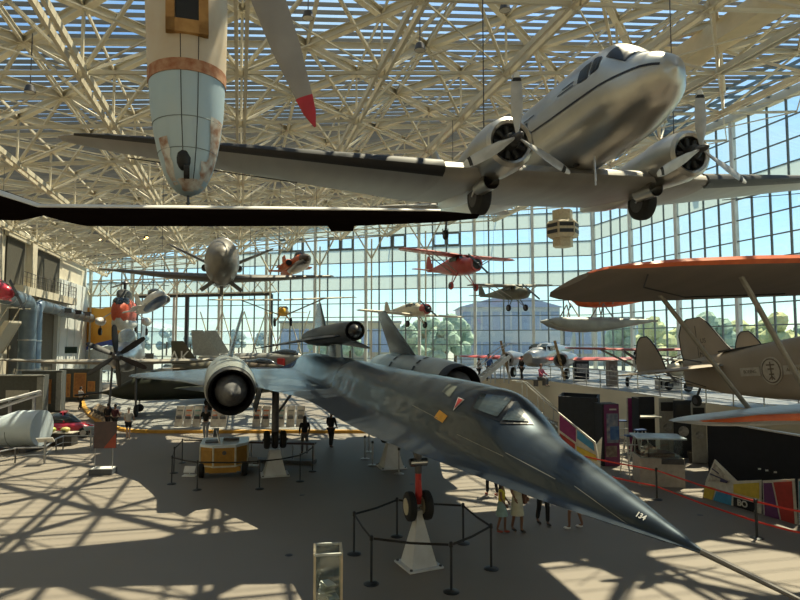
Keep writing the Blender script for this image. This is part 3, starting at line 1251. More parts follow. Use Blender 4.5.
# centre section and outer wings
boot = mat('black_rubber_boot', (.010, .010, .012), .5)
mb = MB()
wing_mb(mb, [(-4.4, 4.45, 4.2, -.98, .15), (-1.3, 4.3, 4.3, -1.02, .16), (1.3, 4.3, 4.3, -1.02, .16), (4.4, 4.45, 4.2, -.98, .15)], n=10)
mb.build('wing_centre_section', alum2, al, True)
for s in (1, -1):
    stn = [(s * 4.4, 4.45, 4.2, -.98, .15), (s * 8, 5.35, 3.15, -.55, .14), (s * 11.5, 6.22, 2.15, -.12, .12), (s * 13.6, 6.75, 1.55, .12, .11), (s * 14.5, 7.15, 1.0, .23, .1), (s * 15.0, 7.5, .45, .28, .09)]
    mb = MB()
    wing_mb(mb, stn, n=10)
    mb.build('outer_wing', alum2, al, True)
    mb = MB()
    rings = []
    for y, xl, c, z, t in [q for q in stn][:5]:
        o = naca(c, t, 12)
        o = [(a - .025, b * 1.10 + (.014 if b > 0 else -.014)) for a, b in o if a < c * .13 + .02]
        # order: from upper rear round the nose to lower rear
        up_ = sorted([q for q in o if q[1] >= 0], key=lambda q: -q[0])
        lo_ = sorted([q for q in o if q[1] < 0], key=lambda q: q[0])
        rings.append([V((xl + a, y, z + b)) for a, b in up_ + lo_])
    nmin = min(len(r) for r in rings)
    rings = [r[:nmin] for r in rings]
    mb.loft(rings[:], cap0=False, cap1=False, closed=True)
    mb.build('deicing_boot', boot, al, True)
    # aileron line
    mb = MB()
    mb.beam((8.0, s * 8.2, -.66), (7.85, s * 13.2, -.16), .02, .03)
    mb.build('aileron_gap', darkin, al)
# nacelles, engines, propellers
for s, ph in ((1, 0.02), (-1, 0.03)):
    hx, hy, hz = 3.0, s * 2.88, -.52
    mb = MB()
    mb.lathe([(.62, .50), (.42, .52), (.36, .60), (.45, .70), (.9, .76), (1.6, .74), (1.75, .72)], (hx, hy, hz), 'x', 32, cap=False)
    mb.build('engine_cowling', alum, al, True)
    mb = MB()
    NT = [(hx + 1.6, .70, hz + .70, hz - .70), (hx + 2.6, .70, hz + .60, hz - .80), (hx + 3.8, .66, hz + .35, hz - .85), (hx + 5, .5, hz + .1, hz - .75), (hx + 6.2, .2, hz - .3, hz - .55)]
    mb.loft([ringE(r[0], r[1], r[2], r[3], 28, 2, hy) for r in NT])
    mb.build('nacelle', alum, al, True)
    # engine: crankcase and fourteen cylinders
    mb = MB()
    mb.lathe([(.62, .515), (1.1, .52)], (hx, hy, hz), 'x', 28)
    mb.build('engine_baffle', darkin, al)
    mb = MB()
    mb.lathe([(.12, .10), (.2, .2), (.45, .24), (.6, .24)], (hx, hy, hz), 'x', 18)
    for k in range(9):
        t = 2 * PI * k / 9
        mb.tube([(hx + .52, hy + .2 * math.cos(t), hz + .2 * math.sin(t)), (hx + .52, hy + .46 * math.cos(t), hz + .46 * math.sin(t))], .075, 8)
    mb.build('radial_engine', mat('grimy_engine', (.03, .03, .03), .6, .3), al, True)
    mb = MB()
    mb.lathe([(-.28, .03), (-.2, .09), (-.02, .11), (.15, .12)], (hx, hy, hz), 'x', 14)
    mb.build('propeller_hub', darksteel, al, True)
    for k in range(3):
        t = PI / 2 + k * 2 * PI / 3 + ph
        R_ = Matrix.Translation((hx, hy, hz)) @ Matrix.Rotation(t - PI / 2, 4, 'X')
        rings = []
        for r, c, tw in ((.08, .09, 60), (.3, .17, 46), (.6, .29, 34), (1.0, .32, 24), (1.4, .29, 18), (1.62, .22, 15), (1.74, .10, 14)):
            tw = math.radians(tw)
            ring = []
            for a, b in naca(c, .18 if r > .3 else .5, 4):
                a -= c / 2
                ring.append(R_ @ V((a * math.sin(tw) + b * math.cos(tw), a * math.cos(tw) - b * math.sin(tw), r)))
            rings.append(ring)
        mb = MB()
        mb.loft(rings)
        bl = mb.build('propeller_blade', blade, al, True)
        mb = MB()
        rings = []
        for r, c in ((1.60, .235), (1.68, .18), (1.75, .10)):
            tw = math.radians(18)
            rings.append([R_ @ V(((a - c / 2) * math.sin(tw) + b * math.cos(tw), (a - c / 2) * math.cos(tw) - b * math.sin(tw), r)) for a, b in naca(c, .26, 4)])
        mb.loft(rings)
        mb.build('blade_tip', white, bl)
        mb = MB()
        rings = []
        for r, c in ((1.5, .275), (1.6, .24)):
            tw = math.radians(18)
            rings.append([R_ @ V(((a - c / 2) * math.sin(tw) + b * math.cos(tw), (a - c / 2) * math.cos(tw) - b * math.sin(tw), r)) for a, b in naca(c, .26, 4)])
        mb.loft(rings)
        mb.build('tip_band', black, bl)
    # exhaust, oil cooler, retracted wheel
    mb = MB()
    mb.tube([(hx + 1.45, hy - s * .15 + .3, hz - .80), (hx + 2.3, hy + .3 - s * .15, hz - .78)], .25, 16, cap=False)
    mb.tube([(hx + 1.45, hy - s * .15 + .3, hz - .80), (hx + 2.3, hy + .3 - s * .15, hz - .78)], .22, 16, cap=False)
    mb.build('exhaust_duct', alum, al, True)
    mb, hb = MB(), MB()
    wheel(mb, hb, (hx + 2.75, hy, hz - .95), .58, .42)
    t_ = mb.build('main_wheel', rubber, al, True)
    hb.build('wheel_hub', darksteel, t_, True)
    mb = MB()
    for q in (-.24, .24):
        mb.tube([(hx + 2.75, hy + q, hz - .95), (hx + 2.0, hy + q, hz - .5)], .035, 6)
    mb.build('gear_fork', steel, al)
# tail
for s in (1, -1):
    mb = MB()
    wing_mb(mb, [(s * .05, 16.4, 2.6, .82, .1), (s * 2.4, 17.2, 1.7, .86, .1), (s * 3.7, 17.8, 1.0, .88, .09), (s * 4.05, 18.3, .4, .88, .09)])
    mb.build('tailplane', alum2, al, True)
mb = MB()
wing_mb(mb, [(.9, 15.0, 4.6, 0, .06), (1.9, 16.6, 3.0, 0, .08), (3.3, 17.6, 1.9, 0, .08), (4.1, 18.3, .9, 0, .08)], vertical=True)
mb.build('tail_fin', alum, al, True)
mb, hb = MB(), MB()
wheel(mb, hb, (17.3, 0, -.55), .26, .18)
t_ = mb.build('tail_wheel', rubber, al, True)
hb.build('wheel_hub', darksteel, t_, True)
mb = MB()
mb.tube([(17.3, 0, -.4), (17.0, 0, .3)], .06, 8)
mb.tube([(17.3, -.14, -.55), (17.3, -.14, -.25), (17.3, .14, -.25), (17.3, .14, -.55)], .03, 6)
mb.build('tail_wheel_fork', darksteel, al)
# suspension cables up to the roof
for lx, ly, lz in ((4.5, 3.2, -.4), (4.5, -3.2, -.4), (16, 0, 1.3)):
    p = AM @ V((lx, ly, lz))
    q = V((p.x, p.y, zroof(p.dot(RA)) - 2.6))
    mb = MB()
    Ai = AM.inverted()
    mb.tube([Ai @ p, Ai @ q], .018, 5)
    mb.build('suspension_cable', darksteel, al)
# ---------------------------------------------------------------- three-finned biplane airliner on the right
drab = mat('taupe_fabric', (0.36, 0.305, 0.25), 0.75, scale=0.8, col2=(0.28, 0.235, 0.185), amt=.8)
drabw = mat('dark_taupe_wing_fabric', (0.18, 0.15, 0.125), 0.7, scale=0.7, col2=(0.145, 0.12, 0.10), amt=.8, stretch=(.4, 3, 1))
silverf = mat('silver_doped_fabric', (0.50, 0.50, 0.50), 0.4, 0.5, scale=2, col2=(0.42, 0.42, 0.42), stretch=(.3, 6, 1))
strutm = mat('grey_strut', (0.30, 0.28, 0.24), 0.5, 0.3)
fadedwhite = mat('faded_lettering', (0.48, 0.44, 0.38), 0.7)
BI_POS, BI_ROT = V((16.27, 9.83, 5.25)), dirrot(104.9, 5.44, -2.86)
bi = thing('biplane_airliner', 'large taupe biplane airliner with three round tail fins and orange wing edges', 'airplane', BI_POS, BI_ROT)
BT = [(0.6, .35, .35, -.45), (1.2, .75, .75, -.85), (3, .95, 1.15, -1.1), (6, 1.0, 1.2, -1.15), (9, .95, 1.18, -1.1), (12, .7, .98, -.95), (14.2, .42, .78, -.75), (16.3, .1, .62, -.45)]
mb = MB()
fuse_mb(mb, BT, 24, 4.0, 3)
bf = mb.build('fuselage', drab, bi, True, 60)
mb = MB()
for s in (1, -1):
    pass
mb.beam((6, 0, 1.22), (13.9, 0, .84), .9, .06)
mb.build('black_top_line', black, bi)


def biwing(st, und, name, edge=.16):
    mb = MB()
    wing_mb(mb, st, n=10)
    sh = .06 if name == 'upper_wing' else 0
    mb.v = [(q[0], q[1], q[2] - sh * (q[0] - 2.9)) for q in mb.v]
    w_ = mb.build(name, und, bi, True)
    mb = MB()
    rings = []
    for y, xl, c, z, t in st:
        o = naca(c, t, 12)
        o = [(a - .012, b * 1.06 + (.006 if b > 0 else -.006)) for a, b in o if a < edge]
        up_ = sorted([q for q in o if q[1] >= 0], key=lambda q: -q[0])
        lo_ = sorted([q for q in o if q[1] < 0], key=lambda q: q[0])
        rings.append([V((xl + a, y, z + b)) for a, b in up_ + lo_])
    nn = min(len(r) for r in rings)
    mb.loft([r[:nn] for r in rings], False, False, True)
    mb.v = [(q[0], q[1], q[2] - sh * (q[0] - 2.9)) for q in mb.v]
    mb.build('leading_edge_stripe', orange, bi, True)
    return w_


US, LS = 12.2, 10.0
for s in (1, -1):
    biwing([(s * .01, 2.9, 3.4, 2.1, .10), (s * 9.5, 2.9, 3.4, 2.1, .10), (s * 10.9, 3.05, 3.15, 2.12, .09), (s * 11.7, 3.3, 2.6, 2.14, .08), (s * 12.05, 3.55, 2.1, 2.15, .08), (s * 12.25, 3.85, 1.4, 2.15, .07)], drabw, 'upper_wing')
    biwing([(s * .8, 3.2, 2.7, -.75, .12), (s * 8.3, 3.2, 2.7, -.7, .12), (s * 9.3, 3.45, 2.3, -.69, .11), (s * 9.8, 3.8, 1.6, -.69, .10), (s * 10.0, 4.2, .8, -.69, .08)], silverf, 'lower_wing', .17)
    for a, b in (((3.7, s * 7.9, -.62), (3.6, s * 9.3, 2.05)), ((5.0, s * 8.1, -.65), (5.3, s * 9.7, 1.92)), ((3.7, s * 3.2, -.65), (3.7, s * 3.4, 2.0)), ((5.2, s * 3.2, -.65), (5.2, s * 3.4, 2.0))):
        mb = MB()
        mb.tube([a, b], .05, 8)
        mb.build('interplane_strut', strutm, bi, True)
    # aileron line
    mb = MB()
    mb.tube([(5.2, s * 6.5, 1.80), (5.15, s * 9.2, 1.80), (4.2, s * 10.9, 1.88), (3.4, s * 11.4, 1.97)], .014, 4)
    mb.build('seam', darkin, bi)
    # engine, stabiliser, outer fin, landing gear
    mb = MB()
    mb.lathe([(2.2, .45), (2.1, .6), (2.9, .62), (4.4, .3)], (0, s * 2.9, .3), 'x', 20)
    mb.build('engine_nacelle', alum2, bi, True)
    mb = MB()
    wing_mb(mb, [(s * .1, 13.6, 2.5, .32, .07), (s * 2.8, 14.0, 2.0, .24, .07), (s * 3.6, 14.5, 1.3, .22, .07), (s * 3.9, 14.9, .7, .21, .07)])
    mb.build('tailplane', drab, bi, True)
    mb = MB()
    fst = [(.25, 14.35, 1.75, s * 2.5, .05), (.8, 14.55, 1.55, s * 2.5, .05), (1.2, 14.8, 1.2, s * 2.5, .05), (1.5, 15.05, .8, s * 2.5, .05), (1.66, 15.25, .4, s * 2.5, .05)]
    wing_mb(mb, fst, vertical=True)
    of = mb.build('outer_fin', drab, bi, True)
    mb = MB()
    mb.tube([(q[1] + q[2], q[3], q[0]) for q in fst[1:]] + [(q[1], q[3], q[0]) for q in fst[::-1]], .03, 5)
    mb.build('black_edge', black, of)
    for a, b in (((15.0, s * .2, -.5), (14.8, s * 2.3, .15)), ((15.0, s * .3, .5), (14.9, s * 2.3, .9)), ((15.8, s * .2, -.4), (15.3, s * 3.0, .15))):
        mb = MB()
        mb.tube([a, b], .022, 5)
        mb.build('tail_brace', darksteel, bi)
    mb, hb = MB(), MB()
    wheel(mb, hb, (3.9, s * 2.9, -1.95), .55, .3)
    t_ = mb.build('main_wheel', rubber, bi, True)
    hb.build('wheel_hub', darksteel, t_, True)
    mb = MB()
    mb.tube([(3.9, s * 2.7, -1.95), (3.8, s * 2.7, -.7)], .06, 8)
    mb.build('gear_strut', strutm, bi)
mb = MB()
fst = [(.4, 13.2, 3.1, 0, .05), (1.1, 13.9, 2.5, 0, .05), (1.7, 14.4, 2.0, 0, .05), (2.1, 14.75, 1.45, 0, .05), (2.32, 15.05, .8, 0, .05)]
wing_mb(mb, fst, vertical=True)
cf = mb.build('centre_fin', drab, bi, True)
mb = MB()
mb.tube([(q[1], q[3], q[0]) for q in fst] + [(q[1] + q[2], q[3], q[0]) for q in fst[::-1]], .03, 5)
mb.build('black_edge', black, cf)
mb = MB()
mb.tube([(15.35, .06, .6), (15.35, .06, 2.0)], .012, 4)
mb.build('rudder_gap', darkin, cf)
for i, t_ in enumerate(('US', 'AIR', 'MAIL')):
    text(t_, 'fin_lettering', mat('dark_lettering', (.06, .05, .04), .7), .26, cf, frameM(V((15.0, .065, 1.35 - i * .27)), (-1, 0, 0), (0, 0, 1)), .004)
    text(('80A', 'NC', '224M')[i] if False else ('', '', '')[i] or ' ', 'fin_lettering', black, .1, cf, frameM(V((15.6, .065, 1.3)), (-1, 0, 0), (0, 0, 1))) if False else None
# round emblem and its name strips on the fuselage side
for s in (1, -1):
    def fy(x):
        return interp([(r[0], r[1]) for r in BT], x)[0] * 1.0 + .03
    ex, ez = 11.3, .02
    xd = V((-s, 0, 0))
    ang = (fy(12.3) - fy(10.3)) / 2.0
    xdir = V((-1, -ang * s, 0)) * s
    n_ = V((0, s, 0))
    mb = MB()
    mb.lathe([(-.02, .01), (-.02, .47), (.012, .47), (.012, .01)], (0, 0, 0), 'z', 28)
    M_ = frameM(V((ex, s * fy(ex), ez)), xdir, (0, 0, 1))
    mb.v = [tuple(M_ @ V(q)) for q in mb.v]
    em = mb.build('emblem_disc', fadedwhite, bi, True)
    mb = MB()
    mb.torus((0, 0, .012), .40, .022, 'z', 28, 5)
    mb.box((0, 0, .016), (.04, .62, .02))
    for zz, ww in ((.2, .36), (.06, .26), (-.12, .2)):
        mb.box((0, zz, .016), (ww, .05, .02))
    mb.tube([(-.12, -.3, .02), (0, -.18, .02), (.12, -.3, .02)], .02, 5)
    mb.v = [tuple(M_ @ V(q)) for q in mb.v]
    mb.build('emblem_drawing', mat('emblem_ink', (.16, .13, .10), .7), em)
    for dx, wd, tx in ((-.98, .95, 'BOEING'), (1.02, 1.0, 'AIR LINES')):
        c_ = M_ @ V((dx, 0, 0))
        mb = MB()
        mb.box((0, 0, 0), (wd, .30, .02))
        M2 = frameM(c_, xdir, (0, 0, 1))
        mb.v = [tuple(M2 @ V(q)) for q in mb.v]
        st_ = mb.build('name_strip', fadedwhite, bi)
        text(tx, 'name_lettering', mat('emblem_ink', (.16, .13, .10), .7), .17, st_, frameM(c_ + n_ * .016, xdir, (0, 0, 1)), .003)
mb, hb = MB(), MB()
wheel(mb, hb, (15.9, 0, -1.05), .24, .16)
t_ = mb.build('tail_wheel', rubber, bi, True)
hb.build('wheel_hub', darksteel, t_, True)
mb = MB()
mb.tube([(15.9, 0, -.95), (15.5, 0, -.4)], .05, 8)
mb.build('tail_wheel_strut', darksteel, bi)

# ---------------------------------------------------------------- long black wing close overhead
gl = thing('glider', 'sailplane with a very long thin black wing and white upper edge, hung closest', 'glider', (-6.6, 7.6, 6.95))
blk = mat('black_wing_gelcoat', (.009, .0065, .0065), .7, spec=.0)
mb = MB()
# local: x to the right along the span, y away
rings = []
for x, y0, c, z, t in ((-4.5, -.35, .9, .1, .14), (0, -.55, 1.5, .0, .16), (1.2, -.6, 1.45, -.05, .15), (1.75, -.72, 1.3, -.02, .13), (2.25, -.48, 1.12, -.17, .11), (4, -.45, 1.05, -.18, .11), (6.0, -.40, .92, -.19, .11), (7.1, -.30, .62, -.18, .10), (7.6, -.1, .22, -.17, .10)):
    rings.append([V((x, y0 + a, z + b)) for a, b in naca(c, t, 8)])
mb.loft(rings)
mb.build('wing', blk, gl, True)
mb = MB()
rr = []
for x, y0, c, z, t in ((1.2, -.62, 1.45, -.04, .15), (1.75, -.74, 1.3, -.01, .13), (2.25, -.50, 1.12, -.16, .11), (4, -.47, 1.05, -.17, .11), (6.0, -.42, .92, -.18, .11), (7.1, -.32, .62, -.17, .10)):
    o = [q for q in naca(c, t, 12) if q[1] > 0 and q[0] < .14] 
    rr.append([V((x, y0 + a, z + b + .006)) for a, b in o] + [V((x, y0 + .14, z + .02)), V((x, y0 + .01, z + .0))])
nn = min(len(r) for r in rr)
mb.loft([r[:nn - 2] + r[-2:] for r in rr], False, False, True)
mb.build('white_leading_edge', white, gl, True)
mb = MB()
fuse_mb(mb, [(-5.5, .05, .25, .0), (-3, .16, .22, -.2), (-.8, .32, .32, -.45), (.3, .34, .34, -.5), (.9, .2, .1, -.4), (1.1, .03, -.1, -.2)], 16, 2, 2)
mb.v = [(q[1], q[0], q[2]) for q in mb.v]
mb.build('fuselage', blk, gl, True)
mb = MB()
mb.prism([(5.62, .30, -.2), (5.98, .30, -.2), (5.96, .32, -.27), (5.66, .32, -.27)], (0, .18, 0))
mb.build('aileron_fairing', blk, gl)

# ---------------------------------------------------------------- weathered nose hanging straight down
wx = mat('weathered_white_metal', (.58, .56, .50), .6, .1, scale=2.2, col2=(.50, .36, .22), amt=1.4, bump=.2, detail=8)
wb_ = mat('chalky_blue_paint', (.33, .49, .62), .5, .1, scale=1.4, col2=(.46, .54, .58), amt=1.3, bump=.2, detail=8)
rust = mat('rusty_band', (.30, .11, .05), .8, scale=9, col2=(.45, .26, .16), bump=.3)
ochre = mat('ochre_wood_frame', (.45, .25, .08), .7, scale=6, col2=(.34, .17, .05))
hx_ = P(188, 196, 8.0)
hull = thing('aircraft_nose', 'weathered white fuselage with chalky blue rounded end hanging straight down from above', 'airplane part', (hx_.x, hx_.y, hx_.z), (math.radians(-3), math.radians(-1.5), math.radians(20)))
prof_b = [(0.0, .05), (.05, .15), (.14, .235), (.3, .31), (.55, .38), (.85, .435), (1.15, .475), (1.55, .50)]
prof_w = [(1.55, .505), (1.9, .52), (2.6, .545), (3.4, .55), (4.4, .55), (5.4, .54)]
mb = MB()
mb.lathe(prof_b, (0, 0, 0), 'z', 32)
nb_ = mb.build('blue_nose_cap', wb_, hull, True)
mb = MB()
mb.lathe(prof_w, (0, 0, 0), 'z', 32)
hb_ = mb.build('white_body', wx, hull, True)
mb = MB()
mb.lathe([(1.54, .512), (1.70, .52), (1.70, .50), (1.54, .50)], (0, 0, 0), 'z', 32)
mb.build('rust_band', rust, hull, True)
for z in (.55, .95):
    mb = MB()
    rr_ = interp([(a, b) for a, b in prof_b], z)[0]
    mb.torus((0, 0, z), rr_ + .003, .006, 'z', 32, 5)
    mb.build('seam', mat('seam_grey', (.2, .24, .26), .7), nb_)
for a in (-100, -75):
    mb = MB()
    mb.tube([(math.cos(math.radians(a)) * (r + .003), math.sin(math.radians(a)) * (r + .003), z) for z, r in prof_b[2:] + prof_w[1:]], .005, 4)
    mb.build('panel_line', darkin, hull)
# opening with its ochre frame near the top
mb = MB()
for x0, x1, z0, z1 in ((-.27, -.16, 2.02, 3.5), (.14, .26, 2.02, 3.5), (-.27, .26, 2.02, 2.2), (-.27, .26, 3.4, 3.55)):
    mb.box(((x0 + x1) / 2, -.53, (z0 + z1) / 2), (x1 - x0, .10, z1 - z0))
mb.build('window_surround', ochre, hull)
mb = MB()
mb.box((0, -.52, 2.8), (.3, .09, 1.2))
mb.build('dark_opening', darkin, hull)
mb = MB()
mb.ball((-.05, -.27, .42), .13, 10, 8, (.8, .9, 1.3))
mb.build('dark_hole', darkin, hull, True)
mb = MB()
mb.lathe([(-.035, .02), (-.035, .09), (.035, .09), (.035, .02)], (-.02, -.36, .22), 'x', 14)
mb.build('small_wheel', rubber, hull, True)
rnd_ = random.Random(4)


def cap_r(z):
    return interp([(p, q) for p, q in prof_b + prof_w], z)[0] + .008


for a0, a1, z0, z1 in ((-48, -14, .08, 1.0), (-150, -126, .1, .7), (-120, -60, .03, .17), (-60, -40, .05, .4)):
    mb = MB()
    nn_p, vs_ = 7, []
    for i in range(nn_p + 1):
        z = z0 + (z1 - z0) * i / nn_p
        l_, r_ = math.radians(a0 + rnd_.uniform(-5, 5)), math.radians(a1 + rnd_.uniform(-3, 3))
        for j in range(5):
            an = l_ + (r_ - l_) * j / 4
            vs_.append(V((cap_r(z) * math.cos(an), cap_r(z) * math.sin(an), z)))
    mb.add(vs_, [(i * 5 + j, i * 5 + j + 1, i * 5 + j + 6, i * 5 + j + 5) for i in range(nn_p) for j in range(4)])
    mb.build('torn_white_patch', mat('chipped_white', (.62, .62, .58), .6, scale=7, col2=(.30, .16, .10), amt=.5), hull, True)
mb = MB()
mb.tube([(0, 0, .05), (0, 0, -.14)], .02, 6)
mb.tube([(-.03, 0, -.1), (.03, 0, -.1)], .012, 5)
mb.build('hook', darksteel, hull)
mb = MB()
mb.tube([(0, 0, 5.35), (0, 0, 11.5)], .03, 6)
mb.build('hanging_cable', darksteel, hull)

# ---------------------------------------------------------------- grey blade with a red tip
b0, b1 = P(243, -70, 6.4), P(315, 127, 6.4)
d_ = (b1 - b0)
Lb = d_.length
bd = thing('rotor', 'grey rotor blades on a hub, the lowest blade pointing down with its red tip', 'rotor', b0)
zax = d_.normalized()
side = zax.cross(V((0, 1, 0))).normalized()
thk = zax.cross(side)
for kk in (0, 1, 2):
    Rk = Matrix.Rotation(kk * 2 * PI / 3, 3, thk)
    mb = MB()
    rings = []
    for u, c in ((.06, .14), (.15, .30), (.35, .37), (.6, .32), (.85, .19)):
        rings.append([Rk @ (zax * (u * Lb) + side * (a - c / 2) + thk * b) for a, b in naca(c, .14, 6)])
    mb.loft(rings)
    bb = mb.build('blade', mat('matte_grey_blade', (.30, .29, .29), .6, scale=2), bd, True)
    mb = MB()
    rings = []
    for u, c in ((.85, .195), (.93, .14), (1.0, .02)):
        rings.append([Rk @ (zax * (u * Lb) + side * (a - c / 2) + thk * b) for a, b in naca(c, .15, 6)])
    mb.loft(rings)
    mb.build('red_tip', mat('crimson_tip', (.42, .02, .04), .5), bb, True)
mb = MB()
mb.ball((0, 0, 0), .16, 14, 10)
mb.build('hub', darksteel, bd, True)
mb = MB()
mb.tube([(0, 0, .1), (0, 0, 6.5)], .025, 6)
mb.build('hanging_cable', darksteel, bd)
# ---------------------------------------------------------------- light aircraft hanging in the hall
cream = mat('cream_aircraft_paint', (.55, .50, .38), .5, scale=2)
redp = mat('deep_red_aircraft_paint', (.42, .05, .04), .4, scale=2, coat=.3)
olive = mat('olive_drab_paint', (.13, .14, .10), .6, scale=2)
silverp = mat('silver_aircraft_paint', (.42, .42, .43), .28, .85, scale=2)
whiteac = mat('white_aircraft_paint', (.62, .63, .63), .4, scale=2)
darkglass = mat('dark_canopy_glass', (.03, .04, .05), .1, .2, spec=.9)


def yaw_to(pos, off=0):
    return math.degrees(math.atan2(pos.y, pos.x)) + off


def light_plane(name, label, pos, rot, span, chord, length, fm, wm, high=True, r=.5, wheels=True, cowl=None, prop=True, strut=True, propm=None, tipm=None, group=None, cables=True, dih=.02, tail=None, cat='airplane', wing_x=.2, engines=None, gearm=None, wz=None, nose=.35, blades=2, spats=None, sweep=0.0):
    t = thing(name, label, cat, pos, rot, group)
    L_ = length
    tail = tail or fm
    mb = MB()
    fuse_mb(mb, [(0, r * nose, r * nose, -r * nose), (.06 * L_, r * .8, r * .7, -r * .85), (.15 * L_, r, r * .85, -r), (.26 * L_, r, r * 1.25, -r), (.42 * L_, r * .9, r * 1.15, -r * .9), (.7 * L_, r * .45, r * .65, -r * .35), (.97 * L_, r * .08, r * .3, r * .02)], 16, 2.6, 3)
    mb.build('fuselage', fm, t, True, 60)
    wz_ = wz if wz is not None else (r * 1.2 if high else -r * .75)
    wx = wing_x * L_
    for s in (1, -1):
        mb = MB()
        h = span / 2
        wing_mb(mb, [(s * (r * .3), wx, chord, wz_, .13), (s * h * .6, wx + sweep * .6, chord * .97, wz_ + dih * h * .6, .12), (s * h * .92, wx + .08 * chord + sweep * .92, chord * .8, wz_ + dih * h * .92, .11), (s * h, wx + .25 * chord + sweep, chord * .4, wz_ + dih * h, .10)], n=6)
        w_ = mb.build('wing', wm, t, True)
        if tipm:
            mb = MB()
            wing_mb(mb, [(s * h * .90, wx + .06 * chord, chord * .86, wz_ + dih * h * .9, .13), (s * h * 1.01, wx + .24 * chord, chord * .42, wz_ + dih * h, .12)], n=6)
            mb.build('wing_tip', tipm, w_, True)
        if strut and high:
            for dx in (.15, .6):
                mb = MB()
                mb.tube([(wx + dx * chord, s * r * .8, -r * .7), (wx + dx * chord, s * h * .55, wz_ + dih * h * .5)], .035, 6)
                mb.build('wing_strut', strutm, t)
        mb = MB()
        wing_mb(mb, [(s * .03, L_ * .86, chord * .55, r * .25, .08), (s * span * .14, L_ * .88, chord * .42, r * .25, .08), (s * span * .155, L_ * .91, chord * .2, r * .25, .08)], n=4)
        mb.build('tailplane', tail, t, True)
        if wheels:
            gx, gy, gz = wx + .1 * chord, s * r * 1.7, -r * 2.3
            mb = MB()
            mb.tube([(gx + .1, s * r * .7, -r * .8), (gx, gy, gz)], .04, 6)
            mb.tube([(gx + .6, s * r * .7, -r * .8), (gx, gy, gz)], .03, 6)
            mb.build('landing_gear_leg', gearm or fm, t)
            mb, hb = MB(), MB()
            wheel(mb, hb, (gx, gy, gz), .27, .15, 14)
            w1 = mb.build('wheel', spats or rubber, t, True)
            hb.build('wheel_hub', darksteel, w1, True)
    mb = MB()
    wing_mb(mb, [(r * .2, L_ * .84, L_ * .16, 0, .06), (r * 1.3, L_ * .89, L_ * .11, 0, .06), (r * 2.0, L_ * .93, L_ * .05, 0, .06)], n=5, vertical=True)
    mb.build('tail_fin', tail, t, True)
    mb = MB()
    mb.add([(.18 * L_, s_ * r * .9, z) for s_, z in ((1, r * .5), (-1, r * .5), (-1, r * .95), (1, r * .95))] + [(.25 * L_, s_ * r * .75, r * 1.22) for s_ in (1, -1)], [(0, 1, 2, 3), (3, 2, 5, 4)])
    mb.box((.3 * L_, 0, r * .75), (.13 * L_, r * 2.02, r * .45))
    mb.build('cabin_window', darkglass, t)
    if cowl:
        mb = MB()
        mb.lathe([(.05, r * .35), (-.12, r * .6), (-.1, r * .78), (.1, r * .86), (.5, r * .85)], (0, 0, 0), 'x', 18)
        mb.build('engine_cowling', cowl, t, True)
        mb = MB()
        mb.lathe([(-.14, .02), (-.14, r * .55), (-.06, r * .55)], (0, 0, 0), 'x', 14)
        mb.build('engine_front', darkin, t)
    if prop:
        mb = MB()
        mb.ball((-.22, 0, 0), .1, 8, 6)
        for k in range(blades):
            a = .6 + k * 2 * PI / blades
            c_, s__ = math.cos(a), math.sin(a)
            mb.beam((-.24, 0, 0), (-.24, c_ * 1.0, s__ * 1.0), .14, .03, (1, .5, .2))
        mb.build('propeller', propm or darksteel, t)
    if cables:
        M_ = Matrix.Translation(V(pos)) @ Euler(rot).to_matrix().to_4x4()
        Mi_ = M_.inverted()
        for ly in (span * .22, -span * .22):
            p = M_ @ V((wx + chord * .4, ly, wz_ + chord * .08))
            mb = MB()
            mb.tube([Mi_ @ p, Mi_ @ V((p.x, p.y, zroof(p.dot(RA)) - 1.5))], .012, 4)
            mb.build('suspension_cable', darksteel, t)
    return t


# red high-wing cabin monoplane
p = P(476, 264, 40)
light_plane('cabin_monoplane', 'dark red high-wing cabin monoplane with black round engine hanging before the far windows', p, dirrot(120, 0, 1), 9.6, 1.5, 6.2, redp, redp, r=.62, cowl=redp, spats=redp, nose=.8)
p = P(529, 292, 46)
light_plane('cabin_monoplane', 'olive drab high-wing observation plane hanging right of the red monoplane', p, dirrot(118, 0, -2), 8.2, 1.7, 6.6, olive, mat('pale_olive_wing', (.22, .21, .17), .6), r=.5, tail=olive, wheels=True)
p = P(427, 309, 47)
light_plane('low_wing_racer', 'cream low-wing sport plane with bright red round cowling near the pale far column', p, dirrot(123, 1, 2), 10.2, 1.5, 6.4, cream, cream, high=False, r=.5, cowl=redp, strut=False, nose=.8)
p = P(282, 311, 38)
light_plane('ultralight_plane', 'tiny yellow open-framed plane with very long thin cream wing above the drone', p, dirrot(97, 0, -1.5), 9.6, .85, 4.6, yellow, cream, r=.30, wheels=True, wing_x=.1, wz=.75, cables=True, gearm=yellow, prop=False)

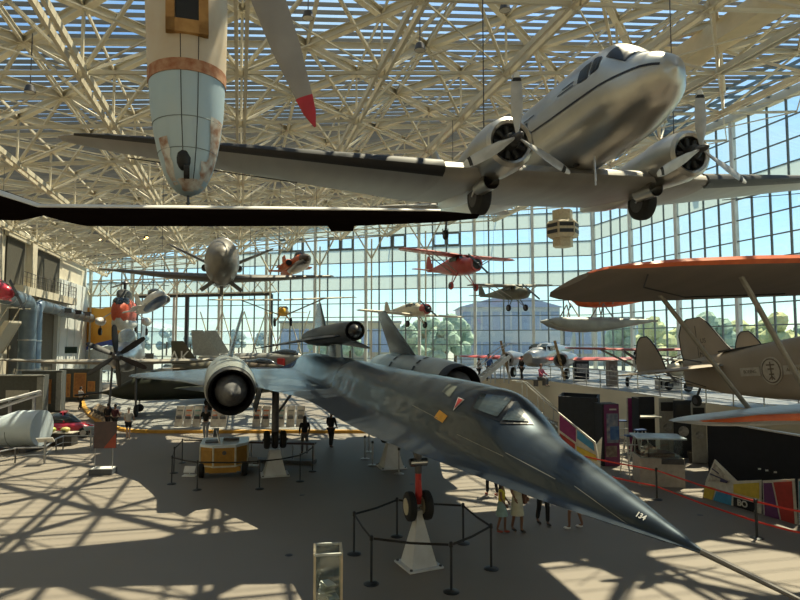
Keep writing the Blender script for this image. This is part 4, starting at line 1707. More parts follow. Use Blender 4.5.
# twin-engined silver monoplane on the raised deck
EP, ER = V((8.3, 39.2, 4.0)), dirrot(55, -3, 0)
el = light_plane('twin_engine_monoplane', 'polished silver twin-engine plane with red wings parked on the raised deck', EP, ER, 13.0, 2.0, 9.5, silverp, redp, high=False, r=.68, prop=False, strut=False, cables=False, wheels=False, wz=-.25, nose=.5)
for s in (1, -1):
    mb = MB()
    mb.lathe([(1.0, .3), (.8, .42), (.9, .52), (1.6, .54), (3.4, .25)], (0, s * 1.9, -.15), 'x', 18)
    nc = mb.build('engine_nacelle', silverp, el, True)
    mb = MB()
    mb.lathe([(.95, .02), (.95, .38), (1.2, .38)], (0, s * 1.9, -.15), 'x', 14)
    mb.build('engine_front', darkin, nc)
    mb = MB()
    mb.ball((.7, s * 1.9, -.15), .12, 8, 6)
    for a in (1.35, 1.35 + PI):
        mb.beam((.68, s * 1.9, -.15), (.68, s * 1.9 + math.cos(a) * 1.3, -.15 + math.sin(a) * 1.3), .17, .04, (1, .4, .2))
    mb.build('propeller', mat('bronze_prop', (.30, .22, .13), .35, .7), el)
    mb, hb = MB(), MB()
    wheel(mb, hb, (1.9, s * 1.9, -1.12), .36, .22, 16)
    w1 = mb.build('wheel', rubber, el, True)
    hb.build('wheel_hub', steel, w1, True)
    mb = MB()
    mb.tube([(1.9, s * 1.9 - .15, -1.1), (1.9, s * 1.9 - .15, -.4)], .05, 6)
    mb.build('landing_gear_leg', steel, el)

# float plane
p = P(572, 298, 34)
fp_ = light_plane('float_plane', 'orange-bellied float plane on two long grey floats behind the taupe upper wing', p, dirrot(-4, 0, 0), 8, 1.6, 5.8, orange, orange, r=.55, wheels=False, prop=True, cables=True)
for s in (1, -1):
    mb = MB()
    fuse_mb(mb, [(-1.6, .04, -1.25, -1.35), (-1.2, .2, -1.15, -1.6), (-.4, .3, -1.12, -1.85), (1.0, .32, -1.15, -1.95), (2.2, .25, -1.2, -1.75), (3.6, .1, -1.25, -1.5), (4.3, .03, -1.3, -1.4)], 14, 2.4, 2)
    fl_ = mb.build('float', mat('float_grey', (.34, .36, .34), .5, .3, scale=2), fp_, True)
    for x in (-.2, 1.6):
        for dx in (-.35, .35):
            mb = MB()
            mb.tube([(x + dx, s * 1.2, -1.2), (x, s * .5, -.35)], .035, 6)
            mb.build('float_strut', strutm, fp_)
for o in fp_.children:
    if o.name.startswith('float') and 'strut' not in o.name:
        pass
k = 0
for o in list(fp_.children):
    if o.name.split('.')[0] == 'float':
        me = o.data
        for v in me.vertices:
            v.co.y += (1.2 if k == 0 else -1.2)
        k += 1

# grey pusher aircraft seen head-on
p = P(222, 257, 28)
lf = thing('business_plane', 'grey head-on turboprop business plane with V tail and straight dark wings', 'airplane', p, dirrot(106.5, -1, 0))
gry = mat('grey_brown_composite', (.17, .155, .13), .42, .1, scale=1.2, col2=(.12, .11, .095), amt=1, coat=.2)
mb = MB()
fuse_mb(mb, [(0, .03, .05, -.05), (.2, .38, .42, -.5), (.7, .64, .78, -.92), (1.6, .80, 1.12, -1.12), (3, .82, 1.22, -1.15), (6, .80, 1.15, -1.1), (9, .5, .8, -.6), (11.5, .15, .35, -.05)], 24, 2.1, 3)
mb.build('fuselage', gry, lf, True, 60)
mb = MB()
mb.torus((2.4, 0, .03), 1.0, .02, 'x', 28, 4)
mb.v = [(x, y * .84, z * 1.22) for x, y, z in mb.v]
mb.build('fuselage_joint', steel, lf, True)
dkw = mat('dark_wing_composite', (.13, .12, .11), .45, scale=1.4)
for s in (1, -1):
    mb = MB()
    wing_mb(mb, [(s * .5, 3.4, 2.3, -.7, .2), (s * 3.0, 3.6, 1.7, -.58, .18), (s * 5.9, 4.0, .7, -.36, .12), (s * 6.1, 4.3, .3, -.35, .1)], n=8)
    mb.build('wing', dkw, lf, True)
    mb = MB()
    wing_mb(mb, [(s * .4, 8.0, 1.9, .4, .12), (s * 3.1, 9.3, 1.1, 1.75, .1)], n=5)
    mb.build('v_tail_surface', black, lf, True)
    mb = MB()
    mb.lathe([(0, .16), (.6, .2), (1.2, .14)], (5.6, s * .93, .05), 'x', 12)
    mb.build('side_intake', black, lf, True)
    mb = MB()
    mb.beam((2.3, s * .35, -.95), (2.3, s * 1.0, -1.45), .2, .04, (1, 0, 0))
    mb.build('gear_door', dkw, lf)
mb = MB()
mb.beam((2.6, 0, -.9), (2.6, 0, -1.65), .16, .05, (1, 0, 0))
mb.build('nose_gear_door', dkw, lf)
for y in (3, -3):
    mb = MB()
    mb.tube([(4, y, -.2), (4, y, 8)], .012, 4)
    mb.build('suspension_cable', darksteel, lf)

# small blue and white jet, small silver and orange jet
def mini_jet(name, label, pos, rot, m1, m2, intake_side, cat='airplane', sc_=1.0, nosem=None):
    t = thing(name, label, cat, pos, rot)
    mb = MB()
    k = sc_
    T_ = [(0, .04 * k, .0, -.1 * k), (.3 * k, .30 * k, .2 * k, -.3 * k), (1.0 * k, .5 * k, .42 * k, -.45 * k), (2.2 * k, .55 * k, .5 * k, -.5 * k), (4 * k, .4 * k, .42 * k, -.35 * k), (5.6 * k, .16 * k, .3 * k, 0)]
    fuse_mb(mb, T_, 18, 2.1, 3)
    mb.build('fuselage', m1, t, True, 60)
    mb = MB()
    fuse_mb(mb, [(.9 * k, .05 * k, .42 * k, .36 * k), (1.3 * k, .27 * k, .68 * k, .3 * k), (1.9 * k, .30 * k, .8 * k, .3 * k), (2.7 * k, .1 * k, .6 * k, .4 * k)], 12, 2, 2)
    mb.build('canopy', darkglass, t, True)
    mb = MB()
    fuse_mb(mb, [(.02, .02 * k, -.02 * k, -.1 * k), (.3 * k, .29 * k, .0, -.32 * k), (1.0 * k, .49 * k, .02, -.47 * k), (2.2 * k, .54 * k, .02, -.52 * k), (3.2 * k, .4 * k, .0, -.45 * k)], 16, 2.1, 2)
    mb.v = [(x, y * 1.03, z) for x, y, z in mb.v]
    mb.build('lower_panel', m2, t, True)
    for s in intake_side:
        mb = MB()
        mb.lathe([(.1, .18 * k), (0, .22 * k), (.05, .27 * k), (1.2, .24 * k), (1.8, .1 * k)], (1.7 * k, s * .75 * k, -.05 * k), 'x', 18)
        pd = mb.build('intake_pod', m1, t, True)
        mb = MB()
        mb.lathe([(.0, .01), (.0, .2 * k), (.1, .2 * k)], (1.69 * k, s * .75 * k, -.05 * k), 'x', 14)
        mb.build('intake_mouth', darkin, pd)
    for s in (1, -1):
        mb = MB()
        wing_mb(mb, [(s * .3 * k, 2.0 * k, 1.2 * k, -.15 * k, .1), (s * 1.2 * k, 2.5 * k, .7 * k, -.05 * k, .1)], n=5)
        mb.build('wing', m1, t, True)
        mb = MB()
        wing_mb(mb, [(s * .05, 4.8 * k, .7 * k, .25 * k, .1), (s * 1.1 * k, 5.1 * k, .4 * k, .25 * k, .1)], n=4)
        mb.build('tailplane', m1, t, True)
    mb = MB()
    wing_mb(mb, [(.3 * k, 4.2 * k, 1.3 * k, 0, .08), (1.4 * k, 4.9 * k, .7 * k, 0, .08)], n=5, vertical=True)
    mb.build('tail_fin', m1, t, True)
    if nosem:
        mb = MB()
        fuse_mb(mb, [(-.05, .03 * k, .02, -.12 * k), (.3 * k, .32 * k, .22 * k, -.32 * k), (.62 * k, .42 * k, .34 * k, -.40 * k)], 16, 2.1, 2)
        mb.build('nose_cone', nosem, t, True)
    mb = MB()
    mb.tube([(2 * k, 0, .4 * k), (2 * k, 0, 6)], .012, 4)
    mb.build('suspension_cable', darksteel, t)
    return t


bluep = mat('navy_blue_paint', (.03, .08, .20), .35, coat=.4)
mini_jet('small_jet', 'little white and blue jet with round dark side intake hanging by the helicopter', P(163, 293, 36), dirrot(128, 12, -12), whiteac, bluep, (-1,), sc_=.95)
mini_jet('small_jet', 'small orange and silver jet with dark nose hanging beyond the grey business plane', P(308, 256, 33), dirrot(118, 8, 0), orange, silverp, (1,), sc_=.85, nosem=mat('dark_bronze_nose', (.12, .09, .07), .35, .6))

# rescue helicopter before the yellow banner
hp = P(118, 312, 62)
he = thing('rescue_helicopter', 'white and orange-red rescue helicopter hanging in front of the yellow banner', 'helicopter', hp, dirrot(104, 0, 0))
hm = mat('helicopter_white', (.55, .56, .55), .5)
hr = mat('helicopter_red', (.55, .09, .04), .5)
mb = MB()
fuse_mb(mb, [(0, .2, .5, -.4), (.5, .75, 1.1, -1.0), (1.6, .95, 1.6, -1.3), (5, .95, 1.5, -1.3), (8, .4, 1.3, -.2), (12, .15, 1.1, .7)], 18, 2.8, 3)
mb.build('fuselage', hr, he, True, 60)
mb = MB()
fuse_mb(mb, [(.2, .2, -.3, -.9), (.9, .8, -.5, -1.7), (2.5, 1.0, -.5, -1.9), (6, .9, -.5, -1.6), (7.5, .2, -.6, -1.1)], 14, 2.4, 2)
mb.build('boat_hull', hm, he, True)
mb = MB()
fuse_mb(mb, [(.3, .3, .9, .3), (.7, .72, 1.5, .35), (1.5, .85, 1.75, .5)], 14, 2.4, 2)
mb.build('cockpit_glass', darkglass, he, True)
mb = MB()
fuse_mb(mb, [(1.0, .2, 1.7, 1.5), (1.6, .55, 2.5, 1.4), (4, .6, 2.5, 1.4), (5.5, .2, 2.0, 1.4)], 14, 2.4, 2)
mb.build('engine_housing', mat('helicopter_dark', (.06, .06, .06), .5), he, True)
mb = MB()
mb.tube([(3.2, 0, 2.4), (3.2, 0, 3.3)], .16, 8)
mb.ball((3.2, 0, 3.3), .4, 10, 6, (1, 1, .5))
mb.build('rotor_hub', darksteel, he, True)
for k in range(3):
    a = .5 + k * 2 * PI / 3
    mb = MB()
    mb.beam((3.2, 0, 3.3), (3.2 + math.cos(a) * 4.5, math.sin(a) * 4.5, 3.1), .35, .05)
    mb.build('rotor_blade', darksteel, he)
for s in (1, -1):
    mb = MB()
    mb.lathe([(-1.0, .1), (-.6, .42), (.4, .48), (1.3, .25), (1.6, .05)], (3.0, s * 2.3, -.9), 'x', 14)
    sp_ = mb.build('sponson', hm, he, True)
    mb = MB()
    mb.beam((3, s * .9, .3), (3, s * 2.3, -.7), .3, .1)
    mb.build('sponson_strut', hm, he)
    mb, hb = MB(), MB()
    wheel(mb, hb, (3.0, s * 2.3, -2.0), .4, .3, 14)
    mb.build('wheel', rubber, he, True)
    mb = MB()
    mb.tube([(3, s * 2.3, -2), (3, s * 2.3, -1.2)], .06, 6)
    mb.build('wheel_leg', darksteel, he)
mb = MB()
mb.tube([(3.2, 0, 3.3), (3.2, 0, 8)], .03, 4)
mb.build('suspension_cable', darksteel, he)
# ---------------------------------------------------------------- left wall: balconies, ducts, banner
duct = mat('blue_grey_duct_metal', (.22, .29, .36), .35, .6, scale=1, col2=(.15, .20, .26))
darkroom = mat('painted_room_shade', (.07, .065, .05), .8)
rail_m = mat('pale_grey_railing', (.50, .50, .48), .45, .3)


def AW(px, c=C_L, z=None):
    "point on a plane parallel to the left wall, at cross position c, seen at pixel column px: returns axial coordinate"
    d = ray(px, 330)
    dx, dy = d.x / d.y, 1.0
    # (dx*Y, Y) . RA = c
    Y = c / (dx * RA.x + dy * RA.y)
    p = V((dx * Y, Y, 0))
    return p.dot(UA)


def railing(name, pts, h=1.05, label=None, cat='railing', every=1.6, m=None, parent=None, r=.03, mid=2, group=None, kind=None):
    m = m or rail_m
    o = V(pts[0])
    if parent is None:
        t = thing(name, label, cat, o, group=group)
        off = -o
    else:
        t, off = parent, V((0, 0, 0))
    for a, b in zip(pts, pts[1:]):
        a, b = V(a) + off, V(b) + off
        mb = MB()
        for k in range(mid + 1):
            z = V((0, 0, h * (1 - k / (mid + 1))))
            mb.tube([a + z, b + z], r if k == 0 else r * .5, 6)
        mb.build('rail', m, t)
        n = max(1, int((b - a).length / every))
        for i in range(n + 1):
            q = a + (b - a) * (i / n)
            mb = MB()
            mb.tube([q, q + V((0, 0, h))], r * .9, 6)
            mb.build('post', m, t)
    return t


# flat dark slabs painted as the shade inside upper rooms; balconies
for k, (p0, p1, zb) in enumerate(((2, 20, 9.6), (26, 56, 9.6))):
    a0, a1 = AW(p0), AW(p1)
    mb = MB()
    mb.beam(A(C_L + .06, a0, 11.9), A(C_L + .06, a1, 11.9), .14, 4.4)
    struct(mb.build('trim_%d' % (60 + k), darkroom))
    mb = MB()
    mb.beam(A(C_L + .7, a0, 9.4), A(C_L + .7, a1 + 2.0, 9.4), 1.5, .7)
    o = mb.build('balcony_slab', wallm)
    o['kind'] = 'structure'
    o.name = 'trim_%d' % (64 + k)
    railing('balcony_railing', [A(C_L + 1.35, a0, 9.75), A(C_L + 1.35, a1 + 2.0, 9.75), A(C_L + .1, a1 + 2.0, 9.75)], 1.2, ('balcony railing high on the cream wall, nearer the camera', 'balcony railing high on the cream wall, beside the white wall end')[k], every=1.0, m=darksteel)
mb = MB()
mb.beam(A(C_L + .25, AW(23), 0) + V((0, 0, 7.6)), A(C_L + .25, AW(23) + 1.3, 7.6), .6, 15.2)
struct(mb.build('trim_70', wallm))
mb = MB()
a0, a1 = AW(0), AW(60)
for i in range(9):
    a = a0 + (a1 - a0) * i / 8
    mb.beam(A(C_L + .2, a, 14.0), A(C_L + .2, a, 15.0), .2, .3, UA)
mb.beam(A(C_L + .2, a0, 14.0), A(C_L + .2, a1, 14.0), .3, .25)
struct(mb.build('trim_71', beige))
# shade of the lower bays, painted as flat dark slabs below the balconies
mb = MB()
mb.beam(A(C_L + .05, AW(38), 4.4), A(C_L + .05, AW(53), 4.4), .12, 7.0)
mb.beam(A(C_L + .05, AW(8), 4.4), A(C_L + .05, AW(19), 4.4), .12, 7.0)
struct(mb.build('trim_72', mat('painted_bay_shade', (.16, .14, .10), .8)))
# ducts
cD = C_L + 1.6


def elbow(name, pts, r, label):
    t = thing(name, label, 'duct', pts[0])
    mb = MB()
    mb.tube([V(p) - V(pts[0]) for p in pts], r, 20)
    mb.build('pipe', duct, t, True)
    P_ = [V(p) - V(pts[0]) for p in pts]
    for a, b in zip(P_, P_[1:]):
        n = int((b - a).length / 2.6)
        for i in range(1, n + 1):
            q = a + (b - a) * (i / (n + 1))
            d = (b - a).normalized()
            mb = MB()
            mb.tube([q - d * .06, q + d * .06], r + .04, 20)
            mb.build('joint_ring', steel, t, True)
    return t


aV = AW(27.5, cD)
zt_ = 8.4
elbow('air_duct', [A(cD, aV, .2), A(cD, aV, zt_ - .7), A(cD, aV - .35, zt_ - .2), A(cD, aV - .8, zt_), A(cD, aV - 9, zt_ + .35)], .66, 'big blue-grey air duct rising from the floor and bending toward the camera')
el_ = elbow('air_duct', [A(cD, aV + 2.0, .2), A(cD, aV + 2.0, zt_ - .8), A(cD, aV + 2.3, zt_ - .3), A(cD, aV + 2.9, zt_ - .1), A(cD, aV + 22, zt_ - .6)], .52, 'narrower blue-grey air duct bending away along the cream wall')
for k in range(3):
    mb = MB()
    c_ = A(cD + .5, aV + 9 + k * 4, zt_ - .25) - A(cD, aV + 2.0, .2)
    mb.box(c_, (.1, 1.6, .45), (0, 0, -.26))
    mb.build('grille', darkin, el_)

# banner in the far corner
def WP(px, z, off=0.8):
    "point on the far wall (offset inside) at a pixel column and height"
    d = ray(px, 330)
    n = V((WA.y, -WA.x, 0))
    if n.y > 0:
        n = -n
    n = -n if n.dot(V((0, -1, 0))) < 0 else n
    o = CORNER + n * off
    # o + s*WA = Y*(dx,1)
    dx = d.x / d.y
    s = (o.x - dx * o.y) / (dx * WA.y - WA.x)
    p = o + WA * s
    return V((p.x, p.y, z))


bn = thing('banner', 'huge orange-yellow banner with a blue swoosh hung in the far corner of the glass wall', 'banner', WP(85, 0, .8))
o_ = WP(85, 0, .8)
mb = MB()
top = [WP(85, 9.3) - o_, WP(100, 9.1) - o_, WP(118, 9.4) - o_, WP(133, 9.2) - o_]
bot = [WP(133, 5.6) - o_, WP(118, 5.4) - o_, WP(100, 4.9) - o_, WP(85, 4.3) - o_]
nn_ = V((0, .06, 0))
mb.prism(top + bot, nn_)
mb.build('orange_field', mat('banner_orange', (.72, .30, .03), .7, scale=.5, col2=(.75, .40, .07)), bn)
mb = MB()
mb.prism([q + V((0, -.03, 0)) for q in bot[:]] + [WP(85, 3.9) - o_ + V((0, -.03, 0)), WP(108, 4.6) - o_ + V((0, -.03, 0)), WP(133, 4.2) - o_ + V((0, -.03, 0))], nn_)
mb.build('blue_swoosh', mat('banner_blue', (.08, .12, .45), .7), bn)
mb = MB()
mb.prism([WP(85, 3.85) - o_, WP(108, 4.5) - o_, WP(145, 4.1) - o_, WP(145, 1.5) - o_, WP(85, 1.5) - o_], nn_)
mb.build('white_field', mat('banner_white', (.68, .72, .74), .7), bn)

# hangar door frame in the glass wall
dr0, dr1 = WP(136, 0, .25), WP(271, 0, .25)
mb = MB()
zd = 10.5
mb.beam(dr0 + V((0, 0, zd)), dr1 + V((0, 0, zd)), .3, .3)
for px in (136, 187, 271):
    q = WP(px, 0, .25)
    mb.beam(q, q + V((0, 0, zd)), .3, .3, WA)
struct(mb.build('door_1', mat('dark_door_frame', (.03, .035, .04), .5)))
# white zigzag bracing above and in front of the left glass
mb = MB()
for px in range(96, 270, 14):
    a, b = WP(px, 10.6, .7), WP(px + 14, 12.6, .7)
    mb.beam(a, b, .08, .08)
    mb.beam(V((b.x, b.y, 10.6)), V((a.x, a.y, 12.6)), .08, .08)
mb.beam(WP(90, 12.6, .7), WP(275, 12.6, .7), .14, .14)
mb.beam(WP(90, 10.7, .7), WP(275, 10.7, .7), .14, .14)
for px in range(200, 290, 22):
    mb.beam(WP(px, .5, 1.2), WP(px + 22, 8.5, 1.2), .09, .09)
    mb.beam(WP(px + 22, .5, 1.2), WP(px, 8.5, 1.2), .09, .09)
struct(mb.build('trim_73', beige))

# hexagonal speaker column hanging in front of the corner
sp_ = P(563, 247, 50)
sc_t = thing('loudspeaker_column', 'hexagonal beige hanging loudspeaker cluster with dark louvred faces', 'loudspeaker', sp_)
tan_ = mat('tan_enclosure', (.50, .42, .28), .7)
mb = MB()
mb.lathe([(0, .85), (3.1, .85)], (0, 0, 0), 'z', 6)
mb.build('enclosure', tan_, sc_t)
mb = MB()
mb.lathe([(.75, 1.15), (.95, 1.35), (2.0, 1.35), (2.2, 1.15)], (0, 0, 0), 'z', 6)
mb.build('speaker_ring', tan_, sc_t)
for k in range(6):
    a = 2 * PI * (k + .5) / 6
    for z in (1.22, 1.75):
        mb = MB()
        mb.box((math.cos(a) * 1.18, math.sin(a) * 1.18, z), (.06, 1.15, .3), (0, 0, a))
        mb.build('speaker_louvre', darkin, sc_t)
mb = MB()
mb.tube([(0, 0, 3.1), (0, 0, zroof(sp_.dot(RA)) - sp_.z - 2)], .06, 6)
mb.build('hanging_rod', beige, sc_t)

# round floodlights under the roof and little warm lamps
for i, (px, py, Y) in enumerate(((308, 18, 20), (420, 50, 20), (30, 92, 21), (505, 10, 20))):
    q = P(px, py, Y)
    t = thing('floodlight', ('round floodlight hanging beside the red-tipped blade', 'round floodlight hanging above the silver airliner wing', 'square floodlight in the trusses left of the weathered nose', 'round floodlight hanging above the silver airliner nose')[i], 'lamp', q)
    mb = MB()
    mb.lathe([(.28, .05), (.22, .14), (.0, .2), (-.02, .19), (.15, .12)], (0, 0, 0), 'z', 16)
    mb.build('housing', darksteel, t, True)
    mb = MB()
    mb.lathe([(-.01, .01), (-.01, .18), (.02, .18), (.02, .01)], (0, 0, 0), 'z', 16)
    mb.build('lens', mat('frosted_lens', (.55, .52, .45), .3), t)
    mb = MB()
    mb.tube([(0, 0, .28), (0, 0, zroof(q.dot(RA)) - q.z - .4)], .02, 5)
    mb.build('stem', darksteel, t)
lampm = mat('warm_lamp_glow', (1.0, .50, .18), .5, emit=9)
for px, py in ((100, 239), (145, 239), (147, 237), (206, 225), (229, 222)):
    q = P(px, py, 56)
    t = thing('ceiling_lamp', 'small glowing warm spotlight far under the roof trusses', 'lamp', q, group='little warm spotlights under the far roof')
    mb = MB()
    mb.lathe([(.0, .13), (.3, .11), (.32, .02)], (0, 0, 0), 'z', 10)
    mb.build('lamp_can', darksteel, t)
    mb = MB()
    mb.ball((0, 0, -.02), .11, 8, 6)
    mb.build('bulb', lampm, t, True)
    mb = MB()
    mb.tube([(0, 0, .3), (0, 0, max(.6, zroof(q.dot(RA)) - q.z - .4))], .02, 4)
    mb.build('stem', darksteel, t)

# ---------------------------------------------------------------- far exhibits on the left floor
boxm = mat('charcoal_display_wall', (.075, .08, .075), .7)
greyw = mat('grey_display_edge', (.30, .31, .30), .6)
amber = mat('amber_poster', (.48, .20, .05), .6, scale=5, col2=(.16, .06, .02), amt=1.2)


def gbox(px0, px1, ytop, ybot, depth, z0=0.0):
    "four ground corners and height for a box whose front foot is seen between two columns at row ybot"
    a, b = PG(px0, ybot), PG(px1, ybot)
    h = P((px0 + px1) / 2, ytop, (a.y + b.y) / 2).z
    return a, b, h


def wall_box(name, label, cat, px0, px1, ytop, ybot, depth, m, dirv=None, cap=None):
    a, b, h = gbox(px0, px1, ytop, ybot, depth)
    c = (a + b) / 2
    t = thing(name, label, cat, c)
    back = dirv or UA * depth
    mb = MB()
    mb.prism([a - c, b - c, b - c + back, a - c + back], (0, 0, h))
    mb.build('panel_wall', m, t)
    return t, a - c, b - c, h


t, a, b, h = wall_box('display_wall', 'charcoal display wall with a pale text sign at the left edge, nearest of the dark walls', 'display wall', -22, 43, 375, 418, 1, boxm)
n_ = V((0, -1, 0))
mb = MB()
mb.beam(a + (b - a) * .42 + V((0, -.05, h * .55)), a + (b - a) * .78 + V((0, -.05, h * .55)), .04, .55)
sg = mb.build('text_sign', mat('pale_sign', (.45, .44, .40), .6), t)
mb = MB()
mb.beam(b + V((-.45, -.06, h * .55)), b + V((.0, -.06, h * .55)), .05, h * .8)
mb.build('grey_side_panel', greyw, t)
mb = MB()
mb.beam(a + V((0, -.05, h - .03)), b + V((0, -.05, h - .03)), .2, .06)
mb.build('top_rail', rail_m, t)
t, a, b, h = wall_box('display_wall', 'charcoal display wall with a narrow grey poster edge, second of the dark walls', 'display wall', 20, 61, 371, 412, 1, boxm)
mb = MB()
mb.beam(b + V((-.38, -.06, h * .5)), b + V((0, -.06, h * .5)), .05, h * .92)
mb.build('grey_side_panel', greyw, t)
mb = MB()
mb.beam(a + (b - a) * .6 + V((0, -.05, h * .5)), a + (b - a) * .75 + V((0, -.05, h * .5)), .05, h * .6)
mb.build('amber_poster', amber, t)
t, a, b, h = wall_box('display_wall', 'charcoal display wall hung with amber framed posters, farthest of the dark walls', 'display wall', 58, 99, 369, 401, 1, boxm)
for u0, u1, v0, v1 in ((.20, .30, .12, .85), (.38, .68, .12, .88), (.72, .90, .30, .62)):
    mb = MB()
    mb.beam(a + (b - a) * u0 + V((0, -.06, h * (v0 + v1) / 2)), a + (b - a) * u1 + V((0, -.06, h * (v0 + v1) / 2)), .06, h * (v1 - v0))
    fr_ = mb.build('poster_frame', mat('orange_frame', (.50, .24, .06), .6), t)
    mb = MB()
    mb.beam(a + (b - a) * (u0 + .02) + V((0, -.10, h * (v0 + v1) / 2)), a + (b - a) * (u1 - .02) + V((0, -.10, h * (v0 + v1) / 2)), .02, h * (v1 - v0) * .9)
    mb.build('poster_picture', amber, fr_)
# dark hanging sign by the pale panel
q = P(71, 350, 60)
t = thing('hanging_sign', 'small dark green sign on the pale wall end above the display walls', 'sign', q)
mb = MB()
mb.box((0, 0, 0), (1.2, .1, .65))
mb.build('board', mat('dark_green_board', (.02, .05, .04), .6), t)
text('GALLERY', 'lettering', fadedwhite, .2, t, frameM(V((0, -.06, 0)), (1, 0, 0), (0, 0, 1)), .003) if False else None

# six-bladed propeller aircraft
TP = P(118, 356, 37)
tp = thing('turboprop_attack_plane', 'silver single-engine propeller plane with six dark blades facing the camera', 'airplane', TP, dirrot(105, 3, 0))
mb = MB()
fuse_mb(mb, [(-.2, .3, .3, -.3), (.3, .62, .6, -.65), (1.2, .78, .8, -.9), (3, .8, 1.3, -.95), (5, .7, 1.25, -.8), (8, .35, .8, -.2), (10.5, .1, .5, .2)], 20, 2.1, 3)
mb.build('fuselage', silverp, tp, True, 60)
mb = MB()
fuse_mb(mb, [(1.6, .1, .9, .7), (2.3, .5, 1.75, .7), (3.4, .55, 1.9, .8), (4.6, .2, 1.4, .9)], 14, 2, 2)
mb.build('canopy', mat('pale_canopy', (.35, .40, .40), .1, spec=.9), tp, True)
mb = MB()
mb.lathe([(-.9, .02), (-.7, .2), (-.3, .32), (.1, .34)], (0, 0, 0), 'x', 16)
mb.build('spinner', darksteel, tp, True)
for k in range(6):
    a = .42 + k * PI / 3
    mb = MB()
    c_, s__ = math.cos(a), math.sin(a)
    x = -.55 if k % 2 else -.3
    side_ = V((0, -s__, c_))
    rr_ = V((0, c_, s__))
    ring = []
    for r, ch in ((.2, .2), (.6, .36), (1.2, .42), (1.75, .32), (1.9, .16)):
        ring.append([V((x, 0, 0)) + rr_ * r + (side_ * .8 + V((.6, 0, 0))) * (u - ch / 2) + V((v_, 0, 0)) for u, v_ in naca(ch, .16, 4)])
    mb.loft(ring)
    mb.build('propeller_blade', black, tp, True)
for s in (1, -1):
    mb = MB()
    wing_mb(mb, [(s * .5, 1.8, 2.6, -.35, .15), (s * 4.5, 2.2, 2.0, -.27, .13), (s * 8.2, 2.7, 1.2, -.05, .08)], n=7)
    mb.build('wing', mat('grey_beige_wing', (.30, .28, .24), .5, .2), tp, True)
    mb, hb = MB(), MB()
    wheel(mb, hb, (2.2, s * .8, -3.5), .4, .22, 14)
    mb.build('wheel', rubber, tp, True)
    mb = MB()
    mb.tube([(2.2, s * .8, -3.5), (2.2, s * .7, -.4)], .07, 8)
    mb.build('landing_gear_leg', darksteel, tp)
mb = MB()
wing_mb(mb, [(.6, 8.2, 2.4, 0, .07), (2.6, 9.4, 1.4, 0, .07)], vertical=True)
mb.build('tail_fin', silverp, tp, True)


M_letters = mat('white_tail_letters', (.9, .88, .82), .6)
# jets behind: side views facing right
def jet_side(name, label, pos, rot, m, tailm, k, fins, letters=None, red_mouth=False, nose=None):
    t = thing(name, label, 'airplane', pos, rot)
    mb = MB()
    fuse_mb(mb, [(0, .05 * k, .05 * k, -.05 * k), (1.2 * k, .35 * k, .4 * k, -.35 * k), (3 * k, .6 * k, .75 * k, -.6 * k), (6 * k, .8 * k, .8 * k, -.7 * k), (10 * k, .8 * k, .75 * k, -.7 * k), (13.5 * k, .5 * k, .55 * k, -.4 * k)], 18, 2.4, 3)
    mb.build('fuselage', m, t, True, 60)
    mb = MB()
    fuse_mb(mb, [(2 * k, .1 * k, .55 * k, .45 * k), (2.8 * k, .34 * k, 1.05 * k, .4 * k), (4 * k, .36 * k, 1.2 * k, .5 * k), (5.6 * k, .15 * k, .85 * k, .6 * k)], 12, 2, 2)
    mb.build('canopy', darkglass, t, True)
    for s in (1, -1):
        mb = MB()
        wing_mb(mb, [(s * .5 * k, 5.5 * k, 5 * k, .1, .04), (s * 4.5 * k, 9 * k, 1.6 * k, .0, .04)], n=6)
        mb.build('wing', m, t, True)
        mb = MB()
        wing_mb(mb, [(s * .4 * k, 11.5 * k, 2.4 * k, .1, .05), (s * 2.6 * k, 13.2 * k, 1.0 * k, .1, .05)], n=5)
        mb.build('tailplane', m, t, True)
        if red_mouth:
            mb = MB()
            mb.box((3.9 * k, s * .7 * k, -.1 * k), (.7 * k, .3 * k, .8 * k))
            mb.build('red_intake_cover', red, t)
        mb, hb = MB(), MB()
        wheel(mb, hb, (8 * k, s * 1.2 * k, -1.9 * k), .4, .25, 14)
        mb.build('wheel', rubber, t, True)
        mb = MB()
        mb.tube([(8 * k, s * 1.2 * k, -1.9 * k), (8 * k, s * .9 * k, -.4 * k)], .07, 6)
        mb.build('landing_gear_leg', steel, t)
    for y in fins:
        mb = MB()
        wing_mb(mb, [(.5 * k, 10.6 * k, 3.2 * k, y * k, .05), (3.0 * k, 12.6 * k, 1.4 * k, y * 1.15 * k, .05)], n=5, vertical=True)
        tf = mb.build('tail_fin', tailm, t, True)
        if letters:
            text(letters, 'tail_letters', M_letters, 1.8 * k, tf, frameM(V((12.9 * k, (y + .17) * k, 1.25 * k)), (-1, 0, 0), (0, 0, 1)), .004)
            text(letters, 'tail_letters', M_letters, 1.8 * k, tf, frameM(V((12.9 * k, (y - .17) * k, 1.25 * k)), (1, 0, 0), (0, 0, 1)), .004)
    mb, hb = MB(), MB()
    wheel(mb, hb, (2.6 * k, 0, -2.0 * k), .32, .2, 14)
    mb.build('wheel', rubber, t, True)
    mb = MB()
    mb.tube([(2.6 * k, 0, -2.0 * k), (2.6 * k, 0, -.3 * k)], .06, 6)
    mb.build('landing_gear_leg', steel, t)
    mb = MB()
    mb.tube([(-1.4 * k, 0, 0), (.1, 0, 0)], .04, 6)
    mb.build('nose_probe', darksteel, t)
    return t


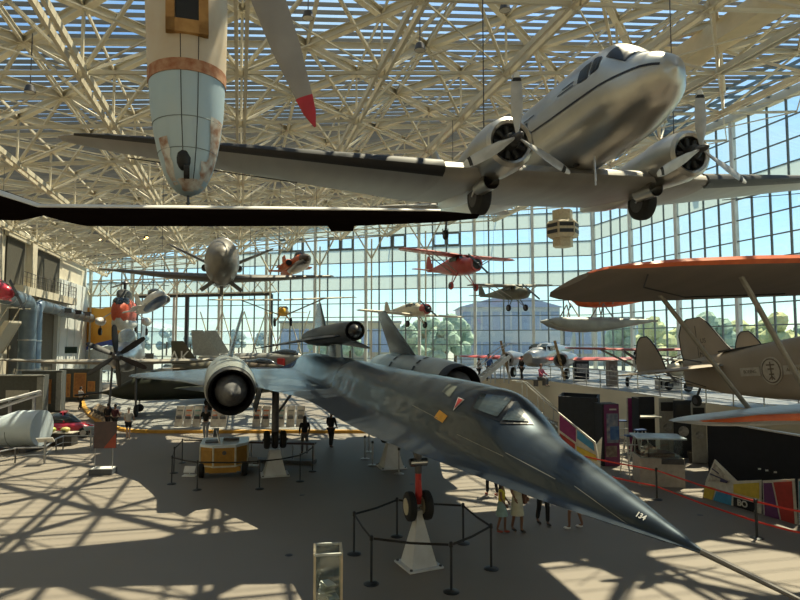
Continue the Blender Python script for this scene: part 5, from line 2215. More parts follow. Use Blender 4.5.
brownj = mat('brown_camouflage', (.10, .07, .045), .6, scale=.5, col2=(.07, .07, .045), amt=.4)
greyj = mat('grey_jet_paint', (.22, .22, .20), .5, scale=1)
jet_side('camouflage_jet', 'brown camouflaged jet with the letters AK on its tail fin', P(297, 370, 50), dirrot(172, 0, 0), brownj, brownj, .80, (0,), 'AK')
jet_side('grey_jet', 'grey twin-finned jet with red intake covers behind the camouflaged jet', P(322, 362, 53), dirrot(160, 0, 0), greyj, mat('pale_grey_fin', (.36, .37, .35), .5), .95, (-.9, .9), None, True)
q = P(224, 350, 62)
t = jet_side('delta_jet', 'pale jet far back whose clipped fin shows over the black jet engine', P(285, 366, 62), dirrot(168, 0, 0), greyj, mat('pale_grey_fin', (.36, .37, .35), .5), .62, (0,))

# dark green jet lying low on the platform
dg = mat('very_dark_green_paint', (.020, .026, .016), .5, scale=1)
jp = P(101, 398, 41)
jp.z = 1.68
j2 = thing('dark_green_jet', 'dark green jet with small cockpit panes and a black nose probe, behind the curved platform', 'airplane', jp, dirrot(20, -1, 0))
mb = MB()
fuse_mb(mb, [(0, .05, .0, -.1), (1.0, .45, .35, -.45), (2.2, .75, .95, -.7), (4, .9, 1.0, -.75), (8, .9, .9, -.75), (12, .6, .6, -.5)], 20, 2.5, 3)
mb.build('fuselage', dg, j2, True, 60)
mb = MB()
fuse_mb(mb, [(1.9, .1, .9, .7), (2.5, .5, 1.25, .5), (3.6, .52, 1.4, .6), (5.2, .3, 1.2, .7)], 12, 2, 2)
cp = mb.build('canopy', dg, j2, True)
for s in (1, -1):
    for x in (2.45, 2.95):
        mb = MB()
        mb.box((x, s * .50, 1.02), (.38, .04, .36), (s * -.25, 0, 0))
        mb.build('cockpit_pane', mat('pale_pane', (.22, .24, .25), .2, spec=.9), cp)
    mb = MB()
    wing_mb(mb, [(s * .8, 4.5, 3.6, .1, .05), (s * 4.6, 7.0, 1.6, .0, .05)], n=6)
    mb.build('wing', dg, j2, True)
    mb, hb = MB(), MB()
    wheel(mb, hb, (7, s * 1.1, -1.15), .35, .22, 14)
    mb.build('wheel', rubber, j2, True)
    mb = MB()
    mb.tube([(7, s * 1.1, -1.15), (7, s * .7, -.4)], .06, 6)
    mb.build('landing_gear_leg', steel, j2)
mb = MB()
mb.tube([(-1.6, 0, -.15), (.1, 0, -.05)], .07, 8)
mb.tube([(-.9, 0, -.1), (-1.3, 0, -.5)], .03, 6)
mb.build('nose_probe', black, j2)
mb, hb = MB(), MB()
wheel(mb, hb, (2.4, 0, -1.2), .28, .2, 14)
mb.build('wheel', rubber, j2, True)
mb = MB()
mb.tube([(2.4, 0, -1.2), (2.4, 0, -.4)], .06, 6)
mb.build('landing_gear_leg', steel, j2)
# number board behind it
q = P(137, 378, 64)
t = thing('lettered_board', 'grey board with white characters behind the dark green jet', 'sign', V((q.x, q.y, 0)))
mb = MB()
mb.box((0, 0, 1.9), (3.4, .12, 3.8))
mb.build('board', mat('mid_grey_board', (.12, .13, .13), .6), t)
text('59003', 'white_characters', decw, .75, t, frameM(V((.05, -.08, 3.1)), (1, 0, 0), (0, 0, 1)), .01, bold=.02)

# low grey platform with ochre edge
platm = mat('platform_grey_deck', (.24, .24, .23), .6, scale=.8)
och = mat('ochre_platform_edge', (.62, .34, .05), .6, scale=2, col2=(.5, .25, .03))
edge = [PG(px, py, .18) for px, py in ((82, 398), (85, 406), (91, 413), (101, 420), (113, 425), (128, 428.5), (150, 429.5), (200, 429.5), (260, 429.5), (320, 429.5), (372, 429.5))]
backp = [A(-3.5, 58), A(-15.5, 62)]
pt = thing('display_platform', 'low grey exhibit platform with an ochre edge carrying the far jets', 'platform', (edge[5].x, edge[5].y, 0))
o_ = V((edge[5].x, edge[5].y, 0))
E0 = [V((p.x, p.y, 0)) - o_ for p in edge]
mb = MB()
mb.prism([q for q in E0] + [V((p.x, p.y, 0)) - o_ for p in backp], (0, 0, .16))
mb.build('deck', platm, pt)
mb = MB()
for a, b in zip(E0, E0[1:]):
    mb.beam(a + V((0, -.08, .08)), b + V((0, -.08, .08)), .3, .165)
mb.build('ochre_edge', och, pt)
# leaning text panels
paneltx = mat('printed_panel', (.62, .58, .50), .6, scale=5, col2=(.45, .38, .32), amt=.6)


def lean_panel(px, py, w_, h_, m, label, yaw=0, lean=-.35, z0=.17, group='text panels leaning along the ochre platform edge', col=None):
    q = PG(px, py, z0)
    t = thing('text_panel', label, 'sign', q, (0, 0, yaw), group)
    M_ = Matrix.Rotation(lean, 4, 'X')
    mb = MB()
    mb.box((0, 0, h_ / 2), (w_, .05, h_), M=M_)
    mb.build('board', m, t)
    mb = MB()
    mb.box((0, -.03, h_ * .78), (w_ * .7, .01, h_ * .08), M=M_)
    mb.box((0, -.03, h_ * .5), (w_ * .55, .01, h_ * .16), M=M_)
    mb.build('print_block', col or mat('print_ink', (.25, .23, .2), .7), t)
    mb = MB()
    mb.box((0, .18, h_ * .25), (w_ * .7, .04, h_ * .5), (.3, 0, 0))
    mb.build('rear_prop', darksteel, t)
    return t


oran = mat('orange_print', (.55, .17, .07), .6)
teal = mat('teal_print', (.20, .33, .28), .6)
for i, (px, m, cc) in enumerate(((178, None, None), (187, None, oran), (196, None, teal), (214, None, oran), (222, None, None), (256, None, oran), (265, None, oran), (280, None, teal), (290, None, None), (300, None, None))):
    lb = {1: 'text panel with orange print leaning at the platform edge beside the person in dark clothes'}.get(i, 'upright printed text panel leaning at the ochre platform edge')
    lean_panel(px, 426.5, .46, 1.2, paneltx, 'upright printed text panel leaning at the ochre platform edge', col=cc)
for i in range(7):
    lean_panel(89.5 + i * 3.4, 415 + i * 1.6, .35, .95, mat('wood_panel', (.42, .33, .24), .6, scale=6, col2=(.30, .22, .15)), 'tan panel in the tilted row at the curved end of the platform', yaw=-.5, lean=-.8, group='tan panels at the curved platform end')
# ---------------------------------------------------------------- barriers, cart, signs on the open floor
def stanchion(p, label, m=None, h=1.0, group='stanchions', r=.028, base=.17):
    m = m or postm
    t = thing('stanchion', label, 'barrier post', (p.x, p.y, 0), group=group)
    mb = MB()
    mb.lathe([(0, base), (.015, base), (.04, base * .7), (.05, r * 1.2)], (0, 0, 0), 'z', 20)
    mb.build('base', m, t, True)
    mb = MB()
    mb.tube([(0, 0, .04), (0, 0, h)], r, 10)
    mb.build('pole', m, t, True)
    mb = MB()
    mb.lathe([(-.09, r * 1.5), (.0, r * 1.5), (.02, r * .8)], (0, 0, h), 'z', 10)
    mb.build('belt_head', black, t, True)
    return t


postm = mat('black_post_metal', (.05, .055, .06), .4, .5)
silverpost = mat('silver_post_metal', (.42, .43, .45), .35, .7)
beltm = mat('black_belt', (.012, .012, .014), .7)


def belt(pts, label, m=None, z=.95, w_=.05, group=None, name='barrier_belt', gap=.05):
    o = V((pts[0].x, pts[0].y, 0))
    mb = MB()
    for a, b in zip(pts, pts[1:]):
        a = V((a.x, a.y, z)) - o
        b = V((b.x, b.y, z)) - o
        d = (b - a).normalized() * gap
        mid = (a + b) / 2 - V((0, 0, .03))
        mb.beam(a + d, mid, .012, w_)
        mb.beam(mid, b - d, .012, w_)
    q = mb.build(name, m or beltm)
    q.location = o
    tag(q, label, 'barrier belt')
    return q


ring = [(354, 554), (397, 536.5), (463.3, 543.5), (491.3, 569), (451.3, 592), (371.3, 584)]
names = ['leftmost black post of the ring round the nose gear stand', 'black post at the back of the ring, left of the nose wheels', 'black post at the back of the ring, right of the nose wheels',
         'rightmost black post of the ring round the nose gear stand', 'nearest black post of the nose gear ring, right of the white stand', 'black post left of the white stand, second nearest of the ring']
rp = [PG(*q) for q in ring]
for q, nme in zip(rp, names):
    stanchion(q, nme, group='black posts ringing the nose gear')
belt(rp + [rp[0]], 'black belt strung round the six posts at the nose gear stand')

cart_posts = [(171.5, 484), (173.8, 473), (182, 463), (248, 462), (197, 490), (259.5, 489), (300, 481.5), (312.6, 471.5)]
labs = ['black post at the left front of the cart enclosure', 'black post just behind the left front post of the cart enclosure', 'black post at the left rear corner beside the cart', 'black post at the cart rear right corner',
        'nearest black post in front of the yellow cart wheel', 'black post between the cart and the jack stand', 'black post right of the triple-wheel jack', 'rightmost black post of the cart enclosure']
cp_ = [PG(*q) for q in cart_posts]
for q, nme in zip(cp_, labs):
    stanchion(q, nme, group='black posts round the equipment cart', r=.022, base=.16)
belt([cp_[3], cp_[2], cp_[1], cp_[0], cp_[4], cp_[5], cp_[6], cp_[7]], 'black belt sagging round the yellow equipment cart')
for q, nme in zip([(365, 459), (372.5, 465.5), (399, 474), (369, 452)], ['silver post farthest left below the black fuselage', 'second silver post below the black fuselage edge', 'silver post before the far white jack', 'silver post half hidden behind the two nearest silver posts']):
    stanchion(PG(*q), nme, silverpost, group='silver posts beneath the fuselage', r=.035, base=.2)

# yellow equipment cart
yel = mat('ochre_cart_panel', (.42, .22, .025), .45, scale=3, col2=(.34, .17, .02))
cartwhite = mat('pale_cart_top', (.62, .70, .76), .3, scale=2)
cc = PG(223.5, 475)
ct = thing('equipment_cart', 'yellow and white ground equipment cart with angled front between the barrier posts', 'cart', (cc.x, cc.y, 0), (0, 0, math.radians(13)))
oct_ = [(-.85, 1.3), (-.85, -.2), (-.35, -.62), (.45, -.62), (.88, -.1), (.88, 1.3)]
mb = MB()
mb.prism([V((x, y, .42)) for x, y in oct_], (0, 0, .72))
mb.build('body', yel, ct)
mb = MB()
mb.prism([V((x * 1.03, y * 1.03, 1.14)) for x, y in oct_], (0, 0, .10))
mb.build('top_deck', cartwhite, ct)
for a, b in zip(oct_[:-1], oct_[1:]):
    mb = MB()
    a_, b_ = V((a[0], a[1], 0)), V((b[0], b[1], 0))
    n_ = (b_ - a_).normalized().cross(V((0, 0, 1))) * .012
    mb.beam(a_ + n_ + V((0, 0, .42)), a_ + n_ + V((0, 0, 1.14)), .06, .03, n_)
    mb.beam(b_ + n_ + V((0, 0, .42)), b_ + n_ + V((0, 0, 1.14)), .06, .03, n_)
    mb.beam(a_ + n_ + V((0, 0, .44)), b_ + n_ + V((0, 0, .44)), .03, .06)
    mb.build('white_trim', mat('ivory_trim', (.60, .57, .45), .5), ct)
    mb = MB()
    m_ = (a_ + b_) / 2
    mb.beam(m_ * 1 + (a_ - m_) * .75 + n_ * .9 + V((0, 0, .78)), m_ + (b_ - m_) * .75 + n_ * .9 + V((0, 0, .78)), .02, .5)
    mb.build('recessed_door', mat('dark_ochre_door', (.36, .18, .02), .5), ct)
mb = MB()
mb.box((-.45, .2, 1.27), (.5, .5, .06))
mb.build('dark_panel', darksteel, ct)
mb = MB()
mb.box((.25, .5, 1.29), (.6, .25, .1))
mb.build('dark_instrument', darksteel, ct)
mb = MB()
mb.tube([(-.15, -.2, 1.24), (-.3, .1, 1.75)], .03, 6)
mb.box((-.32, .12, 1.62), (.2, .05, .35), (.3, 0, .4))
mb.build('raised_handle', steel, ct)
mb = MB()
mb.lathe([(-.02, .05), (-.02, .08), (.02, .08), (.02, .05)], (.05, -.64, .95), 'y', 12)
mb.build('tow_ring', darksteel, ct)
mb = MB()
mb.box((0, .2, .33), (1.3, 1.6, .18))
mb.beam((-.5, -.5, .25), (.5, -.5, .25), .1, .12)
mb.build('chassis', yel, ct)
for x in (-.8, .8):
    for y in (-.25, 1.0):
        mb, hb = MB(), MB()
        wheel(mb, hb, (0, 0, 0), .27, .2, 16)
        M_ = Matrix.Translation((x, y, .27)) @ Matrix.Rotation(PI / 2, 4, 'Z')
        mb.v = [tuple(M_ @ V(q)) for q in mb.v]
        hb.v = [tuple(M_ @ V(q)) for q in hb.v]
        w1 = mb.build('wheel', rubber, ct, True)
        hb.build('wheel_hub', darksteel, w1, True)

# long reading rail behind the triple wheels
a, b = PG(250, 461), PG(315, 463)
rr_ = thing('reading_rail', 'long low reading rail with dark sloped top behind the triple main wheels', 'reading rail', (a.x, a.y, 0))
d = b - a
mb = MB()
mb.beam(V((0, 0, .82)), d + V((0, 0, .82)), .35, .08)
mb.build('sloped_top', mat('dark_reading_board', (.06, .03, .03), .5), rr_)
for u in (.02, .33, .66, .98):
    mb = MB()
    mb.beam(d * u, d * u + V((0, 0, .8)), .05, .05)
    mb.build('post', silverpost, rr_)
mb = MB()
mb.beam(V((0, 0, .06)), d + V((0, 0, .06)), .5, .12)
mb.build('base_slab', mat('slate_base', (.10, .11, .13), .6), rr_)
# small floor labels
for i, (px, py, lb) in enumerate(((189.5, 476, 'small white information card low on the floor left of the cart'), (252, 466, 'small white card on the floor left of the jack'))):
    q = PG(px, py)
    t = thing('information_card', lb, 'sign', q)
    mb = MB()
    mb.box((0, 0, .25), (.42, .03, .26), (-.6, 0, 0))
    mb.build('card', white, t)
    mb = MB()
    mb.box((0, .02, .02), (.5, .3, .04))
    mb.tube([(0, .0, .02), (0, .02, .22)], .02, 6)
    mb.build('foot', white, t)

# poster on a stand
q = PG(102.5, 474)
t = thing('poster_stand', 'dark poster with a red corner on two grey legs and a slab base', 'sign', q, (0, 0, .1))
mb = MB()
mb.box((.06, 0, 1.5), (.84, .05, 1.02))
bd_ = mb.build('board', mat('dark_plum_poster', (.07, .05, .055), .6, scale=3, col2=(.10, .06, .06)), t)
mb = MB()
mb.prism([V((.47, -.03, 1.0)), V((.02, -.03, 1.0)), V((.47, -.03, 1.58))], (0, -.005, 0))
mb.build('red_corner', mat('brick_red_print', (.35, .07, .04), .6), bd_)
for x in (-.3, .36):
    mb = MB()
    mb.tube([(x, 0, .1), (x, 0, 1.5)], .018, 6)
    mb.build('leg', silverpost, t)
mb = MB()
mb.box((0, .05, .11), (.86, .55, .2))
mb.build('base_slab', mat('slate_base', (.10, .11, .13), .6), t)
mb = MB()
mb.box((0, .05, .225), (.8, .5, .02))
mb.build('slab_top', white, t)

# low grey barrier rail at the left with two reading tables
rail_pts = [PG(-4, 466), PG(14.5, 463), PG(44, 463.5), PG(55, 457), PG(62, 451), PG(90, 450), PG(92, 447)]
rail_pts = [PG(-30, 474), PG(-2, 467), PG(15, 463), PG(44, 462), PG(56, 452), PG(63, 449), PG(93, 449)]
railing('barrier_rail', [V((p.x, p.y, 0)) for p in rail_pts], .62, 'low pale grey barrier rail in front of the silver fuselage section', 'barrier', every=1.5, m=silverpost, r=.035, mid=1)
for px, py, m, lb, hh in ((44.5, 464, white, 'white tilted reading table by the silver fuselage section', 1.0), (90.5, 451, mat('pale_blue_card', (.45, .62, .72), .4), 'pale blue tilted reading table behind the poster stand', 1.05)):
    q = PG(px, py)
    t = thing('reading_table', lb, 'sign', q, (0, 0, .3))
    mb = MB()
    mb.box((0, 0, hh), (.62, .46, .04), (-.5, 0, 0))
    mb.build('table_top', m, t)
    mb = MB()
    mb.tube([(0, 0, 0), (0, 0, hh)], .04, 8)
    mb.build('post', silverpost, t)

# silver fuselage section at the left edge
q = PG(20, 455)
t = thing('fuselage_section', 'large dented silver aircraft fuselage section cut off square at the left edge', 'airplane part', (q.x, q.y, 0))
sil = mat('dented_aluminium', (.56, .64, .70), .5, .2, scale=1.2, col2=(.42, .50, .56), amt=1, bump=.3)
mb = MB()
rings = []
for x, r0, r1, zb in ((-4.6, .9, .5, .3), (-3, 1.0, .6, .25), (-1.6, 1.0, .72, .18), (-.9, 1.0, .86, .14), (.25, .95, .84, .2)):
    rings.append([V((x, 1.2 + r0 * math.cos(k * 2 * PI / 24), zb + r1 + r1 * math.sin(k * 2 * PI / 24))) for k in range(24)])
mb.loft(rings)
mb.build('metal_skin', sil, t, True, 70)
mb = MB()
mb.tube([V((-.88, 1.2 + 1.01 * math.cos(k * 2 * PI / 24), .14 + .86 + .87 * math.sin(k * 2 * PI / 24))) for k in range(12, 25)], .012, 4)
mb.build('rivet_seams', mat('seam_grey', (.2, .24, .26), .7), t)
for x in (-2.4, -.2):
    mb = MB()
    mb.box((x, 1.2, .12), (.3, 1.5, .36))
    mb.build('cradle', darksteel, t)

# small red roadable aircraft
q = PG(63, 437)
t = thing('flying_car', 'small red flying car with rounded glass cabin beside the silver section', 'car', (q.x, q.y, 0), (0, 0, math.radians(200)))
redg = mat('glossy_red_car', (.55, .02, .05), .25, coat=.6)
mb = MB()
fuse_mb(mb, [(-1.6, .35, .55, .3), (-1.1, .62, .72, .25), (-.3, .72, .85, .22), (.6, .70, .85, .22), (1.4, .5, .8, .3), (1.8, .2, .65, .45)], 18, 3, 3)
mb.build('body', redg, t, True)
mb = MB()
fuse_mb(mb, [(-.85, .2, .8, .6), (-.35, .52, 1.22, .6), (.3, .55, 1.32, .6), (.9, .4, 1.15, .6), (1.3, .15, .85, .6)], 14, 2.4, 3)
mb.build('cabin_glass', darkglass, t, True)
mb = MB()
mb.beam((-.1, -.57, .85), (0, -.35, 1.34), .07, .04)
mb.beam((0, -.35, 1.34), (0, .35, 1.34), .3, .04)
mb.beam((-.1, .57, .85), (0, .35, 1.34), .07, .04)
mb.build('cabin_hoop', redg, t)
for x in (-1.05, 1.0):
    for y in (-.66, .66):
        mb, hb = MB(), MB()
        wheel(mb, hb, (x, y, .27), .27, .16, 16)
        w1 = mb.build('wheel', rubber, t, True)
        hb.build('wheel_hub', steel, w1, True)
mb = MB()
mb.tube([(1.7, 0, .6), (3.4, 0, .8)], .08, 8)
wing_mb(mb, [(0, 0, 0, 0, .1), (0, 0, 0, 0, .1)]) if False else None
mb.build('tail_boom', redg, t)
# display plinth with two helmets
q = PG(57, 446)
t = thing('display_plinth', 'low dark plinth in front of the red flying car', 'plinth', (q.x, q.y, 0))
mb = MB()
mb.box((0, .3, .3), (1.4, .6, .6))
mb.build('plinth_body', mat('dark_plinth', (.05, .045, .04), .6), t)
mb = MB()
mb.box((0, .3, .615), (1.5, .7, .03))
mb.build('plinth_top', mat('sand_plinth_top', (.4, .36, .3), .6), t)
for i, (dx, m, lb) in enumerate(((-.45, mat('lime_helmet', (.40, .45, .08), .4), 'lime green rounded helmet on the dark plinth'), (.25, mat('yellow_helmet', (.60, .52, .18), .4), 'pale yellow rounded helmet on the dark plinth'))):
    o = V((q.x + dx, q.y + .25, .632))
    h_ = thing('helmet', lb, 'helmet', o)
    mb = MB()
    mb.ball((0, 0, .13), .2, 14, 8, (1.1, 1, .66))
    mb.build('shell', m, h_, True)
    mb = MB()
    mb.box((0, -.2, .08), (.24, .08, .05))
    mb.build('visor', black, h_)

# white wing frame at the left edge, red aircraft at the left edge, stair
w0, w1_ = P(-30, 409, 31), P(41, 391, 33)
t = thing('wing_panel', 'long white wing panel and spar jutting in from the left before the display walls', 'airplane part', (w0.x, w0.y, 0))
mb = MB()
d = w1_ - w0
for z in (0, -.42):
    mb.beam(V((0, 0, w0.z + z)), V((d.x, d.y, w1_.z + z * .4)), .5, .10)
mb.build('wing_skin', white, t)
for u in (.15, .55, .9):
    mb = MB()
    mb.beam(V((d.x * u, d.y * u, 0)), V((d.x * u, d.y * u, w0.z + (w1_.z - w0.z) * u - .1)), .12, .12)
    mb.build('support_post', silverpost, t)
p = P(13, 294, 30)
light_plane('aerobatic_plane', 'bright red aircraft nose and wing entering at the left edge by the duct', p, dirrot(172, -14, 10), 2.6, .9, 4.2, redg, redg, high=False, r=.45, strut=False, wheels=False, cables=True)
s0 = P(-6, 352, 44)
t = thing('staircase', 'cream stair flight with pale rail at the left edge below the duct', 'stairs', (s0.x, s0.y, 0))
mb = MB()
top_ = P(13, 322, 44)
for i in range(16):
    u = i / 15
    mb.box(((top_.x - s0.x) * u * 1.0, 0, 4.3 + (top_.z - 4.3) * u), (.35, 1.4, .16))
mb.build('steps', wallm, t)
for yy in (-.7, .7):
    mb = MB()
    mb.beam((0, yy, 4.2), (top_.x - s0.x, yy, top_.z), .08, .35)
    mb.tube([(0, yy, 5.2), (top_.x - s0.x, yy, top_.z + 1.0), (top_.x - s0.x + .8, yy, top_.z + 1.0)], .04, 6)
    mb.build('side_rail', wallm, t)
mb = MB()
mb.box((0, 0, 2.1), (.4, 1.4, 4.2))
mb.build('support_wall', wallm, t)

# clear box on the floor at the front
q = PG(327.5, 613)
t = thing('collection_box', 'clear acrylic collection box with pale wooden edges at the bottom of the view', 'box', q, (0, 0, math.radians(8)))
wd = mat('pale_wood_edge', (.62, .52, .36), .5)
W2, D2, H2 = .25, .30, 1.19
for x, y in ((-W2, -D2), (W2, -D2), (-W2, D2), (W2, D2)):
    mb = MB()
    mb.box((x, y, H2 / 2), (.045, .045, H2))
    mb.build('corner_post', wd, t)
for a, b in (((-W2, -D2), (-W2, D2)), ((W2, -D2), (W2, D2)), ((-W2, -D2), (W2, -D2)), ((-W2, D2), (W2, D2))):
    mb = MB()
    mb.beam((a[0], a[1], H2), (b[0], b[1], H2), .05, .04)
    mb.build('top_edge', wd if a[0] == b[0] else mat('acrylic_edge', (.5, .52, .5), .2), t)
    mb = MB()
    mb.beam((a[0], a[1], H2 / 2), (b[0], b[1], H2 / 2), .008, H2 - .06)
    mb.build('clear_side', clearglass, t)
mb = MB()
mb.box((0, 0, .05), (.5, .58, .1))
mb.build('base', wd, t)
o = PG(327.5, 613) + V((0.02, 0, .1))
t2 = thing('leaflet_pile', 'white leaflets lying inside the clear acrylic box', 'leaflets', o)
mb = MB()
for i in range(9):
    mb.box((random.uniform(-.08, .08), random.uniform(-.08, .08), .02 + i * .055), (.2, .26, .03), (random.uniform(-.2, .2), random.uniform(-.2, .2), random.uniform(0, 3)))
ll = mb.build('paper', white, t2)
ll['kind'] = 'stuff'
# floor sockets
for px, py in ((289, 555), (412, 484), (700, 515), (302, 495)):
    q = PG(px, py)
    mb = MB()
    mb.lathe([(0, .09), (.006, .09), (.008, .07)], (0, 0, 0), 'z', 14)
    o = mb.build('floor_socket', darksteel)
    o.location = (q.x, q.y, 0)
    tag(o, 'small dark round floor socket set in the bare floor', 'floor socket', 'dark round floor sockets')
# ---------------------------------------------------------------- raised deck and exhibits on the right
DZ = 2.5
deckw = mat('beige_deck_wall', (.72, .66, .52), .75, scale=.6, col2=(.66, .60, .47))
front = [PG(440, 378, DZ), PG(500, 378.5, DZ), PG(540, 380, DZ), PG(600, 388, DZ), PG(660, 396.5, DZ), PG(800, 416, DZ), V((13.7, 12.2, DZ)), V((24.5, 9.5, DZ))]
back = [A(C_R - 1.2, 40, DZ), CORNER + V((-2.2, -2.2, DZ)), WP(440, DZ, 1.6)]
back[0].z = DZ
dk = MB()
poly = [V((p.x, p.y, 0)) for p in front + back]
dk.prism(poly, (0, 0, DZ))
deck = thing('raised_deck', 'long beige raised exhibition deck carrying the silver twin-engine plane', 'deck', (front[2].x, front[2].y, 0))
dk.v = [tuple(V(q) - V((front[2].x, front[2].y, 0))) for q in dk.v]
dk.build('deck_body', deckw, deck)
dt = MB()
dt.prism([V((q.x, q.y, DZ - .02)) - V((front[2].x, front[2].y, 0)) + V((0, 0, .0)) for q in [p + (sum((b_ for b_ in front + back), V()) / len(front + back) - p) * .006 for p in front + back]], (0, 0, .03))
dt.build('deck_floor', mat('grey_deck_floor', (.17, .18, .20), .5, scale=.5), deck)  # darker sheet over the deck top: its unlit look is in the colour
whr = mat('white_handrail', (.60, .60, .57), .4, .2)
railing('deck_railing', [V((p.x, p.y, DZ)) + V((.06, .12, 0)) for p in front[:6]], 1.0, 'white railing running along the beige raised deck edge', 'railing', every=1.4, m=whr, r=.03, mid=3)
# stairs down from the deck
st0 = PG(527, 401.5, 2.35)
t = thing('staircase', 'steel stair with pale treads and handrails descending beside the dark booth', 'stairs', (st0.x, st0.y, 0))
for i in range(10):
    mb = MB()
    mb.box((.1 + i * .27, .55, 2.25 - i * .235), (.30, 1.1, .05))
    mb.build('tread', mat('pale_tread', (.5, .48, .42), .6), t)
for y in (0, 1.1):
    mb = MB()
    mb.beam((-.05, y, 2.2), (2.65, y, -.1 + .05), .05, .22)
    mb.build('stringer', whr, t)
    mb = MB()
    mb.tube([(-.5, y, 3.25), (0, y, 3.25), (2.5, y, 1.0), (2.6, y, 0.05)], .03, 6)
    for k in range(4):
        mb.tube([(k * .75, y, 3.25 - k * .66), (k * .75, y, 2.2 - k * .66)], .022, 5)
    mb.build('handrail', whr, t)
mb = MB()
mb.box((-.75, .55, 2.3), (1.4, 1.2, .12))
mb.build('landing', deckw, t)
for x in (-1.35, -.15):
    for y in (0, 1.1):
        mb = MB()
        mb.beam((x, y, 0), (x, y, 2.25), .08, .08)
        mb.build('landing_post', whr, t)

# dark open-topped booth
q = PG(559, 455)
q = V((q.x, q.y, 0))
Yb = 27.0
a = V((P(559, 396, Yb).x, Yb, 0))
b = V((P(597, 401, Yb - 1.0).x, Yb - 1.0, 0))
hB = P(559, 396, Yb).z
navy = mat('charcoal_booth_cloth', (.018, .021, .028), .8)
t = thing('exhibit_booth', 'open-topped charcoal exhibit booth beside the deck stairs', 'booth', a)
b_ = b - a
n_ = V((.35, .93, 0)) * 2.0
for nm, p0, p1 in (('front_wall', V((0, 0, 0)), b_), ('side_wall', V((0, 0, 0)), n_), ('rear_wall', n_, n_ + b_), ('far_side_wall', b_, b_ + n_)):
    mb = MB()
    mb.beam(p0 + V((0, 0, hB / 2)), p1 + V((0, 0, hB / 2)), .08, hB)
    mb.build(nm, navy, t)
# poster pillar
purp = mat('plum_poster', (.17, .03, .12), .5)
q = PG(612.5, 466)
t = thing('poster_pillar', 'purple and blue poster pillar standing at the corner of the dark booth', 'display', (q.x, q.y, 0), (0, 0, .12))
mb = MB()
mb.box((-.04, .35, 1.27), (.74, .7, 2.54))
mb.build('pillar_body', navy, t)
mb = MB()
mb.box((.0, -.015, 1.27), (.64, .03, 2.5))
pp = mb.build('poster_face', purp, t)
for c_, s_, m in (((.02, 1.55), (.5, 1.2), mat('pale_photo_print', (.30, .30, .34), .5, scale=5, col2=(.06, .10, .2), amt=.6)), ((.1, 1.35), (.38, .55), mat('blue_photo_print', (.03, .09, .30), .5, scale=4, col2=(.10, .2, .4))), ((-.05, .6), (.48, .45), mat('brown_photo_print', (.12, .09, .08), .5, scale=5, col2=(.3, .25, .22)))):
    mb = MB()
    mb.box((c_[0], -.04 - (.012 if s_[0] < .4 else 0), c_[1]), (s_[0], .02, s_[1]))
    mb.build('poster_picture', m, pp)
mb = MB()
mb.box((.05, -.04, 2.32), (.3, .02, .06))
mb.build('title_line', decw, pp)

# sloped colour panels in front of the stair
mag = mat('magenta_panel', (.26, .03, .14), .5)
blu = mat('sky_blue_panel', (.06, .30, .52), .5)
yl = mat('mustard_panel', (.62, .46, .06), .5)
rdp = mat('red_panel', (.40, .04, .03), .5)
plum = mat('plum_panel', (.14, .04, .14), .5)
ivory = mat('ivory_frame', (.62, .60, .52), .5)


def px_panel(pts, Y0, Y1, m, parent, o, x0, x1, name='panel', th=.05, dy=0.0):
    "upright panel on a slanting vertical plane from distance Y0 (at column x0) to Y1 (at column x1)"
    # plane through two ground points
    g0, g1 = V((ray(x0, 330).x / ray(x0, 330).y * Y0, Y0, 0)), V((ray(x1, 330).x / ray(x1, 330).y * Y1, Y1, 0))
    dd = (g1 - g0).normalized()
    nn = V((dd.y, -dd.x, 0))
    vs = []
    for px, py in pts:
        r = ray(px, py)
        s = (g0 - V((0, 0, CAM_H))).dot(nn) / r.dot(nn)
        p = r * s + V((0, 0, CAM_H))
        p.z = max(p.z, .01)
        vs.append(p - o + nn * (-dy if nn.y > 0 else dy))
    mb = MB()
    mb.prism(vs, nn * (th if nn.y > 0 else -th))
    return mb.build(name, m, parent)


o = V((ray(559, 330).x * 24.5, 24.5, 0))
t = thing('sloped_hoarding', 'sloping hoarding of magenta and sky blue panels before the dark booth', 'hoarding', o)
px_panel([(558, 412), (595, 442), (599, 463), (558, 463)], 24.6, 23.2, ivory, t, o, 558, 600, 'backing', .06)
for pts, m in (([(560, 415), (576, 428.5), (576, 442), (560, 430)], mag), ([(577.5, 430), (593.5, 443.5), (594.5, 451), (577.5, 438.5)], blu), ([(560, 433), (575, 444), (575, 452), (560, 442)], rdp), ([(577, 446), (596, 455), (597, 461), (577, 455)], yl)):
    px_panel(pts, 24.6, 23.2, m, t, o, 558, 600, 'colour_panel', .03, .03)
o = PG(597, 473)
t = thing('leaning_board', 'narrow pale board leaning against the poster pillar', 'board', o)
mb = MB()
mb.prism([V((-.12, 0, 0)), V((.12, .0, 0)), V((.32, .25, 1.35)), V((.08, .25, 1.05))], (0, .04, 0))
mb.build('board_face', ivory, t)

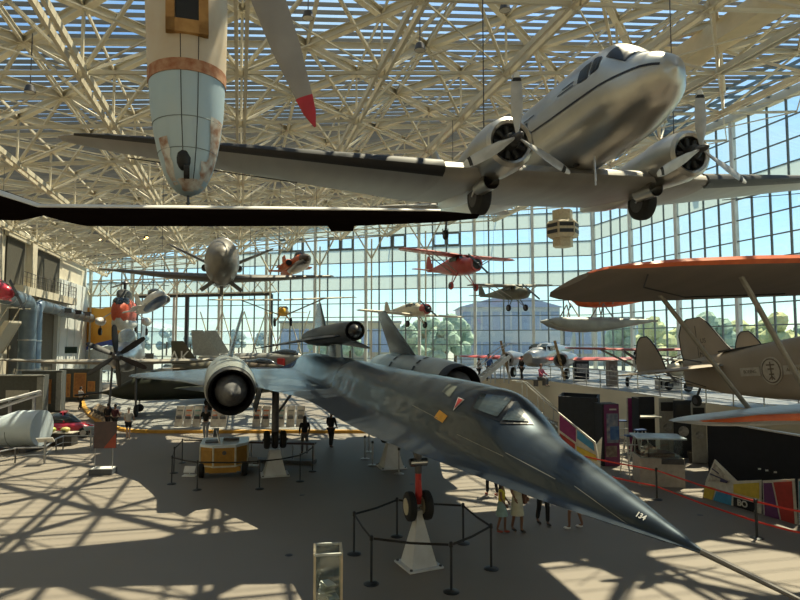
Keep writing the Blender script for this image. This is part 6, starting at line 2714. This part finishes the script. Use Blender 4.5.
# magenta strip banner and black stall
q = PG(633, 452)
t = thing('strip_banner', 'tall narrow magenta banner board with white edges by the step ladders', 'banner', (q.x, q.y, 0))
mb = MB()
mb.box((0, .05, 1.25), (.46, .08, 2.5))
mb.build('white_edge', ivory, t)
mb = MB()
mb.box((-.02, 0, 1.25), (.32, .04, 2.46))
mb.build('magenta_face', mag, t)
q = PG(651, 457)
t = thing('black_stall', 'black exhibit stall with a pale shelf between magenta banner and photo boards', 'stall', (q.x, q.y, 0))
mb = MB()
mb.box((0, .7, 1.3), (1.0, .08, 2.6))
mb.box((-.5, .3, 1.3), (.06, .8, 2.6))
mb.build('stall_walls', blackmat, t)
mb = MB()
mb.box((0, .3, 1.75), (1.0, .8, .06))
mb.build('pale_shelf', ivory, t)
for i, (px, lb, w_) in enumerate(((668, 'grey photo board with a round dark picture right of the black stall', .7), (684, 'photo board with dark aircraft pictures behind the display case', .8), (700, 'photo board half hidden by the silver lower wing tip', .6))):
    q = PG(px, (454, 459, 464)[i])
    t = thing('photo_board', lb, 'display board', (q.x, q.y, 0))
    mb = MB()
    mb.box((0, 0, 1.3), (w_, .06, 2.5))
    mb.build('board', mat('stone_grey_board', (.36, .35, .31), .6) if i != 1 else navy, t)
    mb = MB()
    mb.box((0, -.04, 2.15), (w_ * .8, .02, .4))
    mb.build('dark_heading', darkin, t)
    mb = MB()
    mb.lathe([(-.02, .01), (-.02, w_ * .28), (.01, w_ * .28)], (0, -.045, 1.2), 'y', 18)
    mb.build('round_picture', mat('grey_photo', (.15, .15, .16), .5, scale=6, col2=(.4, .4, .4)), t)
# stools / step ladders
for px, py, lb in ((632, 476, 'white step ladder with blue top beside the magenta banner'), (622, 455, 'white folding step ladder behind the poster pillar'), (641, 468, 'white step ladder nearest the glass display case')):
    q = PG(px, py)
    t = thing('step_ladder', lb, 'ladder', (q.x, q.y, 0), (0, 0, random.uniform(-.5, .5)))
    H_ = 1.5
    for sx in (-1, 1):
        for sy in (-1, 1):
            mb = MB()
            mb.tube([(sx * .28, sy * .42, 0), (sx * .2, sy * .08, H_)], .022, 6)
            mb.build('leg', whr, t)
    for k in range(4):
        z = .3 + k * .3
        mb = MB()
        mb.box((0, -.42 + .34 * z / H_, z), (.5, .1, .03))
        mb.build('step', whr, t)
    mb = MB()
    mb.box((0, 0, H_ + .03), (.44, .26, .06))
    mb.build('blue_top', mat('navy_ladder_top', (.05, .10, .25), .5), t)
# display case with glass
q = PG(663, 487)
t = thing('display_case', 'glass-topped display case on a broad beige base inside the red tape', 'display case', (q.x, q.y, 0), (0, 0, -.15))
mb = MB()
mb.box((0, .6, .5), (1.5, 1.2, 1.0))
mb.build('base', mat('warm_grey_plinth', (.40, .36, .31), .6), t)
mb = MB()
mb.box((.35, .0, .9), (.75, .06, .2))
mb.build('dark_band', darksteel, t)
for s in (1, -1):
    mb = MB()
    mb.box((s * .72, .6, 1.32), (.02, 1.1, .62))
    mb.build('glass_side', clearglass, t)
mb = MB()
mb.box((0, .08, 1.32), (1.42, .02, .62))
mb.build('glass_front', clearglass, t)
mb = MB()
mb.box((0, .6, 1.68), (1.7, 1.25, .05))
mb.build('pale_top', mat('pale_blue_table_top', (.48, .58, .64), .25), t)
o = V((q.x, q.y + .6, 1.005))
t = thing('model_terrain', 'low red-brown terrain model inside the glass display case', 'model', o)
mb = MB()
mb.box((0, 0, .06), (1.1, .8, .12))
mb.build('model_base', mat('terrain_brown', (.16, .08, .06), .8, scale=8), t)
mb = MB()
mb.lathe([(0, .3), (.15, .2), (.3, .05)], (-.2, .05, .12), 'z', 9)
mb.build('model_hill', mat('terrain_pale', (.4, .36, .33), .8), t)
# round woven basket
q = PG(697, 462)
t = thing('planter', 'round dark woven planter tub under the silver wing tip', 'planter', (q.x, q.y, 0))
mb = MB()
mb.lathe([(0, .30), (.4, .38), (.42, .38), (.42, .33), (.36, .33), (.35, .02)], (0, 0, 0), 'z', 18)
mb.build('tub', mat('dark_wicker', (.06, .05, .035), .8, scale=12), t)
mb = MB()
mb.lathe([(.355, .33), (.36, .01)], (0, 0, 0), 'z', 12)
mb.build('soil', mat('dark_soil', (.03, .02, .015), .9), t)

# big black wall with coloured panels at its foot
G0, G1 = PG(703, 499), PG(806, 530)
wa, wbk = PG(709, 486), PG(812, 512)
t = thing('black_partition', 'big black partition wall behind the coloured panels at the right edge', 'partition', V((wa.x, wa.y, 0)))
o = V((wa.x, wa.y, 0))
dd = V((wbk.x, wbk.y, 0)) - o
h0, h1 = P(709, 420, wa.y).z, P(812, 437, wbk.y).z
mb = MB()
nn = V((-dd.y, dd.x, 0)).normalized()
mb.prism([V((0, 0, 0)), dd, dd + V((0, 0, h1)), V((0, 0, h0))], nn * .12)
mb.build('black_panel', blackmat, t)
mb = MB()
mb.beam(V((0, 0, h0)), dd + V((0, 0, h1)), .14, .05)
mb.build('grey_top_edge', steel, t)
for u in (.55, .62, .70):
    mb = MB()
    c_ = dd * u - nn * .03 + V((0, 0, h0 * .42))
    mb.box(c_, (.10, .02, .05))
    mb.build('white_tag', white, t)
o = V((G0.x, G0.y, 0))
t = thing('colour_panel_hoarding', 'row of mustard, blue, plum and red panels along the foot of the black partition', 'hoarding', o)
Ya, Yc = G0.y, G1.y
def cpn(pts, m, name='colour_panel', dy=.03, th=.02):
    return px_panel(pts, Ya, Yc, m, t, o, 703, 806, name, th, dy)
cpn([(702.5, 499), (706, 480), (714.5, 459.5), (736.5, 481), (761, 480), (761, 516), (735, 509), (712, 502)], ivory, 'ivory_backing', 0, .04)
cpn([(762.5, 480.5), (794, 479), (797, 527), (764, 518)], ivory, 'ivory_backing', 0, .04)
cpn([(798, 479), (812, 478), (812, 532), (799, 528)], ivory, 'ivory_backing', 0, .04)
cpn([(705.2, 485.8), (716, 488), (712.5, 500.5), (704, 497.8)], yl)
cpn([(717.5, 489.2), (732, 493), (731.5, 506), (714, 500.8)], blu)
cpn([(734, 484), (759.5, 482.5), (759.5, 499), (734, 492.5)], yl)
dpn = cpn([(734, 497), (756, 503), (754, 512), (734, 507)], blackmat)
cpn([(764, 483), (772, 482.8), (780, 521), (765.5, 516.5)], plum)
cpn([(774, 482.2), (792.2, 481.2), (795, 525), (782, 521.5)], rdp)
cpn([(799.5, 481), (812, 480), (812, 528), (800.5, 526)], blu)
cpn([(715, 463), (731, 481), (708.5, 481.5)], mat('map_print', (.50, .47, .40), .6, scale=9, col2=(.30, .27, .22)), 'map_print')
for pts in ([(711, 473), (726, 479.5), (726, 480.5), (711, 474.2)], [(713, 468), (720, 473), (720, 474), (713, 469)], [(722, 478.5), (729.5, 481), (728, 483), (721, 481.5)]):
    cpn(pts, mat('map_ink', (.05, .05, .12), .6), 'map_marking', .06)
e0 = V(dpn.data.vertices[0].co)
e1 = V(dpn.data.vertices[1].co)
e3 = V(dpn.data.vertices[3].co)
xd = (e1 - e0)
cen = (e0 + V(dpn.data.vertices[2].co)) / 2
nrm = xd.normalized().cross(V((0, 0, 1)))
if nrm.y > 0:
    nrm = -nrm
text('BO', 'panel_lettering', ivory, .26, dpn, frameM(cen + nrm * .035 + V((0, 0, .02)), xd, (0, 0, 1)), .004, bold=.008)

# red tape on black posts
redtape = mat('red_tape', (.62, .03, .02), .5)
tp_ = [PG(568, 478), PG(657, 499.5), PG(757, 538), PG(830, 556)]
stanchion(tp_[1], 'black post holding the red tape near the display case', group='black posts of the red tape', r=.03)
stanchion(tp_[2], 'black post holding the red tape before the coloured panels', group='black posts of the red tape', r=.035)
belt([tp_[0], tp_[1], tp_[2], tp_[3]], 'upper red tape stretched between black posts along the exhibits', redtape, z=.94, w_=.05, name='barrier_tape')
belt([tp_[0], tp_[1], tp_[2], tp_[3]], 'lower red tape stretched between black posts along the exhibits', redtape, z=.42, w_=.05, name='barrier_tape')
stanchion(tp_[0], 'black post of the red tape hidden beside the sloped hoarding', group='black posts of the red tape')
stanchion(tp_[3], 'black post of the red tape at the right edge', group='black posts of the red tape')

# things on the raised deck
q = PG(582, 382, DZ)
for i, (px, py, w_, h_, m, lb) in enumerate(((581, 379, .95, 1.25, navy, 'dark display box on the raised deck below the red wing'), (612, 386, .5, 1.5, mat('taupe_pillar', (.25, .22, .2), .6), 'taupe pillar post on the deck left of the round tail fin'), (668, 389, 1.2, .6, whiteac, 'white low machine on the deck below the tailplane'))):
    q = PG(px, py, DZ)
    t = thing('deck_display', lb, 'display', q)
    mb = MB()
    mb.box((0, 0, h_ / 2), (w_, .6, h_))
    mb.build('display_body', m, t)
    mb = MB()
    mb.box((0, -.32, h_ * .6), (w_ * .8, .03, h_ * .5))
    mb.build('display_face', mat('grey_photo', (.15, .15, .16), .5, scale=6, col2=(.4, .4, .4)), t)
p = P(641, 361, 32)
light_plane('high_wing_monoplane', 'maroon-edged high-wing plane with black radial engine on the deck behind the round fins', V((p.x, p.y, 4.05)), dirrot(62, 0, 0), 8.6, 1.3, 5.0, whiteac, redp, r=.5, cables=False, cowl=whiteac)
p = P(668, 380, 31.5)
light_plane('open_frame_plane', 'pale open-framed old aeroplane under the round tail fins', V((p.x, p.y, 3.66)), dirrot(20, 0, 0), 3.0, .8, 3.0, cream, cream, r=.38, cables=False)
# boarding stairs of the silver plane
q = PG(492, 384, DZ)
t = thing('boarding_stairs', 'silver mobile boarding stairs sloping on the deck below the silver plane', 'stairs', q, (0, 0, .2))
for y in (0, .8):
    mb = MB()
    mb.beam((-.9, y, .1), (1.2, y, 1.7), .05, .25)
    mb.tube([(-.9, y, 1.0), (1.2, y, 2.5), (1.7, y, 2.5)], .03, 6)
    mb.build('side_frame', steel, t)
for k in range(7):
    mb = MB()
    mb.box((-.8 + k * .3, .4, .22 + k * .23), (.25, .8, .03))
    mb.build('tread', steel, t)
for x, h_ in ((1.1, 1.6), (.2, .85)):
    mb = MB()
    for y in (0, .8):
        mb.beam((x, y, 0), (x, y, h_), .06, .06)
    mb.build('support_leg', steel, t)
# ---------------------------------------------------------------- people
skin_l = mat('light_skin', (.55, .34, .24), .6)
skin_d = mat('brown_skin', (.20, .10, .06), .6)
hair_d = mat('dark_hair', (.012, .010, .009), .5)
hair_g = mat('grey_hair', (.45, .43, .40), .6)
hair_b = mat('auburn_hair', (.16, .06, .03), .6)


def skin_mesh(name, verts, edges, radii, m, parent, sub=1, root=0):
    me = bpy.data.meshes.new(name)
    me.from_pydata([tuple(v) for v in verts], edges, [])
    o = bpy.data.objects.new(name, me)
    COL.objects.link(o)
    sm = o.modifiers.new('s', 'SKIN')
    sm.use_smooth_shade = True
    lay = me.skin_vertices[0] if me.skin_vertices else None
    if lay is None:
        bm = bmesh.new()
        bm.from_mesh(me)
        bm.verts.layers.skin.verify()
        bm.to_mesh(me)
        bm.free()
        lay = me.skin_vertices[0]
    for i, r in enumerate(radii):
        rr = r if isinstance(r, tuple) else (r, r)
        lay.data[i].radius = rr
        lay.data[i].use_root = (i == root)
    ss = o.modifiers.new('b', 'SUBSURF')
    ss.levels = sub
    ss.render_levels = sub
    bpy.context.view_layer.update()
    dg = bpy.context.evaluated_depsgraph_get()
    me2 = bpy.data.meshes.new_from_object(o.evaluated_get(dg))
    bpy.data.objects.remove(o)
    me2.materials.clear()
    me2.materials.append(m)
    for p in me2.polygons:
        p.use_smooth = True
    q = bpy.data.objects.new(name, me2)
    COL.objects.link(q)
    q.parent = parent
    return q


def person(pos, yaw, H, label, skin=skin_l, hair=hair_d, top=None, bottom=None, kind='trousers', longhair=False, stride=.12, arms=(0.1, 0.1), shoe=None, bag=None, sleeves=True, bend=0.0, sit=False):
    "faces local -y"
    t = thing('person', label, 'person', pos, (0, 0, math.radians(yaw)))
    k = H / 1.72
    top = top or mat('grey_shirt', (.2, .2, .2), .8)
    bottom = bottom or mat('black_trousers', (.012, .012, .014), .8)
    shoe = shoe or mat('dark_shoes', (.03, .025, .02), .6)
    S = lambda x, y, z: V((x * k, y * k, z * k))
    hipz = .92
    f = stride
    kn = {}
    if sit:
        hipz = .50
    pel = S(0, 0, hipz)
    ch = S(0, -.01 - bend * .25, hipz + .32)
    nk = S(0, -.0 - bend * .5, hipz + .56)
    hd0 = S(0, -.02 - bend * .6, hipz + .63)
    hd1 = S(0, -.03 - bend * .6, hipz + .71)
    hd2 = S(0, -.03 - bend * .6, hipz + .77)
    v = [pel, ch, nk, hd0, hd1, hd2]
    e = [(0, 1), (1, 2), (2, 3), (3, 4), (4, 5)]
    r = [(.125 * k, .10 * k), (.135 * k, .095 * k), (.055 * k, .055 * k), (.062 * k, .07 * k), (.075 * k, .09 * k), (.05 * k, .055 * k)]
    legs = []
    for s in (-1, 1):
        st = f * s
        hip = S(.09 * s, 0, hipz - .06)
        if sit:
            knee, ank, toe = S(.1 * s, -.42, .48), S(.1 * s, -.42, .08), S(.1 * s, -.56, .03)
        else:
            knee, ank, toe = S(.095 * s, -st * .8 - .03, .50), S(.095 * s, -st + (.06 if st < 0 else 0), .08 + (.05 if st < -.05 else 0)), S(.10 * s, -st - .13, .03 + (.01 if st < -.05 else 0))
        i = len(v)
        v += [hip, knee, ank, toe]
        e += [(0, i), (i, i + 1), (i + 1, i + 2), (i + 2, i + 3)]
        r += [.082 * k, .052 * k, .036 * k, (.04 * k, .026 * k)]
        legs.append((hip, knee, ank, toe))
    armsp = []
    for j, s in enumerate((-1, 1)):
        a = arms[j]
        sh = S(.175 * s, -bend * .4, hipz + .50)
        el = S(.225 * s, .02 - a * .45 - bend * .4, hipz + .23 + abs(a) * .12)
        wr = S(.215 * s, -.06 - a * 1.0 - bend * .4, hipz + .02 + abs(a) * .45)
        i = len(v)
        v += [sh, el, wr]
        e += [(2 if False else 1, i), (i, i + 1), (i + 1, i + 2)]
        r += [.05 * k, .038 * k, .026 * k]
        armsp.append((sh, el, wr))
    body = skin_mesh('body', v, e, r, skin, t)
    # hands
    for (sh, el, wr), s in zip(armsp, (-1, 1)):
        d = (wr - el).normalized()
        sd = V((0, 1, 0)) - d * d.y
        sd.normalize()
        hv = [wr, wr + d * .05 * k]
        he_ = [(0, 1)]
        hr_ = [.022 * k, (.022 * k, .03 * k)]
        hnd = MB()
        hnd.tube([wr, wr + d * .05 * k, wr + d * .085 * k], [.022 * k, .034 * k, .03 * k], 8)
        for q, ln in ((-.026, .06), (-.009, .072), (.009, .068), (.026, .052)):
            b0 = wr + d * .08 * k + sd * q * k
            hnd.tube([b0, b0 + d * ln * .55 * k, b0 + (d * ln * .9 + V((-s * .018, 0, 0))) * k], [.0095 * k, .0085 * k, .007 * k], 5)
        b0 = wr + d * .03 * k - sd * .025 * k
        hnd.tube([b0, b0 + (d * .03 - sd * .025) * k, b0 + (d * .055 - sd * .03) * k], [.011 * k, .010 * k, .008 * k], 5)
        ho = hnd.build('hand', skin, body, True)
    # face
    fc = MB()
    hc = hd1
    for s in (-1, 1):
        fc.ball(hc + S(.028 * s, -.082, .0), .010 * k, 6, 4)
    fe = fc.build('eye_pair', mat('dark_eye', (.02, .015, .01), .3), body, True)
    fc = MB()
    fc.loft([[hc + S(-.012, -.085, -.03), hc + S(.012, -.085, -.03), hc + S(0, -.115, -.03)], [hc + S(-.006, -.088, .01), hc + S(.006, -.088, .01), hc + S(0, -.095, .01)]])
    fc.build('nose', skin, body, True)
    fc = MB()
    fc.ball(hc + S(0, -.078, -.055), .018 * k, 6, 4, (1, .5, .35))
    fc.build('mouth', mat('lip_red', (.30, .08, .06), .5), body, True)
    for s in (-1, 1):
        fc = MB()
        fc.ball(hc + S(.078 * s, 0, -.01), .02 * k, 6, 4, (.5, .8, 1.4))
        fc.build('ear', skin, body, True)
    # hair
    mb = MB()
    mb.ball(hc + S(0, .018, .03), .098 * k, 12, 8, (.92, 1.05, 1.02))
    if longhair:
        mb.loft([[hc + S(.085 * math.cos(a), .03 + .07 * math.sin(a), 0.02) for a in [x * PI / 5 for x in range(10)]], [hc + S(.10 * math.cos(a), .065 + .06 * math.sin(a), -.16) for a in [x * PI / 5 for x in range(10)]], [hc + S(.085 * math.cos(a), .09 + .04 * math.sin(a), -.36) for a in [x * PI / 5 for x in range(10)]], [hc + S(.04 * math.cos(a), .09 + .02 * math.sin(a), -.48) for a in [x * PI / 5 for x in range(10)]]])
    # cut the cap clear of the face
    mb.v = [tuple(V(p) if (V(p) - hc).y > -.045 * k or (V(p) - hc).z > .055 * k else V((p[0], hc.y - .045 * k, p[2]))) for p in mb.v]
    mb.build('hair', hair, t, True)
    # clothes: top
    g = .018 * k
    tv = [pel + S(0, 0, .02), ch, nk - S(0, 0, .04)]
    te = [(0, 1), (1, 2)]
    tr = [(.135 * k + g, .11 * k + g), (.145 * k + g, .105 * k + g), (.085 * k, .075 * k)]
    for (sh, el, wr) in armsp:
        i = len(tv)
        tv += [sh, sh + (el - sh) * (.98 if sleeves else .45)]
        te += [(1, i), (i, i + 1)]
        tr += [.058 * k + g * .5, .048 * k + g * .3]
        if sleeves == 2:
            tv.append(el + (wr - el) * .9)
            te.append((i + 1, i + 2))
            tr.append(.036 * k + g * .3)
    skin_mesh('shirt', tv, te, tr, top, t)
    if kind in ('trousers', 'shorts'):
        bv = [pel, ]
        be = []
        br = [(.135 * k + g, .11 * k + g)]
        for hip, knee, ank, toe in legs:
            i = len(bv)
            if kind == 'trousers':
                bv += [hip, knee, ank + V((0, 0, .01))]
                be += [(0, i), (i, i + 1), (i + 1, i + 2)]
                br += [.09 * k + g * .4, .062 * k + g * .4, .052 * k + g * .3]
            else:
                bv += [hip, hip + (knee - hip) * .75]
                be += [(0, i), (i, i + 1)]
                br += [.09 * k + g * .5, .075 * k + g * .5]
        skin_mesh(kind, bv, be, br, bottom, t)
    else:
        z1 = {'skirt': .56, 'dress': .48}[kind]
        mb = MB()
        n = 18
        rings = []
        for z, rx, ry in ((hipz + .12, .135, .11), (hipz, .165, .13), (z1 + .15, .19, .17), (z1, .20, .20)):
            rings.append([S(rx * math.cos(2 * PI * i / n) * (1 + .04 * math.sin(5 * i)), ry * math.sin(2 * PI * i / n), z) for i in range(n)])
        mb.loft(rings)
        mb.build(kind, bottom, t, True)
    for hip, knee, ank, toe in legs:
        mb = MB()
        d = (toe - ank)
        mb.ball((ank + toe) / 2 + V((0, 0, -.012 * k)), .05 * k, 10, 6, (.85, 2.2, .75))
        mb.v = [(p[0], p[1], max(p[2], .004)) for p in mb.v]
        mb.build('shoe', shoe, t, True)
    if bag:
        mb = MB()
        sh, el, wr = armsp[1]
        mb.box(S(.24, .04, hipz - .02), (.09 * k, .28 * k, .26 * k))
        mb.tube([S(.24, -.08, hipz + .1), S(.2, 0, hipz + .52), S(.24, .16, hipz + .1)], .012 * k, 5)
        mb.build('shoulder_bag', bag, t)
    return t


M_ = mat
navyc = M_('navy_clothing', (.03, .035, .06), .8)
blackc = M_('black_clothing', (.010, .010, .012), .8)
person(PG(502, 533), 70, 1.42, 'girl with long dark hair, yellow top and pale teal skirt walking beside the ring barrier', skin_d, hair_d, M_('yellow_top', (.60, .50, .05), .8), M_('pale_teal_skirt', (.28, .42, .42), .8), 'skirt', True, .08, shoe=M_('red_shoes', (.35, .06, .04), .6), sleeves=False)
person(PG(517.5, 532), 30, 1.66, 'woman in a cream dress with long dark hair and a brown shoulder bag', skin_d, hair_d, M_('cream_dress', (.55, .53, .40), .8), M_('cream_dress', (.55, .53, .40), .8), 'dress', True, .06, bag=M_('brown_leather', (.22, .10, .06), .6), sleeves=False)
person(PG(543, 525), 20, 1.75, 'person in black trousers standing below the needle nose, upper body hidden', skin_d, hair_d, blackc, blackc, 'trousers', False, .08)
person(PG(575, 529), 250, 1.62, 'person with bare legs stepping in white shoes under the needle nose', skin_d, hair_d, navyc, M_('short_brown_shorts', (.15, .10, .07), .8), 'shorts', False, .15, shoe=white)
person(PG(492, 496), 200, 1.62, 'person in dark trousers and red shoes walking into the sunlit patch', skin_l, hair_d, blackc, blackc, 'trousers', False, .16, shoe=M_('red_shoes', (.35, .06, .04), .6))
person(PG(128, 439), 190, 1.66, 'grey-haired woman in white shirt and black shorts looking at the panels', skin_l, hair_g, M_('white_shirt', (.62, .60, .58), .8), blackc, 'shorts', False, .12, arms=(.25, .1))
person(PG(107.5, 432), 185, 1.60, 'person in black jacket close by the tan panels, one of two side by side', skin_d, hair_d, blackc, blackc, sleeves=2)
person(PG(114.5, 432.5), 175, 1.56, 'person in dark maroon jacket next to the one in black by the tan panels', skin_d, hair_d, M_('maroon_jacket', (.07, .015, .025), .8), blackc, sleeves=2)
person(PG(80, 410.5), 150, 1.72, 'person with a backpack strap and white shirt reading the amber posters', skin_l, hair_d, M_('white_shirt', (.62, .60, .58), .8), blackc, arms=(.3, .1))
person(PG(205.5, 441), 5, 1.78, 'auburn-haired man in a black shirt standing behind the yellow cart', skin_l, hair_b, blackc, M_('pale_trousers', (.45, .47, .52), .8), arms=(.2, .35))
person(PG(304.5, 454), 200, 1.70, 'person in a black coat and grey trousers behind the reading rail', skin_d, hair_d, blackc, M_('grey_trousers', (.14, .14, .15), .8), sleeves=2, stride=.1, longhair=True)
person(PG(331, 448), 160, 1.76, 'tall person all in black beside the black fuselage edge', skin_d, hair_d, blackc, blackc, sleeves=2, stride=.1)
person(PG(489, 381, DZ), 180, 1.75, 'person in a blue shirt on the raised deck left of the boarding stairs', skin_d, hair_d, M_('blue_shirt', (.05, .12, .35), .8), navyc)
person(PG(479, 380, DZ), 120, 1.45, 'small person in grey on the deck behind the black jet engine', skin_l, hair_d, M_('grey_shirt', (.2, .2, .2), .8), blackc)
pb = PG(541, 386, DZ)
person(pb, 40, 1.68, 'person in a pink jacket sitting on a low bench on the raised deck', skin_l, hair_b, M_('pink_jacket', (.55, .12, .20), .8), M_('grey_trousers', (.14, .14, .15), .8), sleeves=2, arms=(.3, .3), sit=True)
tb = thing('bench', 'low grey bench under the person in pink on the raised deck', 'bench', pb, (0, 0, math.radians(40)))
mb = MB()
mb.box((0, .05, .36), (1.0, .36, .06))
mb.build('seat', darksteel, tb)
for x in (-.42, .42):
    mb = MB()
    mb.box((x, .05, .165), (.06, .3, .33))
    mb.build('leg', darksteel, tb)
person(PG(522, 380.5, DZ), 300, 1.62, 'person in black at the deck railing under the silver plane', skin_l, hair_d, blackc, blackc, sleeves=2)

# ---------------------------------------------------------------- outside the glass
leafm = mat('tree_leaves', (.30, .40, .33), .9, scale=1.2, col2=(.20, .30, .26))  # this and the golden leaves paled: outdoor haze put into the colours
leafb = mat('golden_leaves', (.50, .50, .28), .9, scale=1.2, col2=(.34, .40, .22))
barkm = mat('tree_bark', (.10, .07, .05), .9)


def tree(x, y, h, label, m=leafm, group=None):
    t = thing('tree', label, 'tree', (x, y, -.25), group=group)
    mb = MB()
    mb.tube([(0, 0, 0), (.1, 0, h * .5)], h * .03, 7)
    mb.build('trunk', barkm, t)
    mb = MB()
    rnd = random.Random(int(x * 10))
    for i in range(16):
        a, u = rnd.uniform(0, 2 * PI), rnd.random()
        rr = h * .26 * (1 - .6 * u)
        c = V((math.cos(a) * rr, math.sin(a) * rr, h * (.35 + .55 * u)))
        o = len(mb.v)
        mb.ball(c, h * rnd.uniform(.11, .17), 8, 6)
        mb.v[o:] = [tuple(V(p) + V((rnd.uniform(-1, 1), rnd.uniform(-1, 1), rnd.uniform(-1, 1))) * h * .02) for p in mb.v[o:]]
    mb.build('foliage', m, t)
    return t


for i, (px, Y, ytop) in enumerate(((408, 98, 324), (428, 104, 317), (445, 92, 322), (455, 108, 314), (350, 112, 328), (322, 118, 327))):
    q = P(px, ytop, Y)
    tree(q.x, q.y, q.z + .25, 'green tree beyond the far glass wall', group='green trees beyond the far glass wall')
for i, (px, Y, ytop) in enumerate(((622, 84, 320), (652, 76, 317), (684, 84, 320), (712, 74, 315), (744, 82, 318), (776, 74, 315), (812, 80, 316))):
    q = P(px, ytop, Y)
    tree(q.x, q.y, q.z + .25, 'yellow-green tree beyond the right glass wall', leafb if i % 3 else leafm, group='yellow-green trees beyond the right glass wall')
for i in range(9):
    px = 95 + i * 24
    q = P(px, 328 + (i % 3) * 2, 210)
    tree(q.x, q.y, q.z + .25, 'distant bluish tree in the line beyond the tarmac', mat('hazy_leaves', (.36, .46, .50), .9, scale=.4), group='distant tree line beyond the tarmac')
# low hills
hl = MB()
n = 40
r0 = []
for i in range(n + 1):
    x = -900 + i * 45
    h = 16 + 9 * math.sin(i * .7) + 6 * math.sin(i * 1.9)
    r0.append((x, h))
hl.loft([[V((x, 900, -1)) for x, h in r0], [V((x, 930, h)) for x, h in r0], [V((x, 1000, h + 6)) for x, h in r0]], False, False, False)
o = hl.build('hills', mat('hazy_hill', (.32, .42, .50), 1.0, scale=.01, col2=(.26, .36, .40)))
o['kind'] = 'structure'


def building(x0, x1, Y, zt_, label, wallmat, roofmat, gable=0, depth=14, rows=2, nwin=8):
    t = thing('building', label, 'building', ((x0 + x1) / 2, Y, -.25))
    w_ = x1 - x0
    mb = MB()
    mb.box((0, depth / 2, zt_ / 2), (w_, depth, zt_))
    mb.build('walls', wallmat, t)
    mb = MB()
    if gable:
        mb.prism([V((-w_ / 2 - .6, -.8, zt_)), V((w_ / 2 + .6, -.8, zt_)), V((0, -.8, zt_ + gable))], (0, depth + 1.6, 0))
    else:
        mb.box((0, depth / 2, zt_ + .25), (w_ + .8, depth + .8, .5))
    mb.build('roof', roofmat, t)
    for j in range(rows):
        for i in range(nwin):
            mb = MB()
            mb.box((-w_ / 2 + w_ * (i + .5) / nwin, -.04, zt_ * (j + .55) / rows), (w_ / nwin * .8, .1, zt_ / rows * .6))
            mb.build('window', mat('blue_building_glass', (.28, .36, .55), .3, spec=.6), t)  # glass colour paled, outdoor haze put into it
    return t


a, b = P(462, 320, 118), P(560, 320, 118)
building(a.x, b.x, 118, P(500, 306, 118).z, 'long building with blue windows and blue gabled roof beyond the far glass wall', mat('pale_blue_building_wall', (.50, .54, .62), .7), mat('slate_blue_roof', (.34, .40, .60), .6), gable=2.8, rows=2, nwin=10)  # wall colour paled for outdoor haze as well
a, b = P(563, 320, 130), P(640, 320, 130)
building(a.x, b.x, 130, P(600, 318, 130).z, 'low pale building beyond the corner of the glass walls', mat('pale_building_wall', (.42, .42, .38), .7), mat('grey_flat_roof', (.25, .25, .25), .7), rows=1, nwin=8)
a, b = P(280, 330, 150), P(400, 330, 150)
building(a.x, b.x, 150, P(350, 322, 150).z, 'cream flat-roofed building beyond the centre of the far glass wall', mat('cream_building_wall', (.45, .40, .30), .7), mat('grey_flat_roof', (.25, .25, .25), .7), rows=1, nwin=12)
for i, (px, py, Y, yw, lb) in enumerate(((205, 345, 98, 200, 'white parked plane on the tarmac beyond the far left glass'), (262, 346, 92, 150, 'white parked plane on the tarmac nearer the dark door frame'), (420, 344, 90, 170, 'white parked plane on the tarmac before the green trees'))):
    q = P(px, py, Y)
    light_plane('parked_plane', lb, V((q.x, q.y, 1.55)), dirrot(yw, 0, 0), 11, 1.5, 8, whiteac, whiteac, r=.65, high=False, cables=False, strut=False)
cars = [(150, 60), (168, 61), (186, 62), (204, 63), (222, 64), (240, 65), (258, 66)]
carproto = None
for i in range(8):
    px = 110 + i * 31
    q = P(px, 360, 100 + i)
    col_ = ((.6, .6, .6), (.1, .15, .4), (.5, .5, .52), (.05, .05, .05), (.4, .05, .05), (.6, .6, .62), (.3, .32, .35), (.55, .55, .5))[i]
    if carproto is None:
        carproto = thing('car', 'small parked car on the tarmac beyond the far left glass', 'car', (q.x, q.y, -.25), group='parked cars beyond the far left glass')
        mb = MB()
        fuse_mb(mb, [(-2.1, .7, .8, .3), (-1.9, .85, .9, .25), (0, .9, .95, .25), (1.9, .85, .85, .25), (2.1, .7, .7, .3)], 12, 5, 1)
        mb.build('body', mat('pale_car_paint', (.45, .46, .48), .3), carproto, True)
        mb = MB()
        fuse_mb(mb, [(-1.6, .6, 1.0, .8), (-1.0, .7, 1.45, .8), (.4, .7, 1.45, .8), (1.2, .6, 1.0, .8)], 12, 5, 1)
        mb.build('cabin', darkglass, carproto, True)
        for x in (-1.3, 1.3):
            for y in (-.8, .8):
                mb, hb = MB(), MB()
                wheel(mb, hb, (x, y, .32), .32, .2, 12)
                mb.build('wheel', rubber, carproto, True)
    else:
        dup(carproto, (q.x, q.y, -.25), (0, 0, (i % 3) * .2))
